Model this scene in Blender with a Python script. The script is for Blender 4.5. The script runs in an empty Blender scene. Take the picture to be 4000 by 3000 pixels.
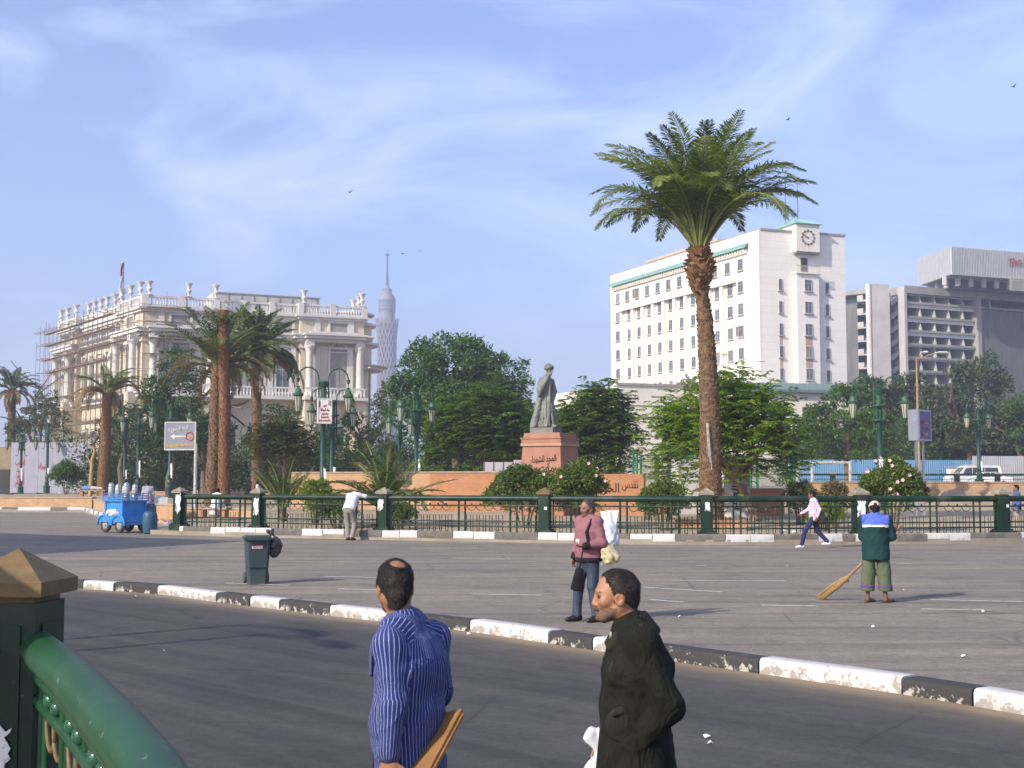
import bpy, math, random
import numpy as np
from mathutils import Vector, Matrix
SC = bpy.context.scene
COL = SC.collection
R = math.radians
# ------------------------------------------------------------------ camera
F = 5000.0; CH = 2.10; PITCH = math.atan(387 / F)
cam = bpy.data.cameras.new('camera'); cam.sensor_width = 36; cam.lens = F / 4000 * 36
cam.clip_start = 0.1; cam.clip_end = 6000
cam.dof.use_dof = True; cam.dof.focus_distance = 17; cam.dof.aperture_fstop = 6.5
cam_ob = bpy.data.objects.new('camera', cam); COL.objects.link(cam_ob)
cam_ob.location = (0, 0, CH); cam_ob.rotation_euler = (math.pi / 2 + PITCH, 0, 0)
SC.camera = cam_ob
# ------------------------------------------------------------------ sky, sun, exposure
SUN_AZ = (-0.75, -0.66); SUN_EL = R(31)
_l = math.hypot(*SUN_AZ); SUN = Vector((SUN_AZ[0] / _l * math.cos(SUN_EL), SUN_AZ[1] / _l * math.cos(SUN_EL), math.sin(SUN_EL)))
w = bpy.data.worlds.new('World'); SC.world = w; w.use_nodes = True
nt = w.node_tree; N = nt.nodes; N.clear(); L = nt.links.new
out = N.new('ShaderNodeOutputWorld'); bg = N.new('ShaderNodeBackground'); bg.inputs[1].default_value = 0.122
sky = N.new('ShaderNodeTexSky'); sky.sky_type = 'NISHITA'; sky.sun_disc = False
sky.sun_elevation = SUN_EL; sky.sun_rotation = math.atan2(SUN.x, SUN.y) % (2 * math.pi)
sky.air_density = 1.0; sky.dust_density = 1.2; sky.ozone_density = 2.5
tc = N.new('ShaderNodeTexCoord'); sp = N.new('ShaderNodeSeparateXYZ'); L(tc.outputs['Generated'], sp.inputs[0])
ad = N.new('ShaderNodeMath'); ad.operation = 'ADD'; ad.inputs[1].default_value = .12; L(sp.outputs[2], ad.inputs[0])
mx = N.new('ShaderNodeMath'); mx.operation = 'MAXIMUM'; mx.inputs[1].default_value = .05; L(ad.outputs[0], mx.inputs[0])
dx = N.new('ShaderNodeMath'); dx.operation = 'DIVIDE'; L(sp.outputs[0], dx.inputs[0]); L(mx.outputs[0], dx.inputs[1])
dy = N.new('ShaderNodeMath'); dy.operation = 'DIVIDE'; L(sp.outputs[1], dy.inputs[0]); L(mx.outputs[0], dy.inputs[1])
cb = N.new('ShaderNodeCombineXYZ'); L(dx.outputs[0], cb.inputs[0]); L(dy.outputs[0], cb.inputs[1])
mp = N.new('ShaderNodeMapping'); mp.inputs['Rotation'].default_value = (0, R(-22), 0); mp.inputs['Scale'].default_value = (2.0, 2.0, 6.0)
L(tc.outputs['Generated'], mp.inputs[0])
n1 = N.new('ShaderNodeTexNoise'); n1.inputs['Scale'].default_value = 1.7; n1.inputs['Detail'].default_value = 8; n1.inputs['Roughness'].default_value = .58
n1.inputs['Distortion'].default_value = .8; L(mp.outputs[0], n1.inputs['Vector'])
rp = N.new('ShaderNodeValToRGB'); rp.color_ramp.elements[0].position = .45; rp.color_ramp.elements[1].position = .80
rp.color_ramp.elements[0].color = (.07, .07, .07, 1); rp.color_ramp.elements[1].color = (.60, .60, .60, 1)
L(n1.outputs[0], rp.inputs[0])
hs = N.new('ShaderNodeMixRGB'); hs.blend_type = 'MULTIPLY'; hs.inputs[0].default_value = 1; hs.inputs[2].default_value = (1.0, 1.0, 1.25, 1)
L(sky.outputs[0], hs.inputs[1])
mc = N.new('ShaderNodeMixRGB'); mc.inputs[2].default_value = (7.6, 8.3, 10.6, 1)
L(rp.outputs[0], mc.inputs[0]); L(hs.outputs[0], mc.inputs[1]); L(mc.outputs[0], bg.inputs[0]); L(bg.outputs[0], out.inputs[0])
sun = bpy.data.lights.new('sun', 'SUN'); sun.energy = 5.0; sun.angle = R(.6); sun.color = (1, .90, .74)
sun_ob = bpy.data.objects.new('sun', sun); COL.objects.link(sun_ob); sun_ob.location = (0, 0, 60)
sun_ob.rotation_euler = SUN.to_track_quat('Z', 'Y').to_euler()
SC.view_settings.view_transform = 'Standard'; SC.view_settings.look = 'None'
SC.view_settings.exposure = 0.58; SC.view_settings.gamma = 1
SC.render.engine = 'CYCLES'
cy = SC.cycles; cy.use_denoising = True; cy.max_bounces = 6; cy.diffuse_bounces = 3; cy.glossy_bounces = 3
cy.transmission_bounces = 4; cy.transparent_max_bounces = 6; cy.volume_bounces = 1; cy.caustics_reflective = False; cy.caustics_refractive = False
HAZE_DENSITY = 0.0007
# ------------------------------------------------------------------ pixel -> place
_fw = Vector((0, math.cos(PITCH), math.sin(PITCH))); _up = Vector((0, -math.sin(PITCH), math.cos(PITCH)))
def ray(px, py): return _fw + Vector(((px - 2000) / F, 0, 0)) + _up * ((1500 - py) / F)
def P(px, py, Y):
    d = ray(px, py); return Vector((0, 0, CH)) + d * (Y / d.y)
def G(px, py, z=0.16):
    d = ray(px, py); return Vector((0, 0, CH)) + d * ((z - CH) / d.z)
def ss(a, b, x):
    t = min(1, max(0, (x - a) / (b - a))); return t * t * (3 - 2 * t)
def gz(x, y):                                    # park ground height
    z = .33 + .32 * ss(46, 68, y)
    z += (1.02 - z) * ss(-19, -26, x) * ss(80, 90, y)
    z += (1.75 - z) * ss(11, 17, x) * ss(72.3, 72.9, y)
    return z
# ------------------------------------------------------------------ mesh builder
class MB:
    def __init__(s): s.v = []; s.f = []; s.r = []
    def add(s, vs, fs):
        o = len(s.v); s.v.extend([tuple(v) for v in vs]); s.f.extend([tuple(i + o for i in f) for f in fs]); return s
    def box(s, c, d, rz=0, taper=1.0):
        c = Vector(c); vs = []
        ca, sa = math.cos(rz), math.sin(rz)
        for z, k in ((-.5, 1), (.5, taper)):
            for x, y in ((-.5, -.5), (.5, -.5), (.5, .5), (-.5, .5)):
                X, Y = x * d[0] * k, y * d[1] * k
                vs.append((c.x + X * ca - Y * sa, c.y + X * sa + Y * ca, c.z + z * d[2]))
        return s.add(vs, [(3, 2, 1, 0), (4, 5, 6, 7), (0, 1, 5, 4), (1, 2, 6, 5), (2, 3, 7, 6), (3, 0, 4, 7)])
    def obox(s, o, a, b, c):                      # corner + three edge vectors
        o, a, b, c = map(Vector, (o, a, b, c))
        vs = [o, o + a, o + a + b, o + b, o + c, o + a + c, o + a + b + c, o + b + c]
        return s.add(vs, [(3, 2, 1, 0), (4, 5, 6, 7), (0, 1, 5, 4), (1, 2, 6, 5), (2, 3, 7, 6), (3, 0, 4, 7)])
    def path(s, pts, rs, n=8, cap=True, flat=1.0):  # tube along points
        pts = [Vector(p) for p in pts]
        if not hasattr(rs, '__len__'): rs = [rs] * len(pts)
        o = len(s.v); up = None
        for i, p in enumerate(pts):
            t = (pts[min(i + 1, len(pts) - 1)] - pts[max(i - 1, 0)]).normalized()
            if up is None: up = Vector((0, 0, 1)) if abs(t.z) < .9 else Vector((1, 0, 0))
            a = t.cross(up)
            if a.length < 1e-5: a = t.orthogonal()
            a.normalize(); b = a.cross(t).normalized(); up = b
            for k in range(n):
                an = 2 * math.pi * k / n
                s.v.append(tuple(p + a * (math.cos(an) * rs[i]) + b * (math.sin(an) * rs[i] * flat)))
        for i in range(len(pts) - 1):
            for k in range(n):
                q = (k + 1) % n
                s.f.append((o + i * n + k, o + i * n + q, o + (i + 1) * n + q, o + (i + 1) * n + k))
        if cap:
            s.f.append(tuple(o + k for k in range(n))[::-1]); e = o + (len(pts) - 1) * n
            s.f.append(tuple(e + k for k in range(n)))
        return s
    def lathe(s, prof, c=(0, 0, 0), n=12, ph=0.0):   # prof [(r,z)...]
        o = len(s.v); c = Vector(c)
        for r, z in prof:
            for k in range(n):
                an = 2 * math.pi * (k + ph) / n
                s.v.append((c.x + r * math.cos(an), c.y + r * math.sin(an), c.z + z))
        for i in range(len(prof) - 1):
            for k in range(n):
                q = (k + 1) % n
                s.f.append((o + i * n + k, o + i * n + q, o + (i + 1) * n + q, o + (i + 1) * n + k))
        s.f.append(tuple(o + k for k in range(n))[::-1]); e = o + (len(prof) - 1) * n
        s.f.append(tuple(e + k for k in range(n)))
        return s
    def prism(s, poly, z0, z1):
        n = len(poly); o = len(s.v)
        s.v += [(p[0], p[1], z0) for p in poly] + [(p[0], p[1], z1) for p in poly]
        s.f.append(tuple(o + i for i in range(n))[::-1]); s.f.append(tuple(o + n + i for i in range(n)))
        for i in range(n):
            j = (i + 1) % n; s.f.append((o + i, o + j, o + n + j, o + n + i))
        return s
    def ball(s, c, r, n=10, m=6, sc=(1, 1, 1)):
        prof = [(r * math.sin(math.pi * i / m) + 1e-4, -r * math.cos(math.pi * i / m)) for i in range(m + 1)]
        o = len(s.v); s.lathe(prof, (0, 0, 0), n)
        for i in range(o, len(s.v)):
            x, y, z = s.v[i]; s.v[i] = (c[0] + x * sc[0], c[1] + y * sc[1], c[2] + z * sc[2])
        return s
    def torus(s, c, Rr, r, axis='y', n=20, m=6, a0=0, a1=2 * math.pi):
        pts = []; full = abs(a1 - a0 - 2 * math.pi) < 1e-6
        for i in range(n + 1):
            a = a0 + (a1 - a0) * i / n
            if axis == 'y': pts.append((c[0] + Rr * math.cos(a), c[1], c[2] + Rr * math.sin(a)))
            elif axis == 'z': pts.append((c[0] + Rr * math.cos(a), c[1] + Rr * math.sin(a), c[2]))
            else: pts.append((c[0], c[1] + Rr * math.cos(a), c[2] + Rr * math.sin(a)))
        return s.path(pts, r, m, cap=not full)
    def fbox(s, fr, t0, t1, d0, d1, z0, z1):
        return s.obox(fr.pt(t0, d0, z0), fr.u * (t1 - t0), fr.n * (d1 - d0), Vector((0, 0, z1 - z0)))
    def mesh(s, name, mat, smooth=None):
        me = bpy.data.meshes.new(name); me.from_pydata(s.v, [], s.f); me.update()
        if mat is not None:
            for m in (mat if isinstance(mat, (list, tuple)) else [mat]): me.materials.append(m)
        if smooth is not None: me.shade_smooth(); me.set_sharp_from_angle(angle=R(smooth))
        return me
    def build(s, name, mat, parent=None, origin=None, smooth=None):
        if origin is not None:
            o = Vector(origin); s.v = [(v[0] - o.x, v[1] - o.y, v[2] - o.z) for v in s.v]
        return link(name, s.mesh(name, mat, smooth), parent)
class Fr:                                        # facade frame: along u, outward n
    def __init__(s, p0, p1, side=1):
        s.p = Vector((p0[0], p0[1], 0)); d = Vector((p1[0] - p0[0], p1[1] - p0[1], 0)); s.L = d.length; s.u = d.normalized()
        s.n = Vector((s.u.y, -s.u.x, 0)) * side
        s.rz = math.atan2(s.n.x, -s.n.y)
    def pt(s, t, d, z): return s.p + s.u * t + s.n * d + Vector((0, 0, z))
def link(name, data, parent=None, loc=None, rz=None):
    o = bpy.data.objects.new(name, data); COL.objects.link(o)
    if parent is not None: o.parent = parent
    if loc is not None: o.location = loc
    if rz is not None: o.rotation_euler = (0, 0, rz)
    return o
def tag(o, label=None, cat=None, group=None, kind=None):
    if label: o['label'] = label
    if cat: o['category'] = cat
    if group: o['group'] = group
    if kind: o['kind'] = kind
    return o
def thing(name, label, cat, loc=(0, 0, 0), rz=0, group=None):
    o = link(name, None, None, loc, rz); o.empty_display_size = .2
    return tag(o, label, cat, group)
def copy_tree(o, loc=None, rz=None, label=None, parent=None, scale=None):
    c = o.copy(); COL.objects.link(c)
    if parent is not None: c.parent = parent
    if loc is not None: c.location = loc
    if rz is not None: c.rotation_euler = (0, 0, rz)
    if label: c['label'] = label
    if scale: c.scale = scale
    for ch in CH_OF(o): copy_tree(ch, parent=c)
    return c
def CH_OF(o): return [x for x in o.children]
# ------------------------------------------------------------------ materials
MATS = {}
def nmat(name):
    m = bpy.data.materials.new(name); m.use_nodes = True; MATS[name] = m
    nt = m.node_tree; b = nt.nodes['Principled BSDF']; return m, nt, b
def noise(nt, scale, detail=4, rough=.55, vec=None, stretch=None, dist=0):
    n = nt.nodes.new('ShaderNodeTexNoise'); n.inputs['Scale'].default_value = scale; n.inputs['Detail'].default_value = detail
    n.inputs['Roughness'].default_value = rough; n.inputs['Distortion'].default_value = dist
    v = vec
    if v is None:
        t = nt.nodes.new('ShaderNodeTexCoord'); v = t.outputs['Object']
    if stretch:
        mp = nt.nodes.new('ShaderNodeMapping'); mp.inputs['Scale'].default_value = stretch; nt.links.new(v, mp.inputs[0]); v = mp.outputs[0]
    nt.links.new(v, n.inputs['Vector']); return n
def ramp(nt, src, stops):
    r = nt.nodes.new('ShaderNodeValToRGB'); e = r.color_ramp.elements
    while len(e) < len(stops): e.new(.5)
    for i, (p, c) in enumerate(stops):
        e[i].position = p; e[i].color = (c, c, c, 1) if not hasattr(c, '__len__') else tuple(c) + (1,)
    nt.links.new(src, r.inputs[0]); return r
def mixc(nt, fac, a, b, mode='MIX'):
    m = nt.nodes.new('ShaderNodeMixRGB'); m.blend_type = mode
    for i, x in ((0, fac), (1, a), (2, b)):
        if hasattr(x, 'is_linked') or hasattr(x, 'links'): nt.links.new(x, m.inputs[i])
        elif i == 0: m.inputs[0].default_value = x
        else: m.inputs[i].default_value = tuple(x) + (1,)
    return m
def bump(nt, b, src, strength, dist=.02):
    n = nt.nodes.new('ShaderNodeBump'); n.inputs['Strength'].default_value = strength; n.inputs['Distance'].default_value = dist
    nt.links.new(src, n.inputs['Height']); nt.links.new(n.outputs[0], b.inputs['Normal']); return n
def pm(name, col, rough=.75, col2=None, scale=2.0, amt=.5, bmp=0, bscale=30, metal=0, stretch=None, spec=.4, lo=.35, hi=.65, bdist=.02):
    m, nt, b = nmat(name); col2 = col2 or tuple(c * .72 for c in col)
    n = noise(nt, scale, 6, .6, stretch=stretch); r = ramp(nt, n.outputs[0], [(lo, 0), (hi, amt * 2 if amt < .5 else 1)])
    x = mixc(nt, r.outputs[0], col, col2); nt.links.new(x.outputs[0], b.inputs['Base Color'])
    b.inputs['Roughness'].default_value = rough; b.inputs['Metallic'].default_value = metal; b.inputs['Specular IOR Level'].default_value = spec
    if bmp: bump(nt, b, noise(nt, bscale, 4).outputs[0], bmp, bdist)
    return m
def leafmat(name, dark, light, dry=None, trans=.3):
    m, nt, b = nmat(name)
    a = nt.nodes.new('ShaderNodeAttribute'); a.attribute_name = 'rnd'
    st = [(0, dark), (.75, light)] + ([(.95, dry)] if dry else [])
    r = ramp(nt, a.outputs['Fac'], st); nt.links.new(r.outputs[0], b.inputs['Base Color'])
    b.inputs['Roughness'].default_value = .55; b.inputs['Specular IOR Level'].default_value = .35
    tr = nt.nodes.new('ShaderNodeBsdfTranslucent'); ms = nt.nodes.new('ShaderNodeMixShader'); ms.inputs[0].default_value = trans
    g = mixc(nt, 1.0, r.outputs[0], (1.3, 1.5, .6), 'MULTIPLY'); nt.links.new(g.outputs[0], tr.inputs[0])
    nt.links.new(b.outputs[0], ms.inputs[1]); nt.links.new(tr.outputs[0], ms.inputs[2])
    nt.links.new(ms.outputs[0], nt.nodes['Material Output'].inputs[0]); return m
# ------------------------------------------------------------------ lettering
_AR = {}
def _reg(ch, base, n): _AR[ch] = [base + i for i in range(n)]
for ch, base, n in (('آ', 0xFE81, 2), ('أ', 0xFE83, 2), ('ؤ', 0xFE85, 2), ('إ', 0xFE87, 2), ('ئ', 0xFE89, 4), ('ا', 0xFE8D, 2), ('ب', 0xFE8F, 4), ('ة', 0xFE93, 2),
                    ('ت', 0xFE95, 4), ('ث', 0xFE99, 4), ('ج', 0xFE9D, 4), ('ح', 0xFEA1, 4), ('خ', 0xFEA5, 4), ('د', 0xFEA9, 2), ('ذ', 0xFEAB, 2), ('ر', 0xFEAD, 2),
                    ('ز', 0xFEAF, 2), ('س', 0xFEB1, 4), ('ش', 0xFEB5, 4), ('ص', 0xFEB9, 4), ('ض', 0xFEBD, 4), ('ط', 0xFEC1, 4), ('ظ', 0xFEC5, 4), ('ع', 0xFEC9, 4),
                    ('غ', 0xFECD, 4), ('ف', 0xFED1, 4), ('ق', 0xFED5, 4), ('ك', 0xFED9, 4), ('ل', 0xFEDD, 4), ('م', 0xFEE1, 4), ('ن', 0xFEE5, 4), ('ه', 0xFEE9, 4),
                    ('و', 0xFEED, 2), ('ى', 0xFEEF, 2), ('ي', 0xFEF1, 4), ('ء', 0xFE80, 1)): _reg(ch, base, n)
def arabic(s):
    res = []
    for i, c in enumerate(s):
        if c not in _AR: res.append(c); continue
        f = _AR[c]; prev = i > 0 and len(_AR.get(s[i - 1], [])) == 4; nxt = i + 1 < len(s) and len(_AR.get(s[i + 1], [])) >= 2
        if len(f) == 4: k = 3 if prev and nxt else 1 if prev else 2 if nxt else 0
        elif len(f) == 2: k = 1 if prev else 0
        else: k = 0
        res.append(chr(f[k]))
    return ''.join(reversed(res))
def lettering(s, size, mat, parent, loc, rot, bold=0.0, shear=0.0, name='lettering', width=None, ext=.004):
    c = bpy.data.curves.new('txt', 'FONT'); c.body = s; c.size = size; c.align_x = 'CENTER'; c.align_y = 'CENTER'
    c.offset = bold; c.shear = shear; c.resolution_u = 2; c.extrude = ext
    o = bpy.data.objects.new('txt', c); COL.objects.link(o)
    me = bpy.data.meshes.new_from_object(o.evaluated_get(bpy.context.evaluated_depsgraph_get()))
    bpy.data.objects.remove(o); me.materials.clear(); me.materials.append(mat); me.name = name
    if width and len(me.vertices):
        xs = [v.co.x for v in me.vertices]; k = width / (max(xs) - min(xs))
        for v in me.vertices: v.co.x *= k
    t = link(name, me, parent, loc); t.rotation_euler = rot; return t
# ================================================================== SETTING
def asphalt(name, base, dust, dusty=False, rot=0):
    m, nt, b = nmat(name)
    t = nt.nodes.new('ShaderNodeTexCoord').outputs['Object']
    mr = nt.nodes.new('ShaderNodeMapping'); mr.inputs['Rotation'].default_value = (0, 0, rot); nt.links.new(t, mr.inputs[0]); t = mr.outputs[0]
    big = noise(nt, .16, 5, .6, t, (1, 1.8, 1)); mid = noise(nt, 1.3, 5, .62, t, dist=.6); fin = noise(nt, 38, 4, .8, t)
    grit = noise(nt, 9, 6, .75, t); st = noise(nt, .9, 5, .6, t, (.22, 2.6, 1))
    d = mixc(nt, ramp(nt, big.outputs[0], [(.4, 0), (.64, 1)]).outputs[0], base, dust)
    d = mixc(nt, ramp(nt, mid.outputs[0], [(.42, 0), (.7, .6)]).outputs[0], d.outputs[0], tuple(x * .72 for x in base))
    d = mixc(nt, ramp(nt, st.outputs[0], [(.46, 0), (.75, .55)]).outputs[0], d.outputs[0], tuple(x * 1.25 for x in dust))
    d = mixc(nt, 1.0, d.outputs[0], ramp(nt, grit.outputs[0], [(.3, .70), (.7, 1.22)]).outputs[0], 'MULTIPLY')
    d = mixc(nt, 1.0, d.outputs[0], ramp(nt, fin.outputs[0], [(.3, .68), (.72, 1.32)]).outputs[0], 'MULTIPLY')
    sn_ = noise(nt, .55, 4, .55, t, dist=.3); d = mixc(nt, 1.0, d.outputs[0], ramp(nt, sn_.outputs[0], [(.60, 1), (.72, .66)]).outputs[0], 'MULTIPLY'); ty = noise(nt, 1.0, 3, .5, t, (.05, 2.2, 1)); d = mixc(nt, 1.0, d.outputs[0], ramp(nt, ty.outputs[0], [(.5, 1), (.66, .72)]).outputs[0], 'MULTIPLY')
    vo = nt.nodes.new('ShaderNodeTexVoronoi'); vo.feature = 'DISTANCE_TO_EDGE'; vo.inputs['Scale'].default_value = .33
    wv = nt.nodes.new('ShaderNodeMixRGB'); wv.inputs[0].default_value = .1; nt.links.new(t, wv.inputs[1]); nt.links.new(noise(nt, 1.1, 6, .7, t).outputs['Color'], wv.inputs[2])
    nt.links.new(wv.outputs[0], vo.inputs['Vector'])
    cr = ramp(nt, vo.outputs['Distance'], [(0, .6), (.008, 1)]); msk = ramp(nt, noise(nt, .23, 3, .5, t).outputs[0], [(.5, 0), (.56, 1)])
    d2 = mixc(nt, 1.0, d.outputs[0], cr.outputs[0], 'MULTIPLY'); d = mixc(nt, msk.outputs[0], d.outputs[0], d2.outputs[0])
    if dusty:
        a = nt.nodes.new('ShaderNodeAttribute'); a.attribute_name = 'dust'; nn = noise(nt, 2.2, 5, .65, t); q = nt.nodes.new('ShaderNodeMath'); q.operation = 'MULTIPLY_ADD'; q.inputs[2].default_value = -.32; nt.links.new(nn.outputs[0], q.inputs[0]); q.inputs[1].default_value = .7
        q2 = nt.nodes.new('ShaderNodeMath'); q2.operation = 'ADD'; nt.links.new(q.outputs[0], q2.inputs[0]); nt.links.new(a.outputs['Fac'], q2.inputs[1]); q3 = nt.nodes.new('ShaderNodeMath'); q3.operation = 'MULTIPLY'; nt.links.new(q2.outputs[0], q3.inputs[0]); nt.links.new(a.outputs['Fac'], q3.inputs[1])
        d = mixc(nt, ramp(nt, q3.outputs[0], [(.02, 0), (.7, .85)]).outputs[0], d.outputs[0], (.24, .185, .12))
    nt.links.new(d.outputs[0], b.inputs['Base Color']); b.inputs['Roughness'].default_value = .82; b.inputs['Specular IOR Level'].default_value = .3
    bump(nt, b, fin.outputs[0], .35, .006); return m
M_near = asphalt('asphalt_near', (.042, .043, .046), (.072, .067, .06), dusty=True, rot=R(45))
M_far = asphalt('asphalt_far', (.176, .158, .134), (.24, .206, .158))
M_soil = pm('park_soil', (.36, .285, .19), .95, (.25, .195, .13), .6, .5, .4, 14)
M_pave = pm('pavement', (.30, .265, .21), .9, (.22, .19, .15), 1.2, .5, .25, 30)
M_conc = pm('concrete', (.36, .34, .30), .9, (.24, .225, .2), 1.4, .5, .25, 25)
def paintmat(name, paint, under, lo, hi, zf=0.0):
    m, nt, b = nmat(name); t = nt.nodes.new('ShaderNodeTexCoord').outputs['Object']
    a = noise(nt, 7, 7, .72, t); src = a.outputs[0]
    if zf:
        sx = nt.nodes.new('ShaderNodeSeparateXYZ'); nt.links.new(t, sx.inputs[0])
        q = nt.nodes.new('ShaderNodeMath'); q.operation = 'MULTIPLY_ADD'; q.inputs[1].default_value = -zf; nt.links.new(sx.outputs[2], q.inputs[0]); nt.links.new(src, q.inputs[2]); src = q.outputs[0]
    k = ramp(nt, src, [(lo, 0), (hi, 1)])
    dirt = noise(nt, 3, 5, .6, t); pc = mixc(nt, ramp(nt, dirt.outputs[0], [(.45, 0), (.75, .45)]).outputs[0], paint, tuple(x * .62 for x in paint))
    x = mixc(nt, k.outputs[0], pc.outputs[0], under); nt.links.new(x.outputs[0], b.inputs['Base Color']); b.inputs['Roughness'].default_value = .75
    bump(nt, b, a.outputs[0], .5, .015); return m
M_kw = paintmat('kerb_white', (.50, .485, .47), (.27, .25, .22), .45, .50, .8)
M_kb = paintmat('kerb_black', (.03, .029, .027), (.36, .34, .30), .51, .55, .7)
M_kg = pm('kerb_grey', (.165, .15, .128), .9, (.095, .087, .075), 3, .6, .3, 20)
M_kw2 = paintmat('kerb_white_far', (.52, .51, .50), (.33, .31, .28), .56, .62)
M_line = paintmat('road_paint', (.52, .51, .49), (.21, .2, .18), .5, .66)
# big ground
g = MB(); g.box((0, 500, -.55), (3600, 2600, 1)); o = g.build('ground', M_far); tag(o, kind='structure')
# near kerb line (foot of the near face, on the lower road)
KERB = [(150, 2290), (325, 2300), (620, 2322), (846, 2352), (1284, 2405), (1837, 2468), (2260, 2531), (2640, 2585), (2965, 2631), (3526, 2712), (4000, 2793), (4400, 2870)]
kp = [G(x, y, 0.0) for x, y in KERB]
kp = [kp[0] + (kp[0] - kp[1]).normalized() * 30] + kp + [kp[-1] + (kp[-1] - kp[-2]).normalized() * 60]
def along(pts, s):
    for a, b in zip(pts, pts[1:]):
        l = (b - a).length
        if s <= l: return a + (b - a) * (s / l), (b - a).normalized()
        s -= l
    return pts[-1].copy(), (pts[-1] - pts[-2]).normalized()
# smooth polyline
def smoothline(pts, n=6):
    res = []
    for i in range(len(pts) - 1):
        p0, p1, p2, p3 = pts[max(i - 1, 0)], pts[i], pts[i + 1], pts[min(i + 2, len(pts) - 1)]
        for k in range(n):
            t = k / n
            res.append(.5 * ((2 * p1) + (p2 - p0) * t + (2 * p0 - 5 * p1 + 4 * p2 - p3) * t * t + (3 * p1 - p0 - 3 * p2 + p3) * t ** 3))
    res.append(pts[-1].copy()); return res
ks = kp[:1] + smoothline(kp[1:-1]) + kp[-1:]; KL = sum((b - a).length for a, b in zip(ks, ks[1:]))
def nearest_s(pts, q):
    best = (1e9, 0); s = 0
    for a, b in zip(pts, pts[1:]):
        d = b - a; l = d.length; t = max(0, min(1, (q - a).dot(d) / (l * l))); e = (a + d * t - q).length
        if e < best[0]: best = (e, s + t * l)
        s += l
    return best[1]
# lower road sheet and upper road sheet
left = [p + Vector((0, 0, 0)) for p in ks]
near = MB(); n = len(left); OFF = [0, .18, .45, .9, 1.6, 3, 60]; DU = [1, .8, .5, .28, .1, 0, 0]; duv = []
for p in left:
    q, t = along(ks, min(KL - .01, nearest_s(ks, p))); nn = Vector((-t.y, t.x, 0)); nn = nn if nn.y < 0 else -nn
    for o_, d_ in zip(OFF, DU): near.v.append((p.x + nn.x * o_, p.y + nn.y * o_, 0.0) if o_ < 10 else (p.x - 44 + nn.x * 3, p.y - 50 + nn.y * 3, 0.0)); duv.append(d_)
K7 = len(OFF); near.f = [(i * K7 + j, i * K7 + j + 1, (i + 1) * K7 + j + 1, (i + 1) * K7 + j) for i in range(n - 1) for j in range(K7 - 1)]
nr_o = near.build('lower_road', M_near); tag(nr_o, kind='structure'); at_ = nr_o.data.attributes.new('dust', 'FLOAT', 'POINT'); at_.data.foreach_set('value', duv)
far = MB()
for p, (q, t) in zip(left, [along(ks, min(KL - .01, nearest_s(ks, p))) for p in left]):
    nn = Vector((-t.y, t.x, 0)); nn = nn if nn.y > 0 else -nn
    c = p + nn * .12; far.v.append((c.x, c.y, 0.155))
far.v += [(900, far.v[n - 1][1] - 40, .155), (900, 1400, .155), (-600, 1400, .155), (-600, far.v[0][1] + 5, .155)]
far.f = [tuple(range(n + 4))]
tag(far.build('upper_road', M_far), kind='structure')
# kerb stones: boundaries read off the photograph (x of the foot line)
kb = tag(link('kerb', None, None, (0, 0, 0)), kind='structure')
def kerbstone(s0, s1, h, mat, line, z0=-.05, wd=.27, nrm=1, gap=.012, name='kerb_stone', parent=kb, rnd=None):
    m = MB(); k = max(2, int((s1 - s0) / .35) + 1); sec = []
    rj = (rnd.uniform(-.008, .008), rnd.uniform(-.012, .012)) if rnd else (0, 0)
    for i in range(k + 1):
        c, t = along(line, s0 + gap + (s1 - s0 - 2 * gap) * i / k); nn = Vector((-t.y, t.x, 0)) * nrm
        pr = [(0, z0), (.0, h - .045), (.012, h - .015), (.045, h), (wd - .03, h), (wd, h - .02), (wd, z0)]
        sec.append([c + nn * (a + rj[1]) + Vector((0, 0, zz + (rj[0] if zz > 0 else 0))) for a, zz in pr])
    for s_ in sec: m.v += [tuple(v) for v in s_]
    q = 7
    for i in range(k):
        for j in range(q):
            a, b2 = i * q + j, i * q + (j + 1) % q; m.f.append((a, b2, b2 + q, a + q))
    m.f.append(tuple(range(q))[::-1]); m.f.append(tuple(k * q + j for j in range(q)))
    o0 = along(line, s0)[0]; ob = m.build(name, mat, parent, origin=o0, smooth=50); ob.location = o0; return ob
t_ = along(ks, KL * .5)[1]; NS = 1 if Vector((-t_.y, t_.x, 0)).y > 0 else -1
bx = [0, 180, 243, 340, 467, 540, 603, 712, 862, 1016, 1185, 1280, 1330, 1640, 1950, 2100, 2330]
rnd = random.Random(4)
def kerb_foot(px):  # y of foot line at photo x
    for (x0, y0), (x1, y1) in zip(KERB, KERB[1:]):
        if x0 <= px <= x1: return y0 + (y1 - y0) * (px - x0) / (x1 - x0)
    return KERB[0][1] if px < KERB[0][0] else KERB[-1][1]
ss_ = [nearest_s(ks, G(max(160, b * 1.8083), kerb_foot(max(160, b * 1.8083)), 0)) for b in bx]
ss_[0] = ss_[1] - 1.6
while ss_[0] > 6: ss_.insert(0, ss_[0] - 1.7)
white = (len([b for b in ss_]) - len(bx)) % 2 == 0
first = len(ss_) - len(bx) + 1                      # stone starting at px 180 is white
for i, (a, b) in enumerate(zip(ss_, ss_[1:])):
    wht = (i - first) % 2 == 0
    kerbstone(a, b, .165, M_kw if wht else M_kb, ks, nrm=NS, rnd=rnd)
for i in range(8): kerbstone(ss_[-1] + i * 1.6, ss_[-1] + i * 1.6 + 1.6, .165, M_kb if i % 2 == 0 else M_kw, ks, nrm=NS, rnd=rnd)
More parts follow.
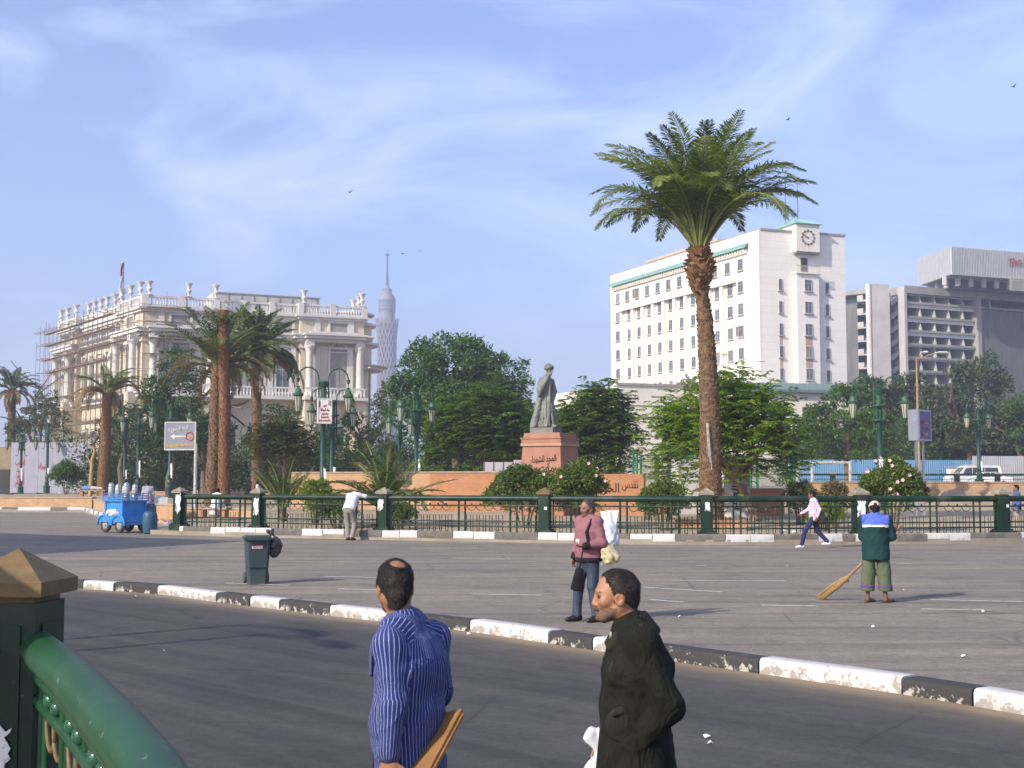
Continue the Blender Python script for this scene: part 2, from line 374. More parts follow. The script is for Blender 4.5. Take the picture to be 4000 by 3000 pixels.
# ---------------------------------------------------------------- park island with kerb
FP = [(708, 2055), (1015, 2070), (1503, 2085), (2128, 2096), (2757, 2105), (3355, 2103), (3905, 2095), (4500, 2080)]
FZ = [48.6, 46.9, 44.6, 42.5, 41.0, 41.5, 42.3, 44.5]
FPOST = [Vector(((x - 2000) / F * z * 1.0, z, .33)) for (x, _), z in zip(FP, FZ)]
fence = smoothline(FPOST, 8)
KF = [(700, 2083), (850, 2094), (1000, 2103), (1400, 2113), (1800, 2118), (2150, 2122), (2600, 2127), (3000, 2128), (3400, 2125), (3760, 2121), (4000, 2117)]
kf = [Vector((p.x * .99, p.y - .55, .155)) for p in fence[::3]]
pre = [Vector((-36, 128, .155)), Vector((-44, 104, .155)), Vector((-39.5, 88.5, .155)), Vector((-28.6, 85.8, .155)), Vector((-13.7, 48.9, .155))]
kfs = smoothline(kf, 3)
kfs += [kfs[-1] + Vector((6, 3.5, 0)), kfs[-1] + Vector((20, 20, 0))]
edge = pre[2:] + kfs
m = MB(); poly = [(p.x, p.y) for p in edge] + [(60, 140), (40, 150), (-60, 150), (-60, 92)]
m.prism(poly, .0, .325); tag(m.build('park_pavement', M_pave), kind='structure')
# soil sheet rising gently behind the railing
gm = MB(); nx, ny = 110, 70; gi = {}
fl = [(p.x, p.y) for p in fence]
def fence_y(x):
    if x <= fl[0][0]: return fl[0][1] + (fl[0][0] - x) * 2.37
    for (x0, y0), (x1, y1) in zip(fl, fl[1:]):
        if x0 <= x <= x1: return y0 + (y1 - y0) * (x - x0) / (x1 - x0)
    return fl[-1][1] + (x - fl[-1][0]) * .7
rr = random.Random(8)
for i in range(nx):
    x = -46 + i * 96 / (nx - 1)
    y0 = fence_y(x) + 1.2; y0 = min(max(y0, 43), 89 if x < -28 else 125)
    for j in range(ny):
        y = y0 + (160 - y0) * (j / (ny - 1)) ** 1.3
        gm.v.append((x, y, gz(x, y) + .012 + rr.uniform(0, .03)))
for i in range(nx - 1):
    for j in range(ny - 1): a = i * ny + j; gm.f.append((a, a + ny, a + ny + 1, a + 1))
tag(gm.build('park_ground', M_soil, smooth=60), kind='structure')
fk = tag(link('park_kerb', None, None, (0, 0, 0)), kind='structure')
wb = [(700, 775), (840, 1005), (1127, 1290), (1445, 1597), (1747, 1920), (2095, 2255), (2465, 2640), (2830, 3015), (3185, 3280), (3330, 3372), (3600, 3760), (3945, 4080)]
def yk(px):
    for (x0, y0), (x1, y1) in zip(KF, KF[1:]):
        if x0 <= px <= x1: return y0 + (y1 - y0) * (px - x0) / (x1 - x0)
    return KF[0][1] if px < 700 else KF[-1][1]
tk = along(kfs, 10)[1]; NK = 1 if Vector((-tk.y, tk.x, 0)).y > 0 else -1
prev = 0.0
for a, b in wb:
    s0, s1 = nearest_s(kfs, G(max(a, 705), yk(a), .155)), nearest_s(kfs, G(b, yk(b), .155))
    if s0 - prev > .2:
        q = max(1, round((s0 - prev) / 1.3))
        for i in range(q): kerbstone(prev + (s0 - prev) * i / q, prev + (s0 - prev) * (i + 1) / q, .335, M_kg, kfs, .1, .3, NK, parent=fk, rnd=rnd)
    q = max(1, round((s1 - s0) / .75))
    for i in range(q): kerbstone(s0 + (s1 - s0) * i / q, s0 + (s1 - s0) * (i + 1) / q, .335, M_kw2, kfs, .1, .3, NK, parent=fk, rnd=rnd)
    prev = s1
for i in range(10): kerbstone(prev + i * 1.3, prev + i * 1.3 + 1.3, .335, M_kg if i % 3 else M_kw2, kfs, .1, .3, NK, parent=fk, rnd=rnd)
lk = pre[2:5]; ll = sum((b - a).length for a, b in zip(lk, lk[1:])); tl = along(lk, 1)[1]
for i in range(int(ll / 1.25)): kerbstone(i * 1.25, i * 1.25 + 1.25, .32, M_kw2 if i % 3 != 1 else M_kg, lk, .1, .3, 1 if Vector((-tl.y, tl.x, 0)).y > 0 else -1, parent=fk, rnd=rnd)
# road markings
mk = 0
for x0, y0, x1, y1 in ((2625, 2266, 3068, 2269), (2974, 2363, 3195, 2367), (3598, 2378, 3873, 2383), (2495, 2292, 2820, 2312), (2540, 2342, 2670, 2352), (1844, 2320, 2115, 2324),
                       (1265, 2251, 1500, 2256), (3634, 2342, 4000, 2350), (880, 2277, 1130, 2286), (1770, 2180, 1990, 2182), (1320, 2300, 1560, 2304), (3500, 2200, 3560, 2201), (2720, 2208, 2760, 2208)):
    a, b = G(x0, y0, .16), G(x1, y1, .16); d = (b - a); nn = Vector((-d.y, d.x, 0)).normalized() * .055
    m = MB(); pts = [a - nn, b - nn, b + nn, a + nn]; c = (a + b) / 2
    m.add([(p.x - c.x, p.y - c.y, 0) for p in pts], [(0, 1, 2, 3)]); o = m.build('lane_marking', M_line); o.location = (c.x, c.y, .16); tag(o, kind='structure'); mk += 1
# near pavement under the camera, railing side
m = MB(); m.prism([(-9, 14), (-2.55, 8.0), (-2.2, 7.3), (-1.25, 5.3), (-.35, 3.3), (2, 1.3), (9, -1), (9, -9), (-14, -9), (-14, 14)], -.04, .12)
tag(m.build('near_pavement', M_pave), kind='structure')
# building off to the left that throws the wedge of shade over the far road
Lh = 18.0; cs = Vector((-8.6, 43.5, 0)) + Vector((SUN.x, SUN.y, 0)).normalized() * (Lh / math.tan(SUN_EL))
bld = thing('corner_building', 'plain ochre building beside the road that shades the tarmac', 'building', (cs.x, cs.y, 0))
a1 = Vector((-.85, .52, 0)).normalized() * 26; a2 = Vector((-.47, -.88, 0)).normalized() * 22
m = MB(); m.prism([(0, 0), (a1.x, a1.y), (a1.x + a2.x, a1.y + a2.y), (a2.x, a2.y)][::-1], 0, Lh); m.build('wall', pm('ochre', (.42, .34, .24), .9), bld)
m = MB(); m.prism([(p[0] * 1.01 + .1, p[1] * 1.01) for p in [(0, 0), (a1.x, a1.y), (a1.x + a2.x, a1.y + a2.y), (a2.x, a2.y)][::-1]], Lh - .5, Lh - .1); m.build('cornice', M_conc, bld)
M_winb = pm('dark_glass', (.03, .035, .04), .15, (.05, .055, .06), .5, .4, spec=.6)
for k in range(8):
    for r_ in range(4):
        m = MB(); q = a2.normalized(); p = q * (1.6 + k * 2.6) + Vector((-a1.normalized().x * .03, -a1.normalized().y * .03, 2 + r_ * 4)); m.obox(p, q * 1.2, -a1.normalized() * .05, (0, 0, 2)); m.build('window', M_winb, bld)
# ================================================================== RAILINGS, LAMPS, WALLS, SIGNS
def paint_green(name, col, chips=.66, dustk=.3):
    m, nt, b = nmat(name); t = nt.nodes.new('ShaderNodeTexCoord').outputs['Object']
    a = noise(nt, 3.5, 6, .65, t); x = mixc(nt, ramp(nt, a.outputs[0], [(.35, 0), (.7, 1)]).outputs[0], col, tuple(c * .55 for c in col))
    c2 = noise(nt, 16, 6, .75, t); x = mixc(nt, ramp(nt, c2.outputs[0], [(chips, 0), (chips + .03, .8)]).outputs[0], x.outputs[0], (.20, .19, .15))
    du = noise(nt, 1.7, 3, .5, t); x = mixc(nt, ramp(nt, du.outputs[0], [(.5, 0), (.8, dustk)]).outputs[0], x.outputs[0], (.20, .2, .15))
    nt.links.new(x.outputs[0], b.inputs['Base Color']); b.inputs['Roughness'].default_value = .45; b.inputs['Specular IOR Level'].default_value = .3; bump(nt, b, c2.outputs[0], .15, .01); return m
M_green = paint_green('railing_green', (.0035, .028, .013)); M_green2 = paint_green('railing_green_bright', (.008, .062, .018), .625, dustk=.1)
M_lampg = paint_green('lamp_green', (.03, .10, .05), .68); M_lampd = paint_green('lamp_dark_green', (.012, .058, .045), .7)
M_cap = pm('post_cap', (.175, .115, .042), .6, (.10, .065, .025), 6, .6, .2, 40); M_capg = pm('post_cap_grey', (.17, .15, .095), .8, (.28, .26, .2), 8, .5, .2, 40)
def posterm(name, tint):
    m, nt, b = nmat(name); t = nt.nodes.new('ShaderNodeTexCoord').outputs['Object']
    a = noise(nt, 9, 4, .6, t); x = mixc(nt, ramp(nt, a.outputs[0], [(.56, 0), (.6, 1)]).outputs[0], (.72, .72, .7), tint)
    c = noise(nt, 5, 3, .6, t, (1, 1, .6)); x = mixc(nt, ramp(nt, c.outputs[0], [(.63, 0), (.66, 1)]).outputs[0], x.outputs[0], (.03, .05, .09))
    nt.links.new(x.outputs[0], b.inputs['Base Color']); b.inputs['Roughness'].default_value = .8; return m
M_poster = posterm('torn_poster', (.06, .25, .5)); M_poster2 = posterm('torn_poster_grey', (.42, .42, .42))
def rag(w, h, rn, n=9):                            # torn paper outline, x-z plane
    pts = []
    for i in range(n): pts.append((-w / 2 + w * i / (n - 1), h / 2 + rn.uniform(-.12, .06) * h))
    for i in range(1, n): pts.append((w / 2 + rn.uniform(-.16, .05) * w, h / 2 - h * i / n))
    for i in range(n): pts.append((w / 2 - w * i / (n - 1), -h / 2 + rn.uniform(-.08, .14) * h))
    for i in range(1, n): pts.append((-w / 2 + rn.uniform(-.05, .16) * w, -h / 2 + h * i / n))
    return pts
def paper(parent, loc, rz, w, h, mat, seed, name='torn_poster'):
    rn = random.Random(seed); pts = rag(w, h, rn); m = MB(); n = len(pts)
    m.v = [(p[0], 0, p[1]) for p in pts] + [(p[0], .004, p[1]) for p in pts]
    m.f = [tuple(range(n)), tuple(range(n, 2 * n))[::-1]] + [(i, n + i, n + (i + 1) % n, (i + 1) % n) for i in range(n)]
    return link(name, m.mesh(name, mat), parent, loc, rz)
def post_mesh(w=.36, h=1.36):
    a = MB(); a.box((0, 0, .11), (w * 1.55, w * 1.55, .22)); a.box((0, 0, .245), (w * 1.3, w * 1.3, .055)); a.box((0, 0, .27 + (h - .27) / 2), (w, w, h - .27))
    for k in range(4):
        r = k * math.pi / 2; c, s = math.cos(r), math.sin(r)
        a.box((c * w / 2, s * w / 2, .27 + (h - .27) / 2), (.018 if k % 2 == 0 else w * .6, w * .6 if k % 2 == 0 else .018, (h - .27) * .8))
    return a.mesh('post', M_green)
def cap_mesh(w=.36, z=1.36, mat=None):
    a = MB(); a.box((0, 0, z + .02), (w * .9, w * .9, .045)); a.box((0, 0, z + .075), (w * 1.28, w * 1.28, .075))
    k = w * .64; z1 = z + .112
    a.add([(-k, -k, z1), (k, -k, z1), (k, k, z1), (-k, k, z1), (0, 0, z1 + .165)], [(0, 1, 4), (1, 2, 4), (2, 3, 4), (3, 0, 4), (3, 2, 1, 0)])
    return a.mesh('cap', mat or M_capg)
fence_root = thing('park_railing', 'long curving dark green iron railing with square posts along the park kerb', 'railing', (0, 0, 0))
PMESH, CMESH = post_mesh(), cap_mesh(); CMB = cap_mesh(mat=M_cap)
post_rz = []
for i, p in enumerate(FPOST):
    d = (FPOST[min(i + 1, len(FPOST) - 1)] - FPOST[max(i - 1, 0)]); rz = math.atan2(d.y, d.x); post_rz.append(rz)
    po = link('post', PMESH, fence_root, p, rz); link('cap', CMB if i == 3 else CMESH, po)
    if i < 7: paper(po, (.02 - .06 * (i % 3 - 1), -.198, 1.02 - .08 * (i % 2)), 0, (.26, .24, .22, .1, .16, .28, .1)[i], (.7, .62, .38, .1, .28, .5, .1)[i], M_poster2, 30 + i)
    if i in (0, 1): paper(po, (-.198, .0, .85), R(-90), .3, .8, M_poster2, 60 + i)
def zline(pts, z, r, n=6): return [(p.x, p.y, z) for p in pts]
s_acc = [0]
for a, b in zip(fence, fence[1:]): s_acc.append(s_acc[-1] + (b - a).length)
ps = [nearest_s(fence, p) for p in FPOST]
for i in range(len(FPOST) - 1):
    s0, s1 = ps[i] + .17, ps[i + 1] - .17; L_ = s1 - s0; K = 14
    pts = [along(fence, s0 + L_ * k / K)[0] for k in range(K + 1)]
    o0 = FPOST[i]
    def part(nm, mb, sm=60, kind=None):
        ob = mb.build(nm, M_green, fence_root, origin=o0, smooth=sm); ob.location = o0; tag(ob, kind=kind)
    part('top_rail', MB().path(zline(pts, 1.59, 0), .098, 12))
    part('upper_bar', MB().path(zline(pts, 1.345, 0), .028, 6))
    part('lower_bar', MB().path(zline(pts, .825, 0), .028, 6)); part('lower_bar', MB().path(zline(pts, .655, 0), .028, 6))
    ng = 3; ups = []
    for k in range(ng):
        sc = s0 + L_ * (k + .5) / ng
        for d in (-.115, .115):
            c, t = along(fence, sc + d); ups.append(sc + d)
            part('upright', MB().path([(c.x, c.y, .3), (c.x, c.y, 1.52)], .033, 8))
    for d in (s0 + .12, s1 - .12):
        c, t = along(fence, d); part('upright', MB().path([(c.x, c.y, .3), (c.x, c.y, 1.52)], .03, 8))
    # square-wave key pattern, rings and knobs between the uprights
    key = MB(); rings = MB(); x = s0 + .2
    cuts = sorted(ups)
    while x < s1 - .25:
        if all(abs(x + .07 - u) > .12 for u in cuts):
            q = [along(fence, x + d)[0] for d in (-.045, 0, 0, .14, .14, .185)]; zz = [.5, .5, 1.03, 1.03, .5, .5]
            key.path([(p.x, p.y, z) for p, z in zip(q, zz)], .015, 4)
        x += .23
    x = s0 + .35
    while x < s1 - .4:
        if all(abs(x - u) > .2 for u in cuts):
            c, t = along(fence, x); arc = [(c.x + t.x * .15 * math.cos(a), c.y + t.y * .15 * math.cos(a), 1.33 + .15 * math.sin(a)) for a in [math.pi + math.pi * j / 8 for j in range(9)]]
            rings.path(arc, .012, 4, cap=False); rings.ball((c.x, c.y, 1.395), .032, 8, 5)
        x += .31
    if key.v: part('key_pattern', key, kind='stuff')
    if rings.v: part('ring_pattern', rings, kind='stuff')
# ---- near railing at the stair head
nr = thing('near_railing', 'bright green tubular handrail curving away from a capped post with torn poster', 'railing', (-2.62, 6.85, .12))
link('post', PMESH, nr, (0, 0, 0), R(-4)); link('cap', cap_mesh(mat=M_cap), CH_OF(nr)[0])
paper(nr, (-.118, -.200, 1.0), R(-4), .2, .42, M_poster, 5); paper(nr, (-.06, -.202, .62), R(-4), .26, .24, M_poster2, 9)
rl = [Vector((-2.45, 6.72, 0)), Vector((-1.95, 5.75, 0)), Vector((-1.47, 4.75, 0)), Vector((-1.18, 4.12, 0)), Vector((-.98, 3.65, 0)), Vector((-.74, 2.9, 0)), Vector((-.55, 1.9, 0))]
rls = smoothline(rl, 6)
def npart(nm, mb, mat=M_green2):
    ob = mb.build(nm, mat, nr, origin=(-2.62, 6.85, .12), smooth=60); return ob
npart('top_rail', MB().path([(p.x, p.y, 1.235) for p in rls], .098, 18))
npart('rail_foot', MB().path([(p.x, p.y, 1.115) for p in rls], .045, 8))
npart('middle_bar', MB().path([(p.x, p.y, .985) for p in rls], .035, 8)); npart('lower_bar', MB().path([(p.x, p.y, .45) for p in rls], .028, 8)); npart('lower_bar', MB().path([(p.x, p.y, .28) for p in rls], .028, 8))
LR = sum((b - a).length for a, b in zip(rls, rls[1:])); x = .25
M_knob = pm('knob_green', (.01, .07, .035), .18, (.02, .1, .05), 5, .4, spec=.6)
kk = 0
while x < LR - .1:
    c, t = along(rls, x)
    if kk % 3 == 0:
        for d in (-.08, .08): npart('upright', MB().path([(c.x + t.x * d, c.y + t.y * d, .12), (c.x + t.x * d, c.y + t.y * d, 1.16)], .02, 8))
    else:
        npart('knob', MB().ball((c.x, c.y, 1.052), .042, 14, 9), M_knob)
        arc = [(c.x + t.x * .15 * math.cos(a), c.y + t.y * .15 * math.cos(a), .96 + .15 * math.sin(a)) for a in [math.pi + math.pi * j / 8 for j in range(9)]]
        npart('ring', MB().path(arc, .011, 6), M_cap)
    kk += 1; x += .24
# ---- lamp posts
M_glass = pm('lantern_glass', (.42, .42, .33), .35, (.3, .3, .22), 3, .5, spec=.5)
M_sticker = posterm('sticker', (.2, .35, .45))
def lamp_proto():
    t = thing('lamp_post', 'lamp', 'lamp post', (0, 0, 0))
    a = MB(); a.lathe([(.36, 0), (.36, .12), (.30, .16), (.30, .62), (.34, .66), (.34, .74), (.22, .82), (.19, 1.05), (.21, 1.1), (.21, 1.2), (.16, 1.3)], n=8, ph=.5); a.build('base', M_lampd, t, smooth=35)
    a = MB(); a.lathe([(.155, 1.25), (.155, 1.55), (.175, 1.58), (.175, 1.66), (.15, 1.7), (.13, 4.7), (.16, 4.8), (.16, 4.88)], n=12); a.build('shaft', M_lampd, t, smooth=35)
    a = MB(); a.lathe([(.16, 4.88), (.42, 4.95), (.42, 5.02), (.14, 5.06), (.14, 5.66), (.40, 5.74), (.40, 5.81), (.17, 5.86), (.15, 6.35), (.2, 6.42), (.29, 6.68), (.27, 6.7)], n=10); 
    for k in range(4):
        an = math.pi / 4 + k * math.pi / 2; a.path([(.27 * math.cos(an), .27 * math.sin(an), 5.0), (.27 * math.cos(an), .27 * math.sin(an), 5.78)], .035, 6)
    a.build('crown_cage', M_lampg, t, smooth=35)
    for s in (-1, 1):
        pts = [(s * .60, 0, 4.32), (s * .46, 0, 4.25), (s * .34, 0, 4.36), (s * .29, 0, 4.6), (s * .27, 0, 5.2), (s * .27, 0, 6.83)]
        pts += [(s * (.835 - .565 * math.cos(q)), 0, 6.83 + .57 * math.sin(q)) for q in [math.pi * j / 12 for j in range(1, 13)]]
        a = MB(); a.path(pts, [.03, .035] + [.038] * (len(pts) - 2), 8); a.lathe([(.04, 0), (.10, -.02), (.07, -.2), (.03, -.25)], (s * 1.4, 0, 6.85), 10); ar = a.build('arm', M_lampg, t, smooth=40)
        b = MB(); x = s * 1.4
        b.lathe([(.022, 6.62), (.022, 6.42), (.11, 6.40), (.06, 6.33), (.16, 6.24), (.2, 6.05), (.29, 6.02), (.29, 5.93), (.23, 5.88)], (x, 0, 0), 8)
        b.lathe([(.115, 5.12), (.14, 5.1), (.10, 5.02), (.05, 4.9), (.02, 4.78)], (x, 0, 0), 8)
        for k in range(8):
            an = 2 * math.pi * k / 8; b.path([(x + .225 * math.cos(an), .225 * math.sin(an), 5.9), (x + .12 * math.cos(an), .12 * math.sin(an), 5.1)], .014, 4)
        ln = b.build('lantern', M_lampg, t, smooth=35)
        c = MB(); c.lathe([(.115, 5.12), (.215, 5.9)], (x, 0, 0), 8); c.build('glass', M_glass, ln, smooth=20)
    return t
LP = lamp_proto()
# label, px, Y, rot(deg), base z, height scale
lamps = [('green twin lantern lamp post carrying the white box sign', 1262, 66, 32, None, 1.0),
         ('green twin lantern lamp post just behind the box sign lamp', 1298, 74, 40, None, .93),
         ('green twin lantern lamp post between the box sign and the statue', 1627, 76.5, 52, None, 1.0),
         ('smaller green lamp post peeping out behind the lamp beside the young palm', 1562, 96, 60, None, 1.0),
         ('distant slim green lamp post between the palm trunks and the acacia', 990, 138, 30, None, .97),
         ('large green lamp post behind the pink flowering bush with its lantern glass broken', 3436, 68, 2, .6, .97),
         ('green lamp post standing before the brick wall and the minibus', 3821, 94, 38, 1.75, .86),
         ('green lamp post beside the blue direction sign', 667, 94, 30, None, 1.0),
         ('green lamp post behind the blue drinks cart nearest the sign', 542, 107, 40, None, 1.04),
         ('slim green lamp post behind the blue drinks cart and next to the bare palm', 490, 112, 48, 1.0, 1.0),
         ('green lamp post in front of the middle of the white hoarding', 188, 127, 35, 1.0, 1.05),
         ('green lamp post at the outer end of the white hoarding', 86, 133, 25, 1.0, .92),
         ('green lamp post half hidden by the round bush before the hoarding', 275, 141, 50, 1.0, .9)]
for i, (lb, px, Y, rt, bz, hs) in enumerate(lamps):
    x = (px - 2000) / F * Y; z = gz(x, Y) if bz is None else bz
    t = LP if i == 0 else copy_tree(LP, label=lb); t['label'] = lb; t['group'] = 'green twin lantern lamp posts in the park'
    t.location = (x, Y, z); t.rotation_euler = (0, 0, R(rt)); t.scale = (1, 1, hs)
    paper(t, (.0, -.15, 1.85 + .3 * (i % 3)), R(-rt), .26, .8, M_sticker, 200 + i, 'sticker')
# ---- brick
def brickmat(name, a, b_, mort, sc=1.0, w=.24, h=.075, ms=.010):
    m, nt, b = nmat(name); g = nt.nodes.new('ShaderNodeNewGeometry'); t = nt.nodes.new('ShaderNodeTexCoord').outputs['Object']
    sn = nt.nodes.new('ShaderNodeSeparateXYZ'); nt.links.new(t, sn.inputs[0]); nn = nt.nodes.new('ShaderNodeSeparateXYZ'); nt.links.new(g.outputs['Normal'], nn.inputs[0])
    cm = nt.nodes.new('ShaderNodeCombineXYZ'); q = nt.nodes.new('ShaderNodeMath'); q.operation = 'ADD'; nt.links.new(sn.outputs[0], q.inputs[0]); nt.links.new(sn.outputs[1], q.inputs[1])
    nt.links.new(q.outputs[0], cm.inputs[0]); nt.links.new(sn.outputs[2], cm.inputs[1])
    bt = nt.nodes.new('ShaderNodeTexBrick'); nt.links.new(cm.outputs[0], bt.inputs['Vector']); bt.inputs['Scale'].default_value = sc
    bt.inputs['Brick Width'].default_value = w; bt.inputs['Row Height'].default_value = h; bt.inputs['Mortar Size'].default_value = ms; bt.inputs['Bias'].default_value = 0
    for k, c in (('Color1', a), ('Color2', b_), ('Mortar', mort)): bt.inputs[k].default_value = tuple(c) + (1,)
    n = noise(nt, 1.3, 5, .6, t); x = mixc(nt, ramp(nt, n.outputs[0], [(.4, 0), (.75, .5)]).outputs[0], bt.outputs[0], tuple(z * .6 for z in b_))
    n2 = noise(nt, .8, 4, .6, t, (1, 1, 4)); x = mixc(nt, ramp(nt, n2.outputs[0], [(.55, 0), (.7, .35)]).outputs[0], x.outputs[0], (.5, .42, .33))
    nt.links.new(x.outputs[0], b.inputs['Base Color']); b.inputs['Roughness'].default_value = .9
    iv = nt.nodes.new('ShaderNodeInvert'); nt.links.new(bt.outputs['Fac'], iv.inputs[1]); bump(nt, b, iv.outputs[0], .4, .01); return m
M_brick = brickmat('brick_orange', (.46, .19, .075), (.36, .145, .06), (.36, .24, .15)); M_brick2 = brickmat('brick_tan', (.50, .30, .15), (.40, .20, .09), (.42, .32, .2), w=.26, h=.085, ms=.014)
M_cope = pm('coping', (.40, .33, .26), .9, (.28, .22, .17), 1.5)
def brick_wall(label, p0, p1, h, th, mat, z0=0, cope=True, name='brick_wall', steps=None):
    p0 = Vector(p0); p1 = Vector(p1); d = (p1 - p0); d.z = 0; u = d.normalized(); nn = Vector((-u.y, u.x, 0)); zb = min(p0.z, p1.z) + z0
    t = thing(name, label, 'wall', (p0.x, p0.y, zb), math.atan2(u.y, u.x))
    MB().box((d.length / 2, th / 2, h / 2 - .1), (d.length, th, h + .2)).build('wall_body', mat, t)
    if cope: MB().box((d.length / 2, th / 2, h + .032), (d.length + .06, th + .09, .065)).build('coping', M_cope, t)
    return t
def W(px, Y, z): return Vector(((px - 2000) / F * Y, Y, z))
wall_c = brick_wall('orange brick planter wall behind the young palm and left of the plinth', W(1680, 66, .55), W(2060, 64.5, .55), 2.08, .5, M_brick)
brick_wall('rough pinkish brick planter wall behind the box sign lamp', W(1140, 71, .6), W(1690, 68.5, .6), 2.05, .5, M_brick2)
wall_g = brick_wall('short orange brick wall with handwritten black words right of the plinth', W(2215, 61.5, .5), W(2513, 60.5, .5), 2.03, .5, M_brick, cope=False)
brick_wall('low brick planter wall behind the tall palm trunk', W(2535, 64, .5), W(2780, 63.5, .5), 1.3, .4, M_brick)
brick_wall('orange brick planter wall right of the leaning tree', W(2770, 60, .48), W(3060, 60, .48), 1.32, .4, M_brick)
brick_wall('long tan brick retaining wall under the street with the minibus', W(3120, 72.3, .5), W(4300, 74.5, .5), 1.62, .5, M_brick2)
brick_wall('small brick planter box around the foot of the tall palm', W(2640, 47.5, .36), W(2910, 47.3, .36), .36, 2.2, M_brick, cope=False)
brick_wall('low sunlit brick bank wall beside the road behind the drinks cart', (-40.0, 89.4, .155), (-28.3, 86.6, .155), .93, .5, M_brick2)
brick_wall('sloping brick bank wall running from the drinks cart to the railing', (-28.1, 86.3, .155), (-17.2, 57.8, .155), .82, .5, M_brick2)
brick_wall('brick planter wall seen through the railing under the paired palm trunks', W(700, 60, .4), W(985, 58, .4), .5, .45, M_brick2)
brick_wall('dark low brick wall in the shade behind the paired palm trunks', W(380, 122, .95), W(1180, 112, .65), .62, .4, M_brick)
brick_wall('tan brick block beside the end post of the railing', W(612, 57.5, .33), W(684, 56.2, .33), .78, .6, M_brick2, cope=True)
M_black = pm('spray_black', (.015, .013, .013), .8)
M_redp = pm('red_paint', (.45, .03, .03), .7)
def on_wall(parent, s, size, x, z, mat, bold=.01, width=None, shear=0, y=-.012): return lettering(s, size, mat, parent, (x, y, z), (R(90), 0, 0), bold, shear, 'graffiti', width)
on_wall(wall_g, arabic('نقدس'), .55, 3.05, 1.52, M_black, .0, .75); on_wall(wall_g, arabic('الحرية'), .62, 1.95, 1.36, M_black, .0, 1.15)
# ---- direction sign
sg = W(700, 62, .5); sg = thing('direction_sign', 'faded blue grey direction sign with white arrow on a peeling pole', 'sign', (sg.x + .75, 62, gz(sg.x, 62)), R(-7))
M_sblue = pm('sign_blue', (.165, .20, .26), .6, (.22, .23, .26), 3, .5); M_pole = pm('peeling_pole', (.55, .55, .52), .7, (.25, .22, .18), 9, .6); M_white = pm('white_paint', (.72, .72, .7), .6, (.58, .57, .55), 3)
M_or = pm('orange_letters', (.62, .36, .08), .6); M_frame = pm('sign_frame', (.6, .58, .52), .6)
zt = CH + (1887 - 1650) / F * 62 - sg.location.z; zb = CH + (1887 - 1757) / F * 62 - sg.location.z; hh = zt - zb; cz = (zt + zb) / 2; wd = 1.52
MB().path([(.06, .05, -.1), (.06, .05, zb + .3)], .085, 10).build('pole', M_pole, sg, smooth=40)
bd = MB().box((-.72, 0, cz), (wd, .05, hh)).build('panel', M_sblue, sg)
fr_ = MB()
for x in (-.72 - wd / 2, -.72 + wd / 2): fr_.box((x, -.005, cz), (.05, .08, hh + .05))
for z in (zb, zt): fr_.box((-.72, -.006, z), (wd - .05, .08, .05))
fr_.build('panel_frame', M_frame, sg); bd.rotation_euler = (0, 0, 0)
lettering(arabic('الإرتفاع المسموح به'), .24, M_frame, sg, (-.82, -.035, cz + hh * .27), (R(90), R(-6), 0), .008, width=1.0)
lettering('Maximum Height 2m', .2, M_or, sg, (-.72, -.035, cz - hh * .33), (R(90), R(-3), 0), .008, width=1.3)
a = MB(); a.box((-.72, -.032, cz - .02), (.62, .012, .09)); a.add([(-1.22, -.036, cz - .02), (-1.0, -.036, cz + .12), (-1.0, -.036, cz - .16)], [(0, 2, 1)]); a.build('arrow', M_frame, sg)
MB().torus((-.22, -.034, cz - .02), .2, .022, 'y', 24, 6).build('ring_mark', M_redp, sg)
lettering('2m', .2, M_or, sg, (-.22, -.036, cz - .02), (R(90), 0, 0), .01)
# ---- white box sign on the lamp
x, Y = (1262 - 2000) / F * 66, 66; bs = thing('box_sign', 'white box sign with red lettering strapped to a lamp post', 'sign', (x, Y, gz(x, Y)), R(14))
z1 = CH + (1887 - 1558) / F * 65.6 - bs.location.z; z0 = CH + (1887 - 1655) / F * 65.6 - bs.location.z
MB().box((.02, -.42, (z0 + z1) / 2), (.72, .44, z1 - z0)).build('case', M_white, bs)
c_ = MB()
for s in (-1, 1): c_.box((.02 + s * .34, -.645, (z0 + z1) / 2), (.04, .03, z1 - z0))
for z in (z0, z1): c_.box((.02, -.646, z), (.64, .03, .04))
c_.build('case_edge', M_frame, bs)
hz = z1 - z0
for k, (s, wdt, sz) in enumerate((('بشرى', .2, .2), ('موقف السيرة أولا', .46, .17), ('مدينة بدر الرحاب', .36, .15), ('مدينة مصر الجديدة', .40, .15), ('بر الأمان جمعية مصر للتنمية', .58, .13))):
    lettering(arabic(s), sz, M_redp, bs, (.02, -.648, z1 - hz * (.27, .45, .61, .74, .88)[k]), (R(90), 0, 0), .006, width=wdt)
M_ink = pm('blue_black_ink', (.04, .06, .12), .7)
for k, s in enumerate(('محافظة', 'القاهرة', 'وزارة')): lettering(arabic(s), .09, M_ink, bs, (.26, -.648, z1 - hz * (.1 + .07 * k)), (R(90), 0, 0), .003, width=.15)
a = MB(); a.box((-.25, -.645, z1 - hz * .24), (.07, .012, .3), 0); a.box((-.25, -.645, z1 - hz * .12), (.05, .012, .16), 0, .2); a.build('emblem', M_ink, bs)
MB().box((.0, -.16, (z0 + z1) / 2), (.34, .1, .3)).build('bracket', M_lampd, bs)
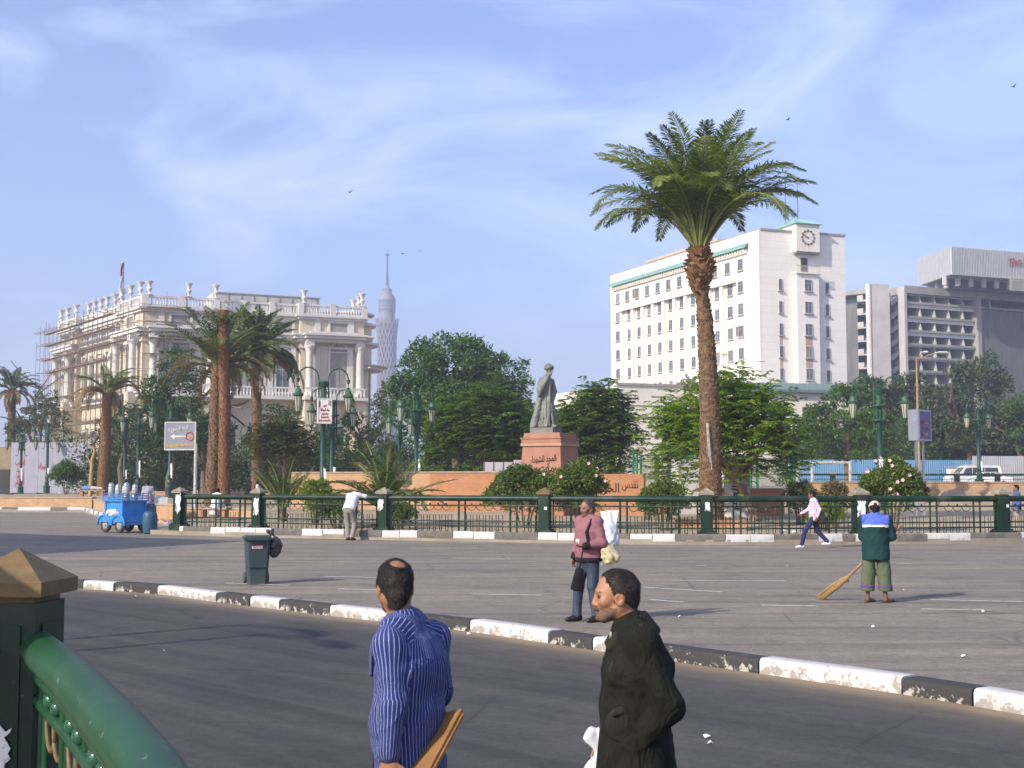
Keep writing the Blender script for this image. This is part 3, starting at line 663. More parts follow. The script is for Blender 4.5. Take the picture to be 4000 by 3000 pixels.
# ---- purple advertising sign
ax = W(3612, 60, .5); ad_ = thing('advert_sign', 'purple advertising box sign on two thin white poles', 'sign', (ax.x, 60, .55), R(52))
M_purple = pm('advert_purple', (.045, .03, .15), .35, (.06, .035, .2), 2, .5, spec=.5); M_alu = pm('aluminium', (.45, .46, .48), .4, (.35, .36, .38), 5, .5, metal=.3); M_grey = pm('galvanised', (.5, .5, .5), .5, (.36, .36, .37), 6)
z0 = CH + (1887 - 1722) / F * 60 - .55; z1 = CH + (1887 - 1602) / F * 60 - .55; zc = (z0 + z1) / 2
MB().box((0, .25, zc), (1.5, .5, z1 - z0)).build('case', M_white, ad_)
MB().box((.02, -.012, zc), (1.38, .03, (z1 - z0) * .9)).build('panel', M_purple, ad_)
f_ = MB()
for s in (-1, 1): f_.box((s * .74, -.015, zc), (.07, .06, z1 - z0))
for z in (z0 + .03, z1 - .03): f_.box((0, -.016, z), (1.41, .06, .07))
f_.build('panel_frame', M_alu, ad_)
MB().path([(-.6, .2, -.3), (-.6, .2, z0 + .1)], .075, 10).build('pole', M_grey, ad_, smooth=40); MB().path([(.3, .2, -.3), (.3, .2, z0 + .1)], .055, 10).build('pole', M_grey, ad_, smooth=40)
M_yel = pm('yellow_letters', (.6, .5, .05), .6)
for k, (s, z, wdt, mt) in enumerate((('مصر', .12, .36, M_yel), ('للإعلان', .12, .4, M_redp), ('والدعاية', -.12, .9, M_redp), ('القاهرة', -.36, .4, M_yel), ('ت شارع', -.36, .45, M_redp))):
    lettering(arabic(s), .2, mt, ad_, ((.1, -.38, .0, .1, -.38)[k], -.03, zc + z * 1.2), (R(90), 0, 0), .006, width=wdt)
# ---- modern street lights (grey poles with cobra heads)
def street_light(label, px, ptop, Y, zbase, arms, hgt=None, mat=None):
    mat = mat or M_grey
    x = (px - 2000) / F * Y; t = thing('street_light', label, 'street light', (x, Y, zbase)); h = CH + (1887 - ptop) / F * Y - zbase
    MB().path([(0, 0, 0), (0, 0, h)], [.13, .06], 8).build('pole', mat, t, smooth=40)
    for dx_, dy_, up_ in arms:
        e = Vector((dx_, dy_, h + up_)); a = MB().path([(0, 0, h - .1), e * .6 + Vector((0, 0, h * .4)), e], .04, 6).build('arm', mat, t, smooth=40)
        d = Vector((dx_, dy_, 0)).normalized(); b = MB(); b.path([e - d * .1, e + d * .25 + Vector((0, 0, .05)), e + d * .75 + Vector((0, 0, .03)), e + d * .95], [.06, .16, .17, .05], 10, flat=.55); b.build('lamp_head', pm('lamp_head', (.6, .61, .63), .35, spec=.5) if 'lamp_head' not in MATS else MATS['lamp_head'], t, smooth=50)
    return t
street_light('grey street light with two heads in front of the white clock building', 2897, 1430, 135, .6, [(1.6, -.3, .45), (.9, -1.2, -.35)])
street_light('rusty street light with two heads rising behind the advertising sign', 3587, 1400, 100, 1.7, [(1.5, -.2, .42), (.1, -1.2, .3)], mat=pm('rusty_pole', (.36, .26, .16), .8, (.25, .17, .1), 4))
street_light('street light with two heads left of the clock building podium', 2361, 1545, 130, .6, [(1.1, -.3, .55), (.5, .8, .6)])
street_light('plain grey street light beside the corner building', -5204, -1285, 9.3, 0.0, [(.5, -1.1, .3)])
street_light('plain grey street light next to the other kerbside light', -5000, -1150, 10.2, 0.0, [(.5, -1.1, .3)])
st_p = thing('shade_pillar', 'unseen stone pillar added beside the green handrail to shade its capped post', 'pillar', (-4.42, 5.28, .1)); MB().box((0, 0, 1.28), (.62, .62, 2.56), R(20)).build('shaft', M_conc, st_p); MB().box((0, 0, 2.62), (.8, .8, .14), R(20)).build('cap', M_capg, st_p)  # added out of view, sized to keep sun off the near post below its cap
street_light('thin dark pole with a round floodlight right of the palace', 1440, 1445, 125, .7, [(.05, -.3, .1)], mat=M_lampd)
# ================================================================== BUILDINGS
M_cream = pm('palace_cream', (.58, .51, .39), .85, (.49, .425, .325), .35, .5, .1, 8); M_pwhite = pm('palace_white', (.62, .60, .565), .8, (.50, .475, .44), .5, .5)
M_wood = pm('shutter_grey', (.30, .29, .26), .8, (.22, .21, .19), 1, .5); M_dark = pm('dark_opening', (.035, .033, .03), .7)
M_gl = pm('window_glass', (.06, .075, .085), .12, (.10, .12, .13), .35, .5, spec=.6)
M_gl2 = pm('window_glass_grey', (.14, .155, .165), .2, (.085, .10, .11), .5, .5, spec=.5)
# ---------------------------------------------------------------- palace
PC = Vector((-44.3, 155, 0)); PR = Vector((-19.9, 165.5, 0)); PL = Vector((-63.2, 181, 0))
pal = thing('palace', 'ornate cream palace with white cornices, columns and rooftop urns', 'building', (PC.x, PC.y, 0))
STF = {'balusters', 'dentils', 'glazing_bars', 'metal_ribs', 'breeze_blocks', 'clock_corbels', 'shed_ribs'}
def stf(o, name): return tag(o, kind='stuff') if name in STF else o
def pb(name, mb, mat, sm=None, parent=pal): return stf(mb.build(name, mat, parent, origin=PC, smooth=sm), name)
ff = Fr(PC, PR); fs = Fr(PL, PC); Lf, Ls = ff.L, fs.L
fr2 = Fr(PR, PR + ff.n * -1 * 24)              # short right flank
back = PR - ff.n * 24
m = MB(); m.prism([(PC.x, PC.y), (PR.x, PR.y), (back.x, back.y), (PL.x + 4, PL.y + 10), (PL.x, PL.y)], 0, 23.4); pb('wall', m, M_cream)
# pavilions (projecting bays)
for fr, t0, t1 in ((ff, -.5, 8.0), (ff, 18.6, Lf + .4), (fs, Ls - 7.5, Ls + .45), (fs, -.4, 7)):
    m = MB(); m.fbox(fr, t0, t1, -.5, .9, 0, 23.3); pb('pavilion_wall', m, M_cream)
def band(fr, segs, z0, z1, pr, name='cornice', mat=None):
    m = MB()
    for t0, t1, d in segs: m.fbox(fr, t0 - pr, t1 + pr, d - .2, d + pr, z0, z1)
    return pb(name, m, mat or M_pwhite)
SEG_F = [(-.5, 8.0, .9), (8.0, 18.6, 0), (18.6, Lf + .4, .9)]; SEG_S = [(-.4, 7, .9), (7, Ls - 7.5, 0), (Ls - 7.5, Ls + .45, .9)]
for fr, seg in ((ff, SEG_F), (fs, SEG_S)):
    for z0, z1, p in ((22.9, 23.2, .35), (23.2, 23.45, .6), (20.0, 20.35, .45), (20.35, 20.75, .95), (20.75, 21.0, 1.15), (12.5, 12.9, .6), (12.9, 13.1, .8), (19.2, 19.45, .2), (5.0, 5.3, .3)): band(fr, seg, z0, z1, p)
    for t0, t1, d in seg:                         # parapet: solid panels and balusters
        m = MB(); n = max(1, round((t1 - t0) / 4)); mb_ = MB()
        m.fbox(fr, t0, t1, d - .1, d + .2, 24.6, 24.85); m.fbox(fr, t0, t1, d - .1, d + .2, 23.45, 23.75)
        for k in range(n + 1):
            tt = t0 + (t1 - t0) * k / n; m.fbox(fr, tt - .35, tt + .35, d - .14, d + .3, 23.45, 24.95)
        for k in range(n):
            a0, a1 = t0 + (t1 - t0) * k / n + .5, t0 + (t1 - t0) * (k + 1) / n - .5
            if d > 0 or k % 2 == 0:
                q = int((a1 - a0) / .34)
                for j in range(q):
                    p = fr.pt(a0 + (j + .5) * (a1 - a0) / q, d + .05, 0); mb_.lathe([(.07, 23.75), (.12, 23.95), (.06, 24.25), (.1, 24.6)], p, 6)
            else: m.fbox(fr, a0, a1, d - .05, d + .1, 23.75, 24.6)
        pb('parapet', m, M_pwhite)
        if mb_.v: pb('balusters', mb_, M_pwhite, 40)
# urns
ur = MB(); ur.box((0, 0, 0), (.9, .9, .12)); ur.lathe([(.42, 0), (.42, .12), (.2, .22), (.17, .42), (.42, .75), (.46, .98), (.26, 1.2), (.27, 1.35), (.45, 1.85), (.68, 2.08), (.70, 2.16), (.3, 2.1)], n=14); URN = ur.mesh('urn', M_pwhite, 40)
upos = [ff.pt(t, .95, 24.95) for t in (-.1, 4.6, 7.9)] + [ff.pt(t, .95, 24.95) for t in (19.0, Lf + .1)] + [fr2.pt(1.2, .3, 24.9), fr2.pt(4.5, .5, 24.9)]
upos += [fs.pt(t, .95, 24.95) for t in (-.1, 3.0, 6.8)] + [fs.pt(t, .1, 24.95) for t in (9.5, 12, 14.5, 17.0, 20.0, 22.8)] + [fs.pt(Ls - t, .95, 24.95) for t in (7.2, 3.8, .4)]
for p in upos:
    m = MB(); p2 = p - PC; link('urn', URN, pal, p2).scale = (.74, .74, .74); 
# windows
def wmesh(w, h, arch=False, depth=.3, surround=.28, fill=None, mull=True):
    f = MB()
    f.box((-w / 2 - surround / 2, -.04, h / 2), (surround, .24, h + (0 if arch else surround * 2))); f.box((w / 2 + surround / 2, -.04, h / 2), (surround, .24, h + (0 if arch else surround * 2)))
    f.box((0, -.07, -.12), (w + surround * 2.6, .4, .24))
    if not arch: f.box((0, -.06, h + .15), (w, .2, .3)); f.box((0, -.14, h + .4), (w + surround * 2.8, .4, .2))
    else:
        r = w / 2 + surround / 2; pts = [(r * math.cos(a), -.04, h + r * math.sin(a)) for a in [math.pi * j / 12 for j in range(13)]]; f.path(pts, surround / 2, 6)
        f.box((0, -.12, h + r), (.3, .3, .6)); f.box((0, -.06, h), (w, .2, .14))
    p = MB(); p.box((0, .03, h / 2), (w, .1, h))
    if arch:
        poly = [(w / 2 * math.cos(a), h + w / 2 * math.sin(a)) for a in [math.pi * j / 12 for j in range(13)]]; n = len(poly); p.add([(x, -.02, z) for x, z in poly], [tuple(range(n))[::-1]])
    mu = MB()
    if mull: mu.box((0, -.04, h / 2), (.12, .06, h)); mu.box((0, -.041, h * .62), (w, .06, .12))
    return f.mesh('window_surround', M_pwhite), p.mesh('pane', fill or M_gl2), (mu.mesh('mullion', M_wood) if mull else None)
WA = wmesh(2.2, 5.4, True, fill=M_wood); WB = wmesh(2.3, 1.35, fill=M_wood, mull=False); WC = wmesh(1.5, 2.8, fill=M_gl2); WD = wmesh(1.7, 4.6, True, fill=M_gl2)
def win(fr, t, d, z, ws, parent=pal, org=PC, nm='window'):
    o = link(nm, ws[0], parent, fr.pt(t, d, z) - org, fr.rz); link('pane', ws[1], o)
    if ws[2]: link('mullion', ws[2], o)
    return o
for t in (3.7, 23.6): win(ff, t, .93, 13.4, WA); win(ff, t, .93, 21.2, WB); win(ff, t, .93, 6.2, WC)
for t in (10, 13.3, 16.6): win(ff, t, .03, 13.6, WD); win(ff, t, .03, 6.2, WC)
for t in (10, 13.3, 16.6): win(ff, t, .03, 21.1, WB)
for t in (3.3, Ls - 3.6): win(fs, t, .93, 13.4, WA); win(fs, t, .93, 21.2, WB)
for k in range(5):
    t = 9.2 + k * (Ls - 18.4) / 4; win(fs, t, .03, 13.6, WD); win(fs, t, .03, 21.1, WB); win(fs, t, .03, 6.2, WC)
# columns, entablature porticos, balcony
cm = MB(); cm.lathe([(.62, 13.1), (.62, 13.45), (.5, 13.6), (.47, 14), (.41, 18.4), (.44, 18.5), (.42, 18.6), (.6, 19.15), (.7, 19.3), (.7, 19.45)], n=14); COLM = cm.mesh('column', M_pwhite, 40)
for fr, ts, d in ((ff, (.4, 7.2, 19.6, 26.2), 1.7), (fs, (.5, 6.2, Ls - 6.6, Ls - .6), 1.7)):
    for t in ts:
        link('column', COLM, pal, fr.pt(t, d, 0) - PC); m = MB(); m.fbox(fr, t - .55, t + .55, .8, d + .55, 19.45, 20.0); pb('column_block', m, M_pwhite)
        m = MB(); m.fbox(fr, t - .7, t + .7, .8, d + .7, 0, 13.08); pb('pedestal', m, M_cream)
PIL = []
for t in (8.9, 11.6, 15.0, 17.9): PIL.append((ff, t - .3, t + .3, 0, .28, 13.1, 19.4))
for k in range(7): t = 7.6 + k * (Ls - 15.2) / 6; PIL.append((fs, t - .3, t + .3, 0, .28, 13.1, 19.4))
for fr, ts in ((ff, (1.4, 6.0, 20.8, 25.2)), (fs, (1.2, 5.4))):
    for t in ts: PIL.append((fr, t - .28, t + .28, .9, 1.12, 13.1, 19.3)); PIL.append((fr, t - .35, t + .35, .9, 1.1, 21.0, 22.9))
for q_ in PIL: pb('pilaster', MB().fbox(*q_), M_pwhite)
for t0, t1 in ((-.2, 7.8), (18.9, Lf + .2)):
    m = MB(); m.fbox(ff, t0, t1, .9, 2.7, 20.36, 20.72); m.fbox(ff, t0 - .2, t1 + .2, .9, 3.0, 20.72, 20.98); m.fbox(ff, t0 + .3, t1 - .3, .9, 2.2, 19.95, 20.36); m.fbox(ff, t0 + .8, t1 - .8, .9, 1.9, 20.98, 21.3); pb('portico_roof', m, M_pwhite)
    m = MB(); m.fbox(ff, t0 - .2, t1 + .2, .9, 3.1, 12.52, 12.88); m.fbox(ff, t0, t1, 2.6, 2.8, 13.9, 14.1)
    for k in range(18): 
        p = ff.pt(t0 + (k + .5) * (t1 - t0) / 18, 2.7, 0); m.lathe([(.08, 12.9), (.13, 13.15), (.07, 13.5), (.1, 13.9)], p, 6)
    pb('balcony', m, M_pwhite)
m = MB(); m.fbox(ff, 8, 18.6, 1.6, 1.8, 13.9, 14.1); m.fbox(ff, 8, 18.6, -.1, 2.0, 12.54, 12.86)
for k in range(26): m.lathe([(.08, 12.9), (.13, 13.15), (.07, 13.5), (.1, 13.9)], ff.pt(8.2 + k * .4, 1.7, 0), 6)
pb('balcony', m, M_pwhite)
# round bay on the right flank with canopy
rc = fr2.pt(6, 0, 0); m = MB(); m.lathe([(3.4, 0), (3.4, 23.4)], rc, 24); pb('round_bay', m, M_cream, 40)
m = MB()
for r, z0, z1 in ((4.4, 20.3, 20.7), (4.0, 22.9, 23.3), (5.6, 17.4, 17.6), (4.9, 17.0, 17.4), (4.2, 12.5, 13.0), (3.75, 24.4, 24.7)): m.lathe([(r - .2, z0), (r, z0 + .1), (r, z1)], rc, 28)
pb('round_cornices', m, M_pwhite, 30)
# roof shed
sh = MB(); c0 = ff.pt(8.3, -3.2, 0); sh.obox(c0 + Vector((0, 0, 23.3)), ff.u * 13.8, ff.n * -6, (0, 0, 3.0)); pb('roof_shed', sh, pm('shed_grey', (.48, .48, .46), .8, (.35, .35, .34), .8))
sh = MB(); 
for k in range(9): sh.fbox(ff, 8.5 + k * 1.65, 8.58 + k * 1.65, -3.2, -3.12, 23.4, 26.25)
sh.fbox(ff, 8.2, 22.2, -3.25, -3.1, 26.2, 26.34); pb('shed_ribs', sh, M_wood)
fl = thing('roof_flag', 'red white and black flag hanging limp on the palace roof', 'flag', fs.pt(14, -3, 23.4)); MB().path([(0, 0, 0), (0, 0, 8.6)], .07, 6).build('flagpole', M_wood, fl)
for k, c in enumerate(((.03, .03, .05), (.6, .6, .6), (.4, .04, .05))):
    a = MB(); a.path([(-.25 - .12 * (2 - k), -.1, 3.0 + k * 1.8), (-.3, .05, 3.9 + k * 1.8), (-.12, 0, 4.8 + k * 1.8)], [.3, .34, .28], 8, flat=.35); a.build('flag_stripe', pm('flag_%d' % k, c, .8), fl, smooth=50)
# scaffolding along the side facade and the corner
scf = thing('scaffolding', 'rusty tube scaffolding covering the side of the palace', 'scaffolding', (PL.x, PL.y, 0)); M_scaf = pm('rusty_tube', (.30, .24, .19), .8, (.2, .155, .12), 3); M_plank = pm('planks', (.33, .25, .17), .9, (.24, .17, .11), 2)
rs = random.Random(2); st, lg, pk = MB(), MB(), MB()
for fr, t0, t1, ztop in ((fs, -5, Ls + 1.2, 23.5), (ff, -.8, 4.2, 23.5)):
    n = int((t1 - t0) / 1.9)
    for k in range(n + 1):
        t = t0 + k * (t1 - t0) / n
        for d in (1.6, 2.9):
            zt = ztop + rs.uniform(-1.5, 2.0); st.path([fr.pt(t + rs.uniform(-.1, .1), d, 0), fr.pt(t, d, zt)], .032, 4)
    for z in [2 + 1.95 * i for i in range(12)]:
        for d in (1.6, 2.9):
            if rs.random() < .93: lg.path([fr.pt(t0 - rs.uniform(0, 1), d, z + rs.uniform(-.1, .1)), fr.pt(t1 + rs.uniform(0, 1), d, z + rs.uniform(-.1, .1))], .032, 4)
        for k in range(n):
            if rs.random() < .7: lg.path([fr.pt(t0 + k * (t1 - t0) / n, 1.0, z + .1), fr.pt(t0 + k * (t1 - t0) / n, 3.4, z + .1)], .04, 4)
    for z in (9.8, 11.7, 13.9, 17.6, 19.5, 21.5, 23.2):
        q = rs.uniform(0, .3) * (t1 - t0); pk.fbox(fr, t0 + q * .3, t1 - q, 1.9, 2.6, z, z + .05)
for k in range(10): t = rs.uniform(0, Ls - 3); lg.path([fs.pt(t, 2.95, 2 + k * 2), fs.pt(t + 3.5, 2.95, 5.5 + k * 2)], .04, 4)
org = PL.copy()
st.build('standards', M_scaf, scf, origin=org); lg.build('ledgers', M_scaf, scf, origin=org); pk.build('plank_decks', M_plank, scf, origin=org)
nt_ = thing('green_netting', 'green debris netting hanging from the palace scaffolding', 'netting', fs.pt(Ls - 4.2, 3.0, 10.2)); a = MB()
K = 14
for i in range(K + 1):
    for j in range(9):
        w_ = 1.55 * (1 - .45 * j / 8); p = fs.u * (-w_ + 2 * w_ * i / K) + fs.n * (.16 * math.sin(i * 1.7 + j * .4)) + Vector((0, 0, 3.6 - j * .95 + .2 * math.sin(i * .9)))
        a.v.append(tuple(p))
for i in range(K):
    for j in range(8): q = i * 9 + j; a.f.append((q, q + 9, q + 10, q + 1))
nm_ = a.build('net_sheet', pm('net_green', (.02, .20, .13), .8, (.01, .12, .08), 2), nt_, smooth=60); nm_.modifiers.new('s', 'SOLIDIFY').thickness = .03
# ---------------------------------------------------------------- clock building
AC = Vector((37.4, 190, 0)); AL = AC + Vector((-.402, .916, 0)).normalized() * 47; AR = AC + Vector((.94, .34, 0)).normalized() * 14.7
alb = thing('clock_building', 'tall white office building with a wall clock and green tiled eaves', 'building', (AC.x, AC.y, 0))
def stonew(name, a, b_, sc):
    m, nt, b = nmat(name); t = nt.nodes.new('ShaderNodeTexCoord').outputs['Object']; sn = nt.nodes.new('ShaderNodeSeparateXYZ'); nt.links.new(t, sn.inputs[0])
    q = nt.nodes.new('ShaderNodeMath'); q.operation = 'ADD'; nt.links.new(sn.outputs[0], q.inputs[0]); nt.links.new(sn.outputs[1], q.inputs[1]); cm = nt.nodes.new('ShaderNodeCombineXYZ'); nt.links.new(q.outputs[0], cm.inputs[0]); nt.links.new(sn.outputs[2], cm.inputs[1])
    bt = nt.nodes.new('ShaderNodeTexBrick'); nt.links.new(cm.outputs[0], bt.inputs['Vector']); bt.inputs['Scale'].default_value = 1; bt.inputs['Brick Width'].default_value = sc * 2; bt.inputs['Row Height'].default_value = sc; bt.inputs['Mortar Size'].default_value = .02
    for k, c in (('Color1', a), ('Color2', b_), ('Mortar', tuple(x * .8 for x in b_))): bt.inputs[k].default_value = tuple(c) + (1,)
    n = noise(nt, .3, 5, .6, t, (1, 1, .3)); x = mixc(nt, ramp(nt, n.outputs[0], [(.5, 0), (.8, .3)]).outputs[0], bt.outputs[0], tuple(z * .75 for z in b_))
    nt.links.new(x.outputs[0], b.inputs['Base Color']); b.inputs['Roughness'].default_value = .85; return m
M_alw = stonew('white_stone', (.74, .71, .65), (.71, .68, .62), 1.1); M_alc = pm('cream_render', (.70, .66, .57), .85, (.58, .54, .46), .4, .4); M_tile = pm('green_tile', (.22, .40, .35), .6, (.17, .33, .29), 2, .5)
M_edge = pm('parapet_cap', (.32, .29, .25), .8); M_frm = pm('window_frame', (.40, .38, .34), .6)
fa, fb = Fr(AL, AC), Fr(AC, AR); La, Lb = fa.L, fb.L
def ab(name, mb, mat, sm=None): return stf(mb.build(name, mat, alb, origin=AC, smooth=sm), name)
bk = AR + (AL - AC)
TOP = 40.0
m = MB(); m.prism([(AC.x, AC.y), (AR.x, AR.y), (bk.x, bk.y), (AL.x, AL.y)], 0, TOP); ab('wall', m, M_alw)
m = MB(); m.fbox(fa, -.15, La + .15, -.4, .15, TOP, TOP + .3); m.fbox(fb, .02, Lb + .15, -.4, .15, TOP, TOP + .3); ab('parapet_cap', m, M_edge)
# projecting stone skin on the long side, leaving recessed window bays
def T(t): return La - t                          # photographed distances run from the corner
m = MB(); m.fbox(fa, 0, T(43.0), .0, .45, 0, TOP); m.fbox(fa, T(6.2), La, .0, .45, 0, TOP); m.fbox(fa, T(43.0), T(6.2), 0, .45, 33.2, TOP); ab('stone_skin', m, M_alw)
m = MB(); m.fbox(fa, T(43.3), T(6.0), .4, .85, 32.9, 33.25); m.fbox(fa, T(45.9), T(2.9), .4, .8, 36.95, 37.6); ab('string_course', m, M_alc)
m = MB()
for i in range(60):
    t = T(45.5) + i * 42.2 / 59; m.fbox(fa, t - .15, t + .15, .8, 1.05, 37.15, 37.6)
ab('dentils', m, M_alc)
e = MB(); t0, t1 = T(46.2), T(2.6)
q = [fa.pt(t0, .45, 38.55), fa.pt(t1, .45, 38.55), fa.pt(t1 + .2, 1.35, 37.95), fa.pt(t0 - .2, 1.35, 37.95)]; e.add(q + [v - Vector((0, 0, .28)) for v in q], [(3, 2, 1, 0), (4, 5, 6, 7), (2, 3, 7, 6), (1, 2, 6, 5), (3, 0, 4, 7)])
for k in range(0, 89): 
    t = t0 + (t1 - t0) * k / 88; e.path([fa.pt(t, .47, 38.58), fa.pt(t, 1.35, 38.0)], .08, 4)
ab('tiled_eave', e, M_tile)
cols = [4.85 + 3.58 * i for i in range(12)]
for i in range(1, 10):
    t = cols[i] + 1.79; m = MB(); m.fbox(fa, T(t) - .38, T(t) + .38, .0, .62, 0, 32.9); ab('pilaster', m, M_alw)
M_curt = pm('drawn_curtain', (.27, .255, .22), .6, (.18, .17, .15), 3)
def simple_window(w, h, sill=True, bar=.09):
    f = MB()
    for s in (-1, 1): f.box((s * (w / 2 - bar / 2), -.03, h / 2), (bar, .12, h))
    f.box((0, -.031, bar / 2), (w - bar * 2, .12, bar)); f.box((0, -.031, h - bar / 2), (w - bar * 2, .12, bar))
    if bar > .05: f.box((0, -.02, h / 2), (.05, .1, h - .2)); f.box((0, -.022, h * .68), (w - .2, .09, .045))
    if sill: f.box((0, -.11, -.09), (w + .3, .34, .16))
    return f.mesh('window_frame', M_frm), MB().box((0, .01, h / 2), (w - .12, .06, h - .1)).mesh('pane', M_gl), MB().box((0, .0, h / 2), (w - .12, .06, h - .1)).mesh('pane', M_gl2), MB().box((-w / 2 - .02, -.3, h / 2), (.05, .55, h - .15)).mesh('open_shutter', M_frm), MB().box((0, .0, h / 2), (w - .12, .06, h - .1)).mesh('pane', M_curt)
SW = simple_window(1.4, 1.75); SW2 = simple_window(1.25, 1.75); SL = simple_window(.62, 1.75, bar=.04)
rw = random.Random(3)
def awin(fr, t, d, z, ws):
    o = link('window', ws[0], alb, fr.pt(t, d, z) - AC, fr.rz); link('pane', ws[1 if rw.random() < .55 else 2 if rw.random() < .65 else 4], o)
    if rw.random() < .05: link('open_shutter', ws[3], o)
for r_ in range(9):
    z = 34.6 - 3.42 * r_
    if z < 10: break
    for i, t in enumerate(cols):
        d = .47 if (r_ == 0 or i in (0, 11)) else .03
        awin(fa, T(t), d, z, SW)
ro = MB().lathe([(.42, 0), (.5, .06), (.38, .1), (.2, .14)], n=14); ROM = ro.mesh('roundel', M_alc, 40)
for i in range(1, 10):
    o = link('roundel', ROM, alb, fa.pt(T(cols[i] + 1.79), .45, 35.4) - AC); o.rotation_euler = (R(90), 0, fa.rz)
# clock end
m = MB(); m.fbox(fb, 5.5, 9.4, 0, .9, 0, 33.6); ab('stair_bay', m, M_alw)
m = MB(); m.fbox(fb, 5.4, 9.5, 0, 1.15, 37.0, 41.2); m.fbox(fb, 5.4, 9.5, -6, 0, 40.0, 41.2); ab('clock_box', m, M_alc)
m = MB()
for k in range(9): m.fbox(fb, 5.45 + k * .49, 5.65 + k * .49, .1, 1.05, 36.72, 37.0)
ab('clock_corbels', m, M_edge)
e = MB(); a = [fb.pt(5.1, 1.5, 41.2), fb.pt(9.8, 1.5, 41.2), fb.pt(9.8, -6.3, 41.2), fb.pt(5.1, -6.3, 41.2), fb.pt(6.6, -1.2, 42.3), fb.pt(8.3, -1.2, 42.3), fb.pt(8.3, -4, 42.3), fb.pt(6.6, -4, 42.3)]
e.add(a, [(0, 1, 5, 4), (1, 2, 6, 5), (2, 3, 7, 6), (3, 0, 4, 7), (4, 5, 6, 7), (3, 2, 1, 0)])
for k in range(12): e.path([fb.pt(5.1 + k * .43, 1.52, 41.24), fb.pt(6.6 + k * .155, -1.2, 42.33)], .07, 4)
ab('clock_roof', e, M_tile)
M_ck = pm('clock_iron', (.10, .095, .09), .6)
ckc = fb.pt(7.45, 1.2, 39.15) - AC
ck = link('clock', MB().torus((0, 0, 0), 1.02, .035, 'y', 32, 6).mesh('clock', M_ck), alb, ckc, fb.rz)
for k in range(12):
    a = k * math.pi / 6; x = MB(); x.obox((-.05, -.03, .86), (.1, 0, 0), (0, .06, 0), (0, 0, .40)); x.box((0, 0, 1.12), (.22, .06, .08)); o = link('hour_mark', x.mesh('hour_mark', M_ck), ck); o.rotation_euler = (0, a, 0)
for a, l, w_ in ((R(-65), .95, .09), (R(-74), .62, .13)):
    o = link('hand', MB().box((0, -.05, l / 2 - .1), (w_, .05, l + .2)).mesh('hand', M_ck), ck); o.rotation_euler = (0, a, 0)
for k in range(6):
    z = 31.0 - k * 3.37
    awin(fb, 7.45, .93, z, SW2); awin(fb, 3.2, .03, z, SL); awin(fb, 11.4, .03, z - .1, SL)
M_pk = pm('pink_stone', (.45, .34, .30), .85)
for k in (2, 3): ab('pink_panel', MB().fbox(fb, 6.85, 8.05, .9, .93, 31.0 - k * 3.37 - 1.5, 31.0 - k * 3.37 - .2), M_pk); ab('pink_panel', MB().fbox(fb, 2.95, 3.45, 0, .03, 31 - k * 3.37 - 1.5, 31 - k * 3.37 - .2), M_pk)
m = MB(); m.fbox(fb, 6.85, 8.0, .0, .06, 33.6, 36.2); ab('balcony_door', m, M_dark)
m = MB(); m.fbox(fb, 5.3, 9.6, 0, 1.3, 33.6, 33.85); ab('balcony_slab', m, M_alc)
m = MB(); m.path([fb.pt(5.35, 1.25, 34.8), fb.pt(9.55, 1.25, 34.8)], .05, 4)
for k in range(22): m.path([fb.pt(5.35 + k * .2, 1.25, 33.8), fb.pt(5.35 + k * .2, 1.25, 34.8)], .025, 4)
ab('balcony_rail', m, M_frm)
m = MB()
for t, d, h in ((T(2), -6, 9.5), (T(-1) - 4, -9, 8.5)): m.path([fa.pt(t, d, TOP), fa.pt(t, d, TOP + h)], .06, 5)
ab('antenna', m, M_ck)
pent = MB(); pent.obox(fa.pt(T(36), -3, TOP), fa.u * 20, fa.n * -5, (0, 0, 1.2)); ab('roof_house', pent, M_alc)
cap = MB(); cap.obox(fa.pt(T(38), -2, TOP + 1.2), fa.u * 23, fa.n * -7, (0, 0, .35)); ab('roof_house_slab', cap, pm('peach', (.55, .42, .28), .8))
fl2 = thing('green_flag', 'limp green flag on a pole on the clock building roof', 'flag', fa.pt(T(20), -.8, TOP + .3)); MB().path([(0, 0, 0), (0, 0, 11)], .08, 6).build('flagpole', M_ck, fl2)
MB().path([(.1, -.05, 4.5), (.25, 0, 6.5), (.12, .05, 8.2), (.2, 0, 9.8), (.05, 0, 10.8)], [.12, .26, .2, .3, .1], 8, flat=.5).build('flag_cloth', pm('flag_green', (.02, .33, .2), .8), fl2, smooth=50)
# podium wings of the clock building
pd0 = Vector(((2414 - 2000) / F * 178, 178, 0)); pd1 = pd0 + Vector((.95, .31, 0)).normalized() * 26; pdl = pd0 + Vector((-.42, .907, 0)).normalized() * 24
m = MB(); m.prism([(pd0.x, pd0.y), (pd1.x, pd1.y), (pd1.x - 8, pd1.y + 20), (pdl.x, pdl.y)], 0, 15.7); ab('podium', m, M_alc)
fp = Fr(pd0, pd1); m = MB(); m.fbox(fp, -.2, 26, -.2, .25, 15.7, 16.05); m.fbox(fp, 0, 26, 0, .15, 11.2, 11.35); m.fbox(fp, 5, 24, 0, .12, 14.2, 14.32); m.fbox(fp, .3, 12, 0, .12, 12.9, 13.0); ab('podium_bands', m, M_edge)
for k in range(7): m = MB(); m.fbox(fp, 3 + k * 2.1, 4.3 + k * 2.1, .01, .16, 11.38, 11.6); ab('podium_vent', m, M_edge)
m = MB(); m.fbox(fp, 7.4, 10.4, 0, .08, 3.4, 7.6); ab('podium_window', m, M_gl2)
m = MB(); m.fbox(fp, 14, 17, 0, .08, 3.4, 7.6); ab('podium_window', m, M_gl2)
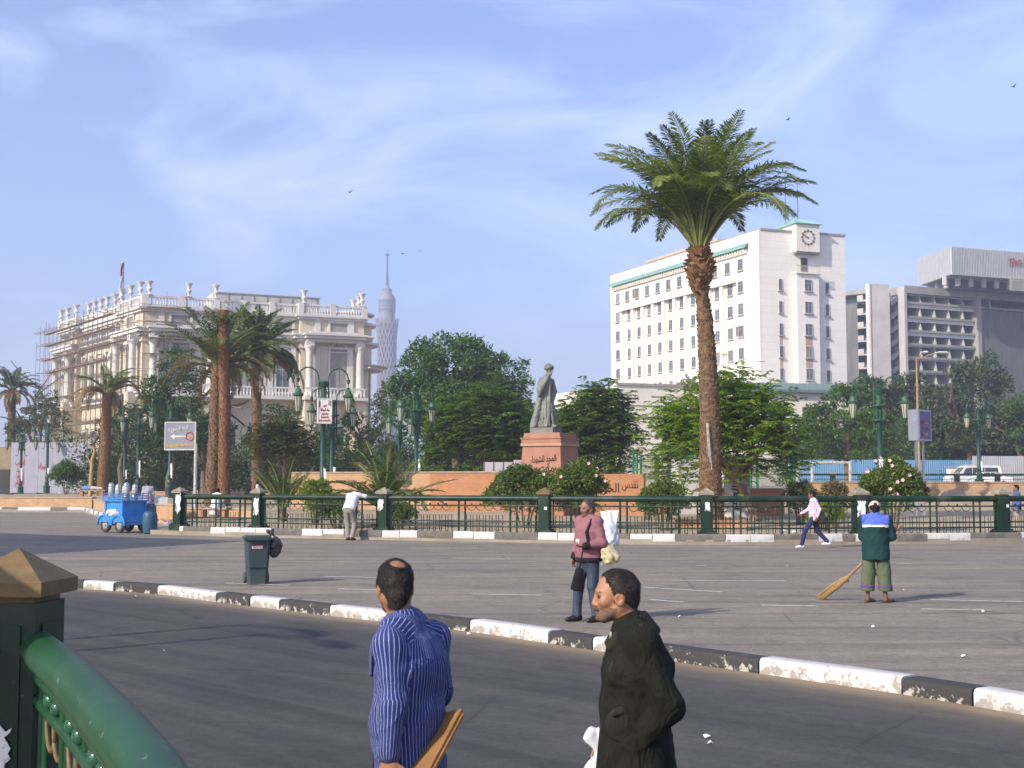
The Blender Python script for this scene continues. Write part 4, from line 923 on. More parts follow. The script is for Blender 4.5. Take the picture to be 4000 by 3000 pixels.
g0 = Vector(((2862 - 2000) / F * 176, 176, 0)); g1 = Vector(((3333 - 2000) / F * 181, 181, 0)); fg = Fr(g0, g1)
m = MB(); m.prism([(g0.x, g0.y), (g1.x, g1.y), (g1.x - 3, g1.y + 9), (g0.x - 3, g0.y + 9)], 0, 15.0); ab('annex', m, M_alc)
e = MB(); q = [fg.pt(-.6, .8, 15.0), fg.pt(fg.L + .6, .8, 15.0), fg.pt(fg.L + .2, -5, 16.4), fg.pt(1.2, -5, 16.4)]; e.add(q + [v - Vector((0, 0, .3)) for v in q], [(0, 1, 2, 3), (7, 6, 5, 4), (0, 4, 5, 1), (1, 5, 6, 2), (3, 7, 4, 0)])
for k in range(42): t = -.6 + k * (fg.L + 1.2) / 41; e.path([fg.pt(t, .8, 15.05), fg.pt(min(max(t, 1.2), fg.L), -5, 16.45)], .08, 4)
ab('annex_roof', e, pm('dull_green_tile', (.13, .19, .19), .7, (.09, .14, .14), 2))
for t in (1.6, 6.6, 11.3, 15.0):
    awin(fg, t, .03, 11.0 if t != 6.6 else 10.4, simple_window(2.2, 2.4) if t == 6.6 else SW)
# ---------------------------------------------------------------- concrete hotel block
HC = Vector(((3550 - 2000) / F * 270, 270, 0)); HR = Vector(((4120 - 2000) / F * 287, 287, 0)); fh = Fr(HC, HR); hz_ = 270 / F
hot = thing('concrete_block', 'grey concrete slab block with open floors and ribbed rooftop box', 'building', (HC.x, HC.y, 0))
def hb(name, mb, mat, sm=None): return stf(mb.build(name, mat, hot, origin=HC, smooth=sm), name)
M_hc = pm('weathered_concrete', (.31, .30, .275), .9, (.24, .23, .21), .3, .5); M_hl = pm('pale_concrete', (.43, .42, .40), .85, (.36, .345, .33), .4, .5); M_hn = pm('grey_netting', (.15, .152, .145), .9, (.10, .102, .10), 1.2, .5, stretch=(1, 1, .15)); M_tealw = pm('teal_wall', (.10, .135, .14), .4, (.035, .05, .055), .5, .6, spec=.5, stretch=(1, 1, .6)); M_teal = pm('teal_glass', (.07, .16, .18), .25, (.12, .22, .24), .4, .5, spec=.5)
def zh(py): return CH + (1887 - py) * hz_
FT = zh(1112)
m = MB(); m.fbox(fh, 0, fh.L, -16, -4, 0, FT - 1.2); hb('core_wall', m, M_tealw)
fl_ = [zh(850 + y / 2.458) for y in (806, 945, 1080, 1210, 1340, 1470, 1600, 1730)]
m = MB(); m.fbox(fh, -.5, fh.L, -16, .6, FT - 1.6, FT); hb('roof_slab', m, M_hc)
for i, z in enumerate(fl_):
    m = MB(); m.fbox(fh, -.3, fh.L, -5, .25, z - .25, z + .25); hb('floor_slab', m, M_hc)
    zc_ = (fl_[i - 1] if i else FT - 1.4) - .26; m = MB(); m.fbox(fh, .1, 19.5, -.3, -.1, zc_ - (.75 if 1 <= i < 4 else .3), zc_); hb('ceiling_beam', m, M_pwhite if 1 <= i < 4 else M_hl)
nb = 6; bwid = 3.95
for k in range(nb + 1):
    for i in range(len(fl_)):
        zt = fl_[i - 1] - .25 if i else FT - 1.6; z = fl_[i] + .25
        m = MB(); p = fh.pt(k * bwid + .05, 0, 0); m.add([fh.pt(k * bwid, .1, z), fh.pt(k * bwid, -4, z), fh.pt(k * bwid, -4, zt), fh.pt(k * bwid, -.5, zt)] + [fh.pt(k * bwid + .3, .1, z), fh.pt(k * bwid + .3, -4, z), fh.pt(k * bwid + .3, -4, zt), fh.pt(k * bwid + .3, -.5, zt)], [(0, 1, 2, 3), (7, 6, 5, 4), (0, 3, 7, 4), (2, 6, 7, 3)])
        hb('party_wall', m, M_hl)
rh = random.Random(6)
for k in range(5):
    for i in range(len(fl_)):
        z = fl_[i] + .3; zt = fl_[i - 1] - .3 if i else FT - 1.7
        m = MB()
        for j in range(4): t = k * bwid + .4 + j * .9; m.fbox(fh, t, t + .07, -3.9, -3.8, z, zt)
        m.fbox(fh, k * bwid + .3, (k + 1) * bwid, -3.9, -3.82, z + .9, z + 1.0); hb('glazing_bars', m, M_frm)
m = MB(); m.fbox(fh, -.9, -.2, -1.5, .6, 0, FT - .2); hb('corner_column', m, M_hl)
m = MB(); m.fbox(fh, 19.6, fh.L + .4, -1, .7, 0, fl_[0] - .5); hb('hung_netting', m, M_hn)
m = MB(); m.fbox(fh, 19.0, 20.1, -1, 1.0, 0, FT + .2); hb('netting_post', m, M_hc)
# rooftop box with ribs on columns
bc = fh.pt(-2.3 + 5.3, -2, 0); 
B0 = Vector(((3732 - 2000) / F * 266, 266, 0)); B1 = Vector(((4150 - 2000) / F * 276, 276, 0)); BL_ = Vector(((3607 - 2000) / F * 281, 281, 0))
b1, b2 = Fr(B0, B1), Fr(BL_, B0); zb0, zb1 = CH + (1887 - 1066) * 266 / F, CH + (1887 - 957) * 266 / F
m = MB(); m.prism([(B0.x, B0.y), (B1.x, B1.y), (B1.x - 6, B1.y + 18), (BL_.x, BL_.y)], zb0, zb1); hb('rooftop_box', m, M_hl)
M_rib = pm('ribbed_metal', (.44, .45, .47), .5, (.38, .39, .41), 1, .5)
for fr in (b1, b2):
    n = int(fr.L / (.42 if fr is b1 else .62)); m = MB()
    for k in range(n): t = fr.L * k / n; w_ = fr.L / n * .55; m.fbox(fr, t, t + w_, 0, .28, zb0 - .1, zb1 + .1)
    hb('metal_ribs', m, M_rib)
for k in range(7): m = MB(); m.lathe([(.55, FT - .2), (.55, zb0)], b1.pt(-.2 + k * 3.4, -1.8, 0), 12); hb('column', m, M_hl, 40)
for k in range(3): m = MB(); m.lathe([(.55, FT - .2), (.55, zb0)], b2.pt(1 + k * 4, -1.8, 0), 12); hb('column', m, M_hl, 40)
m = MB(); m.obox(b1.pt(4, -5, FT - .2), b1.u * 26, b1.n * -6, (0, 0, zb0 - FT + .2)); hb('rooftop_lounge', m, M_gl2)
cl = MB(); f0 = b1.pt(14.8, .4, 0)
for k in range(14):
    for j in range(5): cl.torus(b1.pt(15.2 + k * .62, .5, FT - .6 + j * .62), .22, .09, 'y', 8, 4)
hb('breeze_blocks', cl, M_hl)
M_neon = pm('red_script', (.40, .08, .08), .5); g_ = lettering('The Nile', 2.4, M_neon, hot, b1.pt(18.4, .55, zb1 - 1.9) - HC, (R(90), R(-14), b1.rz), .06, .35, 'script_sign'); 
# stair tower and side wing
s0 = Vector(((3409 - 2000) / F * 268, 268, 0)); s1 = Vector(((3487 - 2000) / F * 268.6, 268.6, 0)); fsr = Fr(s0, s1); ts_ = zh(1104) - .3
m = MB(); m.fbox(fsr, 0, fsr.L, -1.2, 0, 0, ts_); hb('stair_wall', m, M_hl)
m = MB(); m.fbox(fsr, -.35, .05, -1.3, .25, 0, ts_ + .1); hb('stair_wall_edge', m, M_pwhite)
w0 = Vector(((3312 - 2000) / F * 276, 276, 0)); w1 = Vector(((3409 - 2000) / F * 272, 272, 0)); fw = Fr(w0, w1)
m = MB(); m.fbox(fw, -4, 2.9, -5, 0, 0, zh(1170)); hb('side_wing', m, M_hn)
m = MB(); m.fbox(fw, -4, fw.L, -8, -2.6, 0, zh(1135)); hb('side_wing_back', m, M_teal)
m = MB(); m.fbox(fw, -4, fw.L, -8, .2, zh(1135), zh(1118)); hb('side_wing_roof', m, M_hc)
for k in range(9):
    z = zh(1160 + k * 54); m = MB(); m.fbox(fw, 2.9, fw.L, -3, .1, z - .3, z); m.fbox(fw, 2.9, 4.3, -.1, .15, z, z + 1.1); hb('side_balcony', m, M_hl)
c0 = Vector(((3488 - 2000) / F * 271, 271, 0)); c1 = Vector(((3545 - 2000) / F * 271, 271, 0)); fc = Fr(c0, c1)
m = MB(); m.fbox(fc, 0, fc.L, -4, -2.5, 0, FT - 1); hb('stair_core', m, M_hn)
for k in range(8):
    z = zh(1140 + k * 54); m = MB(); m.add([fc.pt(0, -2.4, z - 2.6), fc.pt(.6, -2.4, z - 2.6), fc.pt(fc.L, -2.4, z), fc.pt(fc.L, -2.4, z + .9), fc.pt(.4, -2.4, z - 1.7), fc.pt(0, -2.4, z - 2.0)] + [fc.pt(0, .1, z - 2.6), fc.pt(.6, .1, z - 2.6), fc.pt(fc.L, .1, z), fc.pt(fc.L, .1, z + .9), fc.pt(.4, .1, z - 1.7), fc.pt(0, .1, z - 2.0)], [(0, 1, 2, 3, 4, 5), (11, 10, 9, 8, 7, 6), (0, 6, 7, 1), (1, 7, 8, 2), (3, 9, 10, 4), (4, 10, 11, 5)]); hb('stair_flight', m, M_hc)
# ---------------------------------------------------------------- lattice tower
TX, TY = (1508 - 2000) / F * 1040, 1040.0; tw = thing('lattice_tower', 'tall pale lattice broadcasting tower fading in the haze beyond the trees', 'tower', (TX, TY, 0)); tz = 1040 / F
def zt(py): return CH + (1887 - py) * tz
M_tw = pm('tower_concrete', (.30, .28, .28), .85); M_tc = pm('tower_core', (.11, .12, .15), .8); M_tg = pm('tower_glass', (.13, .16, .2), .4)
m = MB(); m.lathe([(6.2, 0), (6.0, 60), (6.0, zt(1240))], n=24); m.build('core', M_tc, tw, smooth=40)
def trad(z): return 8.1 - .5 * math.sin(min(1, z / 110) * math.pi / 2) + max(0, (z - 112) / 22) ** 2 * 1.7
ZL = zt(1243)
for k in range(16):
    for s in (-1, 1):
        m = MB(); pts = []
        for j in range(41):
            z = ZL * j / 40; a = 2 * math.pi * k / 16 + s * z / 9.6 * math.pi / 8; pts.append((trad(z) * math.cos(a), trad(z) * math.sin(a), z))
        m.path(pts, .5, 5); m.build('lattice_rib', M_tw, tw, smooth=50)
for name, prof, mt in (('collar', [(6.6, ZL - 4), (6.4, zt(1225)), (6.9, zt(1216))], M_tw), ('gallery', [(6.9, zt(1216)), (6.9, zt(1167))], M_tg), ('gallery_ring', [(7.2, zt(1205)), (7.2, zt(1199))], M_tw), ('gallery_ring', [(7.2, zt(1190)), (7.2, zt(1184))], M_tw), ('gallery_roof', [(7.2, zt(1171)), (7.2, zt(1166)), (5.6, zt(1155)), (5.6, zt(1148))], M_tw), ('upper_deck', [(4.0, zt(1150)), (4.0, zt(1128)), (4.4, zt(1127)), (2.2, zt(1122)), (1.4, zt(1112))], M_tw), ('mast', [(1.4, zt(1112)), (.8, zt(1060)), (.7, zt(992))], M_tc), ('mast_disc', [(.8, zt(992)), (2.0, zt(990)), (2.0, zt(986)), (.5, zt(984))], M_tc), ('aerial', [(.25, zt(984)), (.1, zt(966))], M_tc)):
    MB().lathe(prof, n=24).build(name, mt, tw, smooth=40)
# ---------------------------------------------------------------- hoardings, gates, far street
def corrug(p0, p1, z0, z1, mat, label, name, cat='hoarding', amp=.05, pitch=.28):
    f = Fr(p0, p1); t = thing(name, label, cat, (p0[0], p0[1], z0)); n = int(f.L / pitch) * 2; m = MB()
    for i in range(n + 1):
        p = f.pt(f.L * i / n, amp if i % 2 else 0, 0); m.v += [(p.x, p.y, z0), (p.x, p.y, z1)]
    m.f = [(2 * i, 2 * i + 2, 2 * i + 3, 2 * i + 1) for i in range(n)]
    ob = m.build('sheet', mat, t, origin=(p0[0], p0[1], z0)); ob.modifiers.new('s', 'SOLIDIFY').thickness = .02
    for k in range(int(f.L / 3) + 1):
        MB().path([f.pt(k * 3, -.1, z0), f.pt(k * 3, -.1, z1)], .05, 6).build('post', M_grey, t, origin=(p0[0], p0[1], z0))
    return t
M_blue = pm('blue_hoarding', (.10, .26, .44), .6, (.16, .30, .44), .6, .5, stretch=(1, 1, .3)); M_gcor = pm('grey_hoarding', (.42, .42, .43), .6, (.35, .35, .36), .6, .5)
hb_ = corrug(W(3080, 150, 0), W(3815, 155, 0), 1.6, 4.85, M_blue, 'long blue corrugated hoarding behind the minibus street', 'blue_hoarding')
corrug(W(3800, 149, 0), W(4250, 153, 0), 1.6, 5.25, M_gcor, 'grey corrugated hoarding behind the minibus', 'grey_hoarding')
for k, s in enumerate(('حرية', 'يسقط', 'ثورة')): lettering(arabic(s), 1.4, M_ink, hb_, (12 + k * 1.7 + (k > 1) * 3, -.16, 1.5), (R(90), 0, R(12)), 0, name='graffiti')
wb_ = thing('white_hoarding', 'white site hoarding with faded red lettering at the park corner', 'hoarding', W(46, 140, .95), R(4))
hzz = 140 / F; wL = (360 - 46) * hzz; z0, z1 = .1, CH + (1887 - 1727) * hzz - 1.0
for k in range(6): MB().box((wL * (k + .5) / 6, 0, (z0 + z1) / 2), (wL / 6 - .03, .06, z1 - z0)).build('panel', pm('hoarding_white', (.36, .36, .42), .7, (.29, .29, .34), .7), wb_) if k == 0 else link('panel', bpy.data.meshes['panel_w'] if 'panel_w' in bpy.data.meshes else CH_OF(wb_)[0].data, wb_, (wL * k / 6, 0, 0))
for k, (s, x, z, w_) in enumerate((('الشعب', 1.0, 3.4, 1.0), ('يريد', 1.0, 2.6, .8), ('إسقاط', 1.0, 1.9, .9), ('النظام', 1.0, 1.2, .9), ('سيرك', 3.4, 3.0, .9), ('مصر', 5.2, 2.9, .8), ('الثورة', 7.3, 2.4, 1.6))):
    lettering(arabic(s), .8, M_redp, wb_, (x, -.045, z), (R(90), 0, 0), .02, width=w_)
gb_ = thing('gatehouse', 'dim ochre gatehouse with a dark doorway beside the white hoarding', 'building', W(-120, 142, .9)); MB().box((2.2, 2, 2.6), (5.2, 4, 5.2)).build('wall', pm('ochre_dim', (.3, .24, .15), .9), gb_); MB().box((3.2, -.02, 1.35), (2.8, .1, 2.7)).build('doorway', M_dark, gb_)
# street behind the right wall: low green fence
bf = thing('street_railing', 'low green railing along the raised street in front of the minibus', 'railing', (0, 0, 0))
f = Fr(W(3085, 98, 0), W(4300, 102, 0))
for k in range(8):
    t = k * 3.4; o0 = f.pt(t, 0, 1.75); po = link('post', PMESH, bf, o0, f.rz); po.scale = (.9, .9, .75); link('cap', CMESH, po)
    if k < 7:
        a = MB().path([f.pt(t, 0, 2.75), f.pt(t + 3.4, 0, 2.75)], .08, 8); ob = a.build('top_rail', M_green, bf, smooth=50)
        a = MB()
        for j in range(22): q = f.pt(t + .2 + j * .145, 0, 0); a.path([(q.x, q.y, 1.8), (q.x, q.y, 2.35)], .014, 4)
        a.path([f.pt(t, 0, 2.4), f.pt(t + 3.4, 0, 2.4)], .025, 4); a.path([f.pt(t, 0, 2.0), f.pt(t + 3.4, 0, 2.0)], .025, 4); a.build('bars', M_green, bf)
# tall green mesh fence with graffiti slabs behind the palm
gfen = thing('mesh_fence', 'tall bright green post and mesh fence behind the palm', 'fence', W(2470, 78, .6)); M_gp = paint_green('fence_green', (.01, .17, .085), .75); gl = gfen.location
for k, px in enumerate((2473, 2487, 2502, 2560, 2568, 2630, 2638, 2700, 2706, 2830, 2838, 2930, 2955, 3092, 3100)):
    p = W(px, 78 - k * .4, .6); h = 3.2 if k not in (0, 13) else 3.6; MB().path([p, p + Vector((0, 0, h))], .075, 8).build('post', M_gp, gfen, origin=gl, smooth=40)
a = MB()
for k in range(150):
    px = 2500 + k * 4.05; p = W(px, 77 - k * .03, .6)
    if 2865 < px < 2935 or 2640 < px < 2735: continue
    a.path([p + Vector((0, 0, .1)), p + Vector((0, 0, 2.9))], .012, 3)
for z in (.2, 1.1, 2.0, 2.9): a.path([W(2500, 77, .6 + z), W(3100, 72.5, .6 + z)], .02, 4)
a.build('mesh_bars', paint_green('fence_dark', (.02, .06, .045)), gfen, origin=gl)
M_slab = pm('slab_concrete', (.50, .48, .47), .85, (.36, .34, .33), .8, .6, stretch=(1, 1, .3))
for lb, px0, px1, Y, zt_, n in (('upright concrete slab with black and red scribbles beside the leaning tree', 2858, 2928, 57.5, 1780, 'a'), ('pale concrete slab with black scribbles left of the palm trunk', 2645, 2738, 62, 1795, 'b')):
    p0 = W(px0, Y, .5); p1 = W(px1, Y, .5); t = thing('concrete_slab', lb, 'slab', (p0.x, Y, .5)); wd = p1.x - p0.x; h = CH + (1887 - zt_) / F * Y - .5
    m = MB(); m.add([(0, 0, 0), (wd, 0, 0), (wd * .96, 0, h), (.03, 0, h), (-.3, .45, 0), (wd, .45, 0), (wd * .96, .45, h), (-.25, .45, h)], [(0, 1, 2, 3), (5, 4, 7, 6), (1, 5, 6, 2), (4, 0, 3, 7), (3, 2, 6, 7), (4, 5, 1, 0)]); m.build('slab_body', M_slab, t)
    if n == 'a':
        lettering(arabic('فسد العلم'), .5, M_black, t, (.2, -.012, h * .55), (R(90), R(-80), 0), .004, name='graffiti', width=2.2); lettering(arabic('ثورة'), .3, M_redp, t, (.5, -.012, h * .7), (R(90), 0, 0), 0, name='graffiti'); lettering(arabic('الدم'), .36, M_black, t, (.52, -.012, h * .45), (R(90), R(-70), 0), 0, name='graffiti'); lettering(arabic('لا'), .3, M_redp, t, (.5, -.012, h * .18), (R(90), 0, 0), 0, name='graffiti')
    else: lettering(arabic('سلمان'), .45, M_black, t, (.22, -.012, h * .6), (R(90), R(-75), 0), .004, name='graffiti', width=1.6); lettering(arabic('حق'), .3, M_redp, t, (.95, -.012, h * .5), (R(90), 0, 0), 0, name='graffiti')
# leaning metal panels on the brick wall by the plinth
pp = thing('metal_panels', 'rusty framed metal sheets lying on the brick wall left of the plinth', 'panels', W(1890, 66.2, 2.68))
MB().box((.75, 0, .25), (1.5, .06, .5)).build('sheet', M_gcor, pp); fm = MB()
for k in range(4): fm.box((k * .5, -.03, .26), (.05, .06, .56))
fm.build('sheet_frame', pm('rust_red', (.24, .1, .06), .8), pp); bbl = MB().box((1.75, .05, .3), (.42, .3, .62)); bbl.build('stone_block', M_slab, pp)
# ================================================================== VEGETATION
def unit(a): return a / np.maximum(np.linalg.norm(a, axis=1, keepdims=True), 1e-6)
def quadmesh(name, V, rnd_, mat):
    V = np.asarray(V, dtype=np.float32); n = len(V); me = bpy.data.meshes.new(name)
    me.vertices.add(n * 4); me.vertices.foreach_set('co', V.reshape(-1)); me.loops.add(n * 4); me.loops.foreach_set('vertex_index', np.arange(n * 4, dtype=np.int32))
    me.polygons.add(n); me.polygons.foreach_set('loop_start', np.arange(0, n * 4, 4, dtype=np.int32)); me.polygons.foreach_set('loop_total', np.full(n, 4, dtype=np.int32))
    at = me.attributes.new('rnd', 'FLOAT', 'POINT'); at.data.foreach_set('value', np.repeat(np.clip(rnd_, 0, 1).astype(np.float32), 4)); me.materials.append(mat); me.update(calc_edges=True); return me
def leaves(Pt, ax, nr, Ln, Wd, bend=.15):
    ax = unit(ax); sd = unit(np.cross(ax, nr)); up = np.cross(sd, ax); Ln = np.asarray(Ln).reshape(-1, 1); Wd = np.asarray(Wd).reshape(-1, 1)
    m = Pt + ax * Ln * .5 + up * Ln * bend * .5
    return np.stack([Pt, m + sd * Wd * .5, Pt + ax * Ln - up * Ln * bend * .3, m - sd * Wd * .5], axis=1)
def sph(rg, n):
    v = rg.normal(size=(n, 3)); return unit(v)
M_fic = leafmat('ficus_leaf', (.022, .062, .008), (.08, .15, .018)); M_fic2 = leafmat('dark_leaf', (.014, .042, .007), (.045, .098, .016)); M_del = leafmat('poinciana_leaf', (.085, .16, .014), (.23, .33, .035), (.26, .22, .05), .45)
M_del2 = leafmat('poinciana_leaf_dull', (.042, .10, .012), (.125, .20, .028), (.15, .115, .04), .35); M_hib = leafmat('hibiscus_leaf', (.045, .085, .012), (.13, .185, .028), (.19, .17, .045)); M_yel2 = leafmat('yellow_green_leaf', (.08, .13, .015), (.22, .27, .03), None, .4); M_dry = leafmat('dry_leaf', (.10, .085, .035), (.19, .155, .07)); M_hazy = leafmat('olive_leaf', (.035, .058, .022), (.075, .105, .04), (.13, .11, .05))
M_aca = leafmat('acacia_leaf', (.05, .065, .018), (.11, .115, .035), (.15, .11, .045)); M_palm = leafmat('palm_leaf', (.045, .08, .022), (.135, .175, .055), (.22, .20, .09), .3); M_palmt = leafmat('tall_palm_leaf', (.075, .115, .022), (.23, .265, .065), (.33, .30, .11), .4); M_palmd = leafmat('palm_dry', (.16, .105, .045), (.27, .185, .085), None, .2)
M_bark = pm('bark', (.15, .115, .08), .9, (.09, .07, .05), 3, .5, .5, 12); M_barkp = pm('bark_pale', (.27, .18, .11), .9, (.16, .11, .07), 3, .5, .5, 12)
def palmbark(name, a, b_):
    return pm(name, a, .95, b_, 5.5, .5, .6, 18, stretch=(1, 1, 1.6), lo=.4, hi=.62)
M_pbark = palmbark('palm_bark', (.205, .125, .065), (.085, .053, .032)); M_pbark2 = palmbark('palm_bark_red', (.235, .12, .052), (.115, .06, .03)); M_stub = palmbark('palm_stub', (.26, .145, .065), (.12, .065, .035)); M_stalk = pm('palm_stalk', (.22, .24, .07), .5, (.15, .18, .05), 3)
def branch(m, p, d, l, r, dep, rg, tips, spread=.6, segs=4):
    pts = [p]; rs = [r]; q = p.copy(); dd = d.copy()
    for k in range(segs):
        dd = (dd + Vector(rg.normal(0, .13, 3))).normalized(); q = q + dd * (l / segs); pts.append(q.copy()); rs.append(r * (1 - .45 * (k + 1) / segs))
    m.path(pts, rs, 7 if dep > 1 else 5)
    if dep == 0: tips.append((q, dd)); return
    for k in range(3 if dep > 1 else 2):
        v = Vector(rg.normal(0, spread, 3)); v.z = v.z * .6 + .15; branch(m, q - dd * l * .06 * k, (dd + v).normalized(), l * rg.uniform(.55, .8), r * .55, dep - 1, rg, tips, spread)
def trunk_part(root, base, h, r, rg, dep=2, lean=(0, 0), mat=None, spread=.65):
    m = MB(); tips = []; branch(m, Vector(base), Vector((lean[0], lean[1], 1)).normalized(), h, r, dep, rg, tips, spread); m.build('trunk', mat or M_bark, root, smooth=60); return tips
def leafy(root, clumps, per, size, mat, rg, name='crown', aspect=.5, hang=.25, shell=.35, rshift=.12):
    VV = []; RR = []
    for (c, rad) in clumps:
        n = int(per * (np.mean(rad) ** 2)); d = sph(rg, n); d[:, 2] = np.where(d[:, 2] < -.35, -d[:, 2] * .6, d[:, 2])
        s = (1 - shell * rg.random(n) ** 1.2)[:, None]; p = np.array(c) + d * np.array(rad) * s + rg.normal(0, .06, (n, 3)) * np.mean(rad)
        ax = d * .75 + rg.normal(0, .65, (n, 3)) + np.array([0, 0, -hang]); nr = d + rg.normal(0, .55, (n, 3)) + np.array([0, 0, .35])
        VV.append(leaves(p, ax, nr, size * rg.uniform(.6, 1.3, n), size * aspect * rg.uniform(.7, 1.2, n))); RR.append(rg.random(n) * .85 + rg.normal(0, rshift))
    return link(name, quadmesh(name, np.concatenate(VV), np.concatenate(RR), mat), root)
def fern(root, tips, nf, flen, mat, rg, rad=.9, name='crown', npair=7):
    VV = []; RR = []
    for (tp, dd) in tips:
        for k in range(nf):
            d = Vector(rg.normal(0, 1, 3)); d.z = abs(d.z) * .55 + .05; d.normalize(); b = Vector(tp) + Vector(rg.normal(0, rad, 3)) * .55; L_ = flen * rg.uniform(.65, 1.2); side = d.cross(Vector((0, 0, 1))).normalized(); rv = rg.random() * .8 + rg.normal(0, .1)
            t = np.linspace(.15, 1, npair); pts = np.array(b) + np.outer(t * L_, np.array(d)) + np.outer(-(t ** 2) * L_ * .55, np.array([0, 0, 1]))
            for s in (-1, 1):
                ax = np.array(side) * s * .85 + np.array(d) * .45 + np.array([0, 0, -.35]); ax = np.tile(ax, (npair, 1)) + rg.normal(0, .08, (npair, 3)); nr = np.tile([0, 0, 1.], (npair, 1)) + rg.normal(0, .2, (npair, 3))
                ln = L_ * .42 * np.sin(np.pi * (t * .75 + .2)); VV.append(leaves(pts, ax, nr, ln, np.full(npair, L_ / npair * .95), .2)); RR.append(np.full(npair, rv) + rg.normal(0, .06, npair))
    return link(name, quadmesh(name, np.concatenate(VV), np.concatenate(RR), mat), root)
GRN = .6
def blob_tree(name, label, px0, px1, ptop, pbot, Y, mat, seed, per=190, size=.24, ncl=46, depth=1.0, trunkmat=None, hang=.2, cr=.21, base=None, lobes=None, group=None, aspect=.5):
    rg = np.random.default_rng(seed); x = ((px0 + px1) / 2 - 2000) / F * Y; z0 = gz(x, min(Y, 150)) if base is None else base
    t = thing(name, label, 'tree', (x, Y, z0), 0, group); w_ = (px1 - px0) / F * Y / 2; zt_ = CH + (1887 - ptop) / F * Y - z0; zb = CH + (1887 - pbot) / F * Y - z0; h = (zt_ - zb) / 2
    tips = trunk_part(t, (0, 0, -.2), max(1.5, zb + h * .7), .06 * h + .12, rg, 2, mat=trunkmat)
    cl = []
    core = [((0, 0, zb + h), (w_ * .72, w_ * .72 * depth, h * .78))] if not lobes else [((lx * w_, ly * w_, zb + 2 * h * lz), (w_ * lr, w_ * lr * depth, h * lh)) for lx, ly, lz, lr, lh in lobes]
    for c, rad in core:
        n = max(8, int(ncl * (rad[0] / w_) ** 1.3))
        ds = sph(rg, n); ds[:, 2] = np.abs(ds[:, 2]) * np.where(rg.random(n) < .72, 1, -.8)
        for d in ds:
            k = cr * rg.uniform(.7, 1.35) * rad[0]
            cl.append((np.array(c) + d * np.array(rad) * rg.uniform(.82, 1.06), (k, k, k * rg.uniform(.75, 1.25))))
        cl.append((np.array(c), tuple(r * .8 for r in rad)))
    big = [c for c in cl if c[1][0] > .5 * w_ * .5]
    leafy(t, cl, per * 2.6, size * 1.08, mat, rg, hang=hang, aspect=aspect); return t
# central ficus
blob_tree('ficus_tree', 'big dense dark green ficus behind the lamp posts left of the statue', 1500, 2070, 1295, 1800, 118, M_fic, 11, 64, .36, 90, .8, lobes=[(-.12, 0, .52, .66, .82), (.6, .15, .5, .46, .66), (-.62, .1, .38, .42, .62), (.2, -.2, .3, .7, .6)], cr=.24)
blob_tree('ficus_tree', 'rounded dark green tree right of the clock building podium', 3095, 3520, 1500, 1860, 120, M_fic, 12, 62, .36, 60, .8, base=1.2, lobes=[(.05, 0, .5, .7, .85), (-.55, 0, .38, .45, .62), (.6, .1, .35, .42, .6)], group=None)
blob_tree('broad_tree', 'tall hazy olive tree in front of the side wing of the concrete block', 3300, 3700, 1405, 1830, 165, M_hazy, 13, 44, .46, 60, .8, base=1.8, lobes=[(-.3, 0, .6, .55, .55), (.4, .1, .5, .6, .65), (0, 0, .25, .9, .5)])
blob_tree('broad_tree', 'tallest hazy olive tree in front of the hung netting of the concrete block', 3600, 4010, 1385, 1840, 160, M_hazy, 14, 44, .46, 60, .8, base=1.8, lobes=[(.1, 0, .62, .6, .7), (-.55, 0, .38, .5, .6), (.3, 0, .25, .8, .5)])
blob_tree('broad_tree', 'leafy tree behind the grey hoarding past the street lamp', 3850, 4180, 1480, 1860, 156, M_fic, 15, 50, .42, 46, .8, base=1.8)
blob_tree('broad_tree', 'dark spreading tree against the scaffolded corner of the palace', 505, 840, 1310, 1870, 116, M_fic2, 16, 58, .34, 70, .8, lobes=[(.15, 0, .6, .62, .62), (-.4, .1, .42, .6, .55), (.2, -.2, .25, .85, .42)])
blob_tree('broad_tree', 'shaded shrubby tree behind the white hoarding', 0, 320, 1560, 1830, 150, M_aca, 17, 60, .34, 46, .7, base=1.0)
blob_tree('broad_tree', 'dark tree behind the sparse palm and the green lamps', 330, 640, 1560, 1900, 122, M_fic2, 18, 60, .32, 50, .7, base=1.0)
blob_tree('broad_tree', 'dark green tree behind the blue direction sign', 620, 980, 1600, 1900, 112, M_fic2, 19, 60, .32, 50, .7)
blob_tree('broad_tree', 'dark tree in front of the palace balcony behind the hanging palm', 930, 1260, 1540, 1890, 120, M_fic2, 20, 60, .32, 50, .7)
blob_tree('broad_tree', 'dark green hedge like tree behind the box sign', 1200, 1560, 1610, 1890, 108, M_fic, 21, 60, .3, 56, .7)
blob_tree('cypress_tree', 'narrow dark tree between the palace and the big ficus', 1430, 1545, 1480, 1850, 140, M_fic2, 22, 70, .3, 36, .8, cr=.3)
blob_tree('broad_tree', 'bright feathery tropical shrub tree at the far end of the scaffolding', 100, 255, 1500, 1720, 155, M_fic, 23, 80, .34, 26, .8, base=1.0)
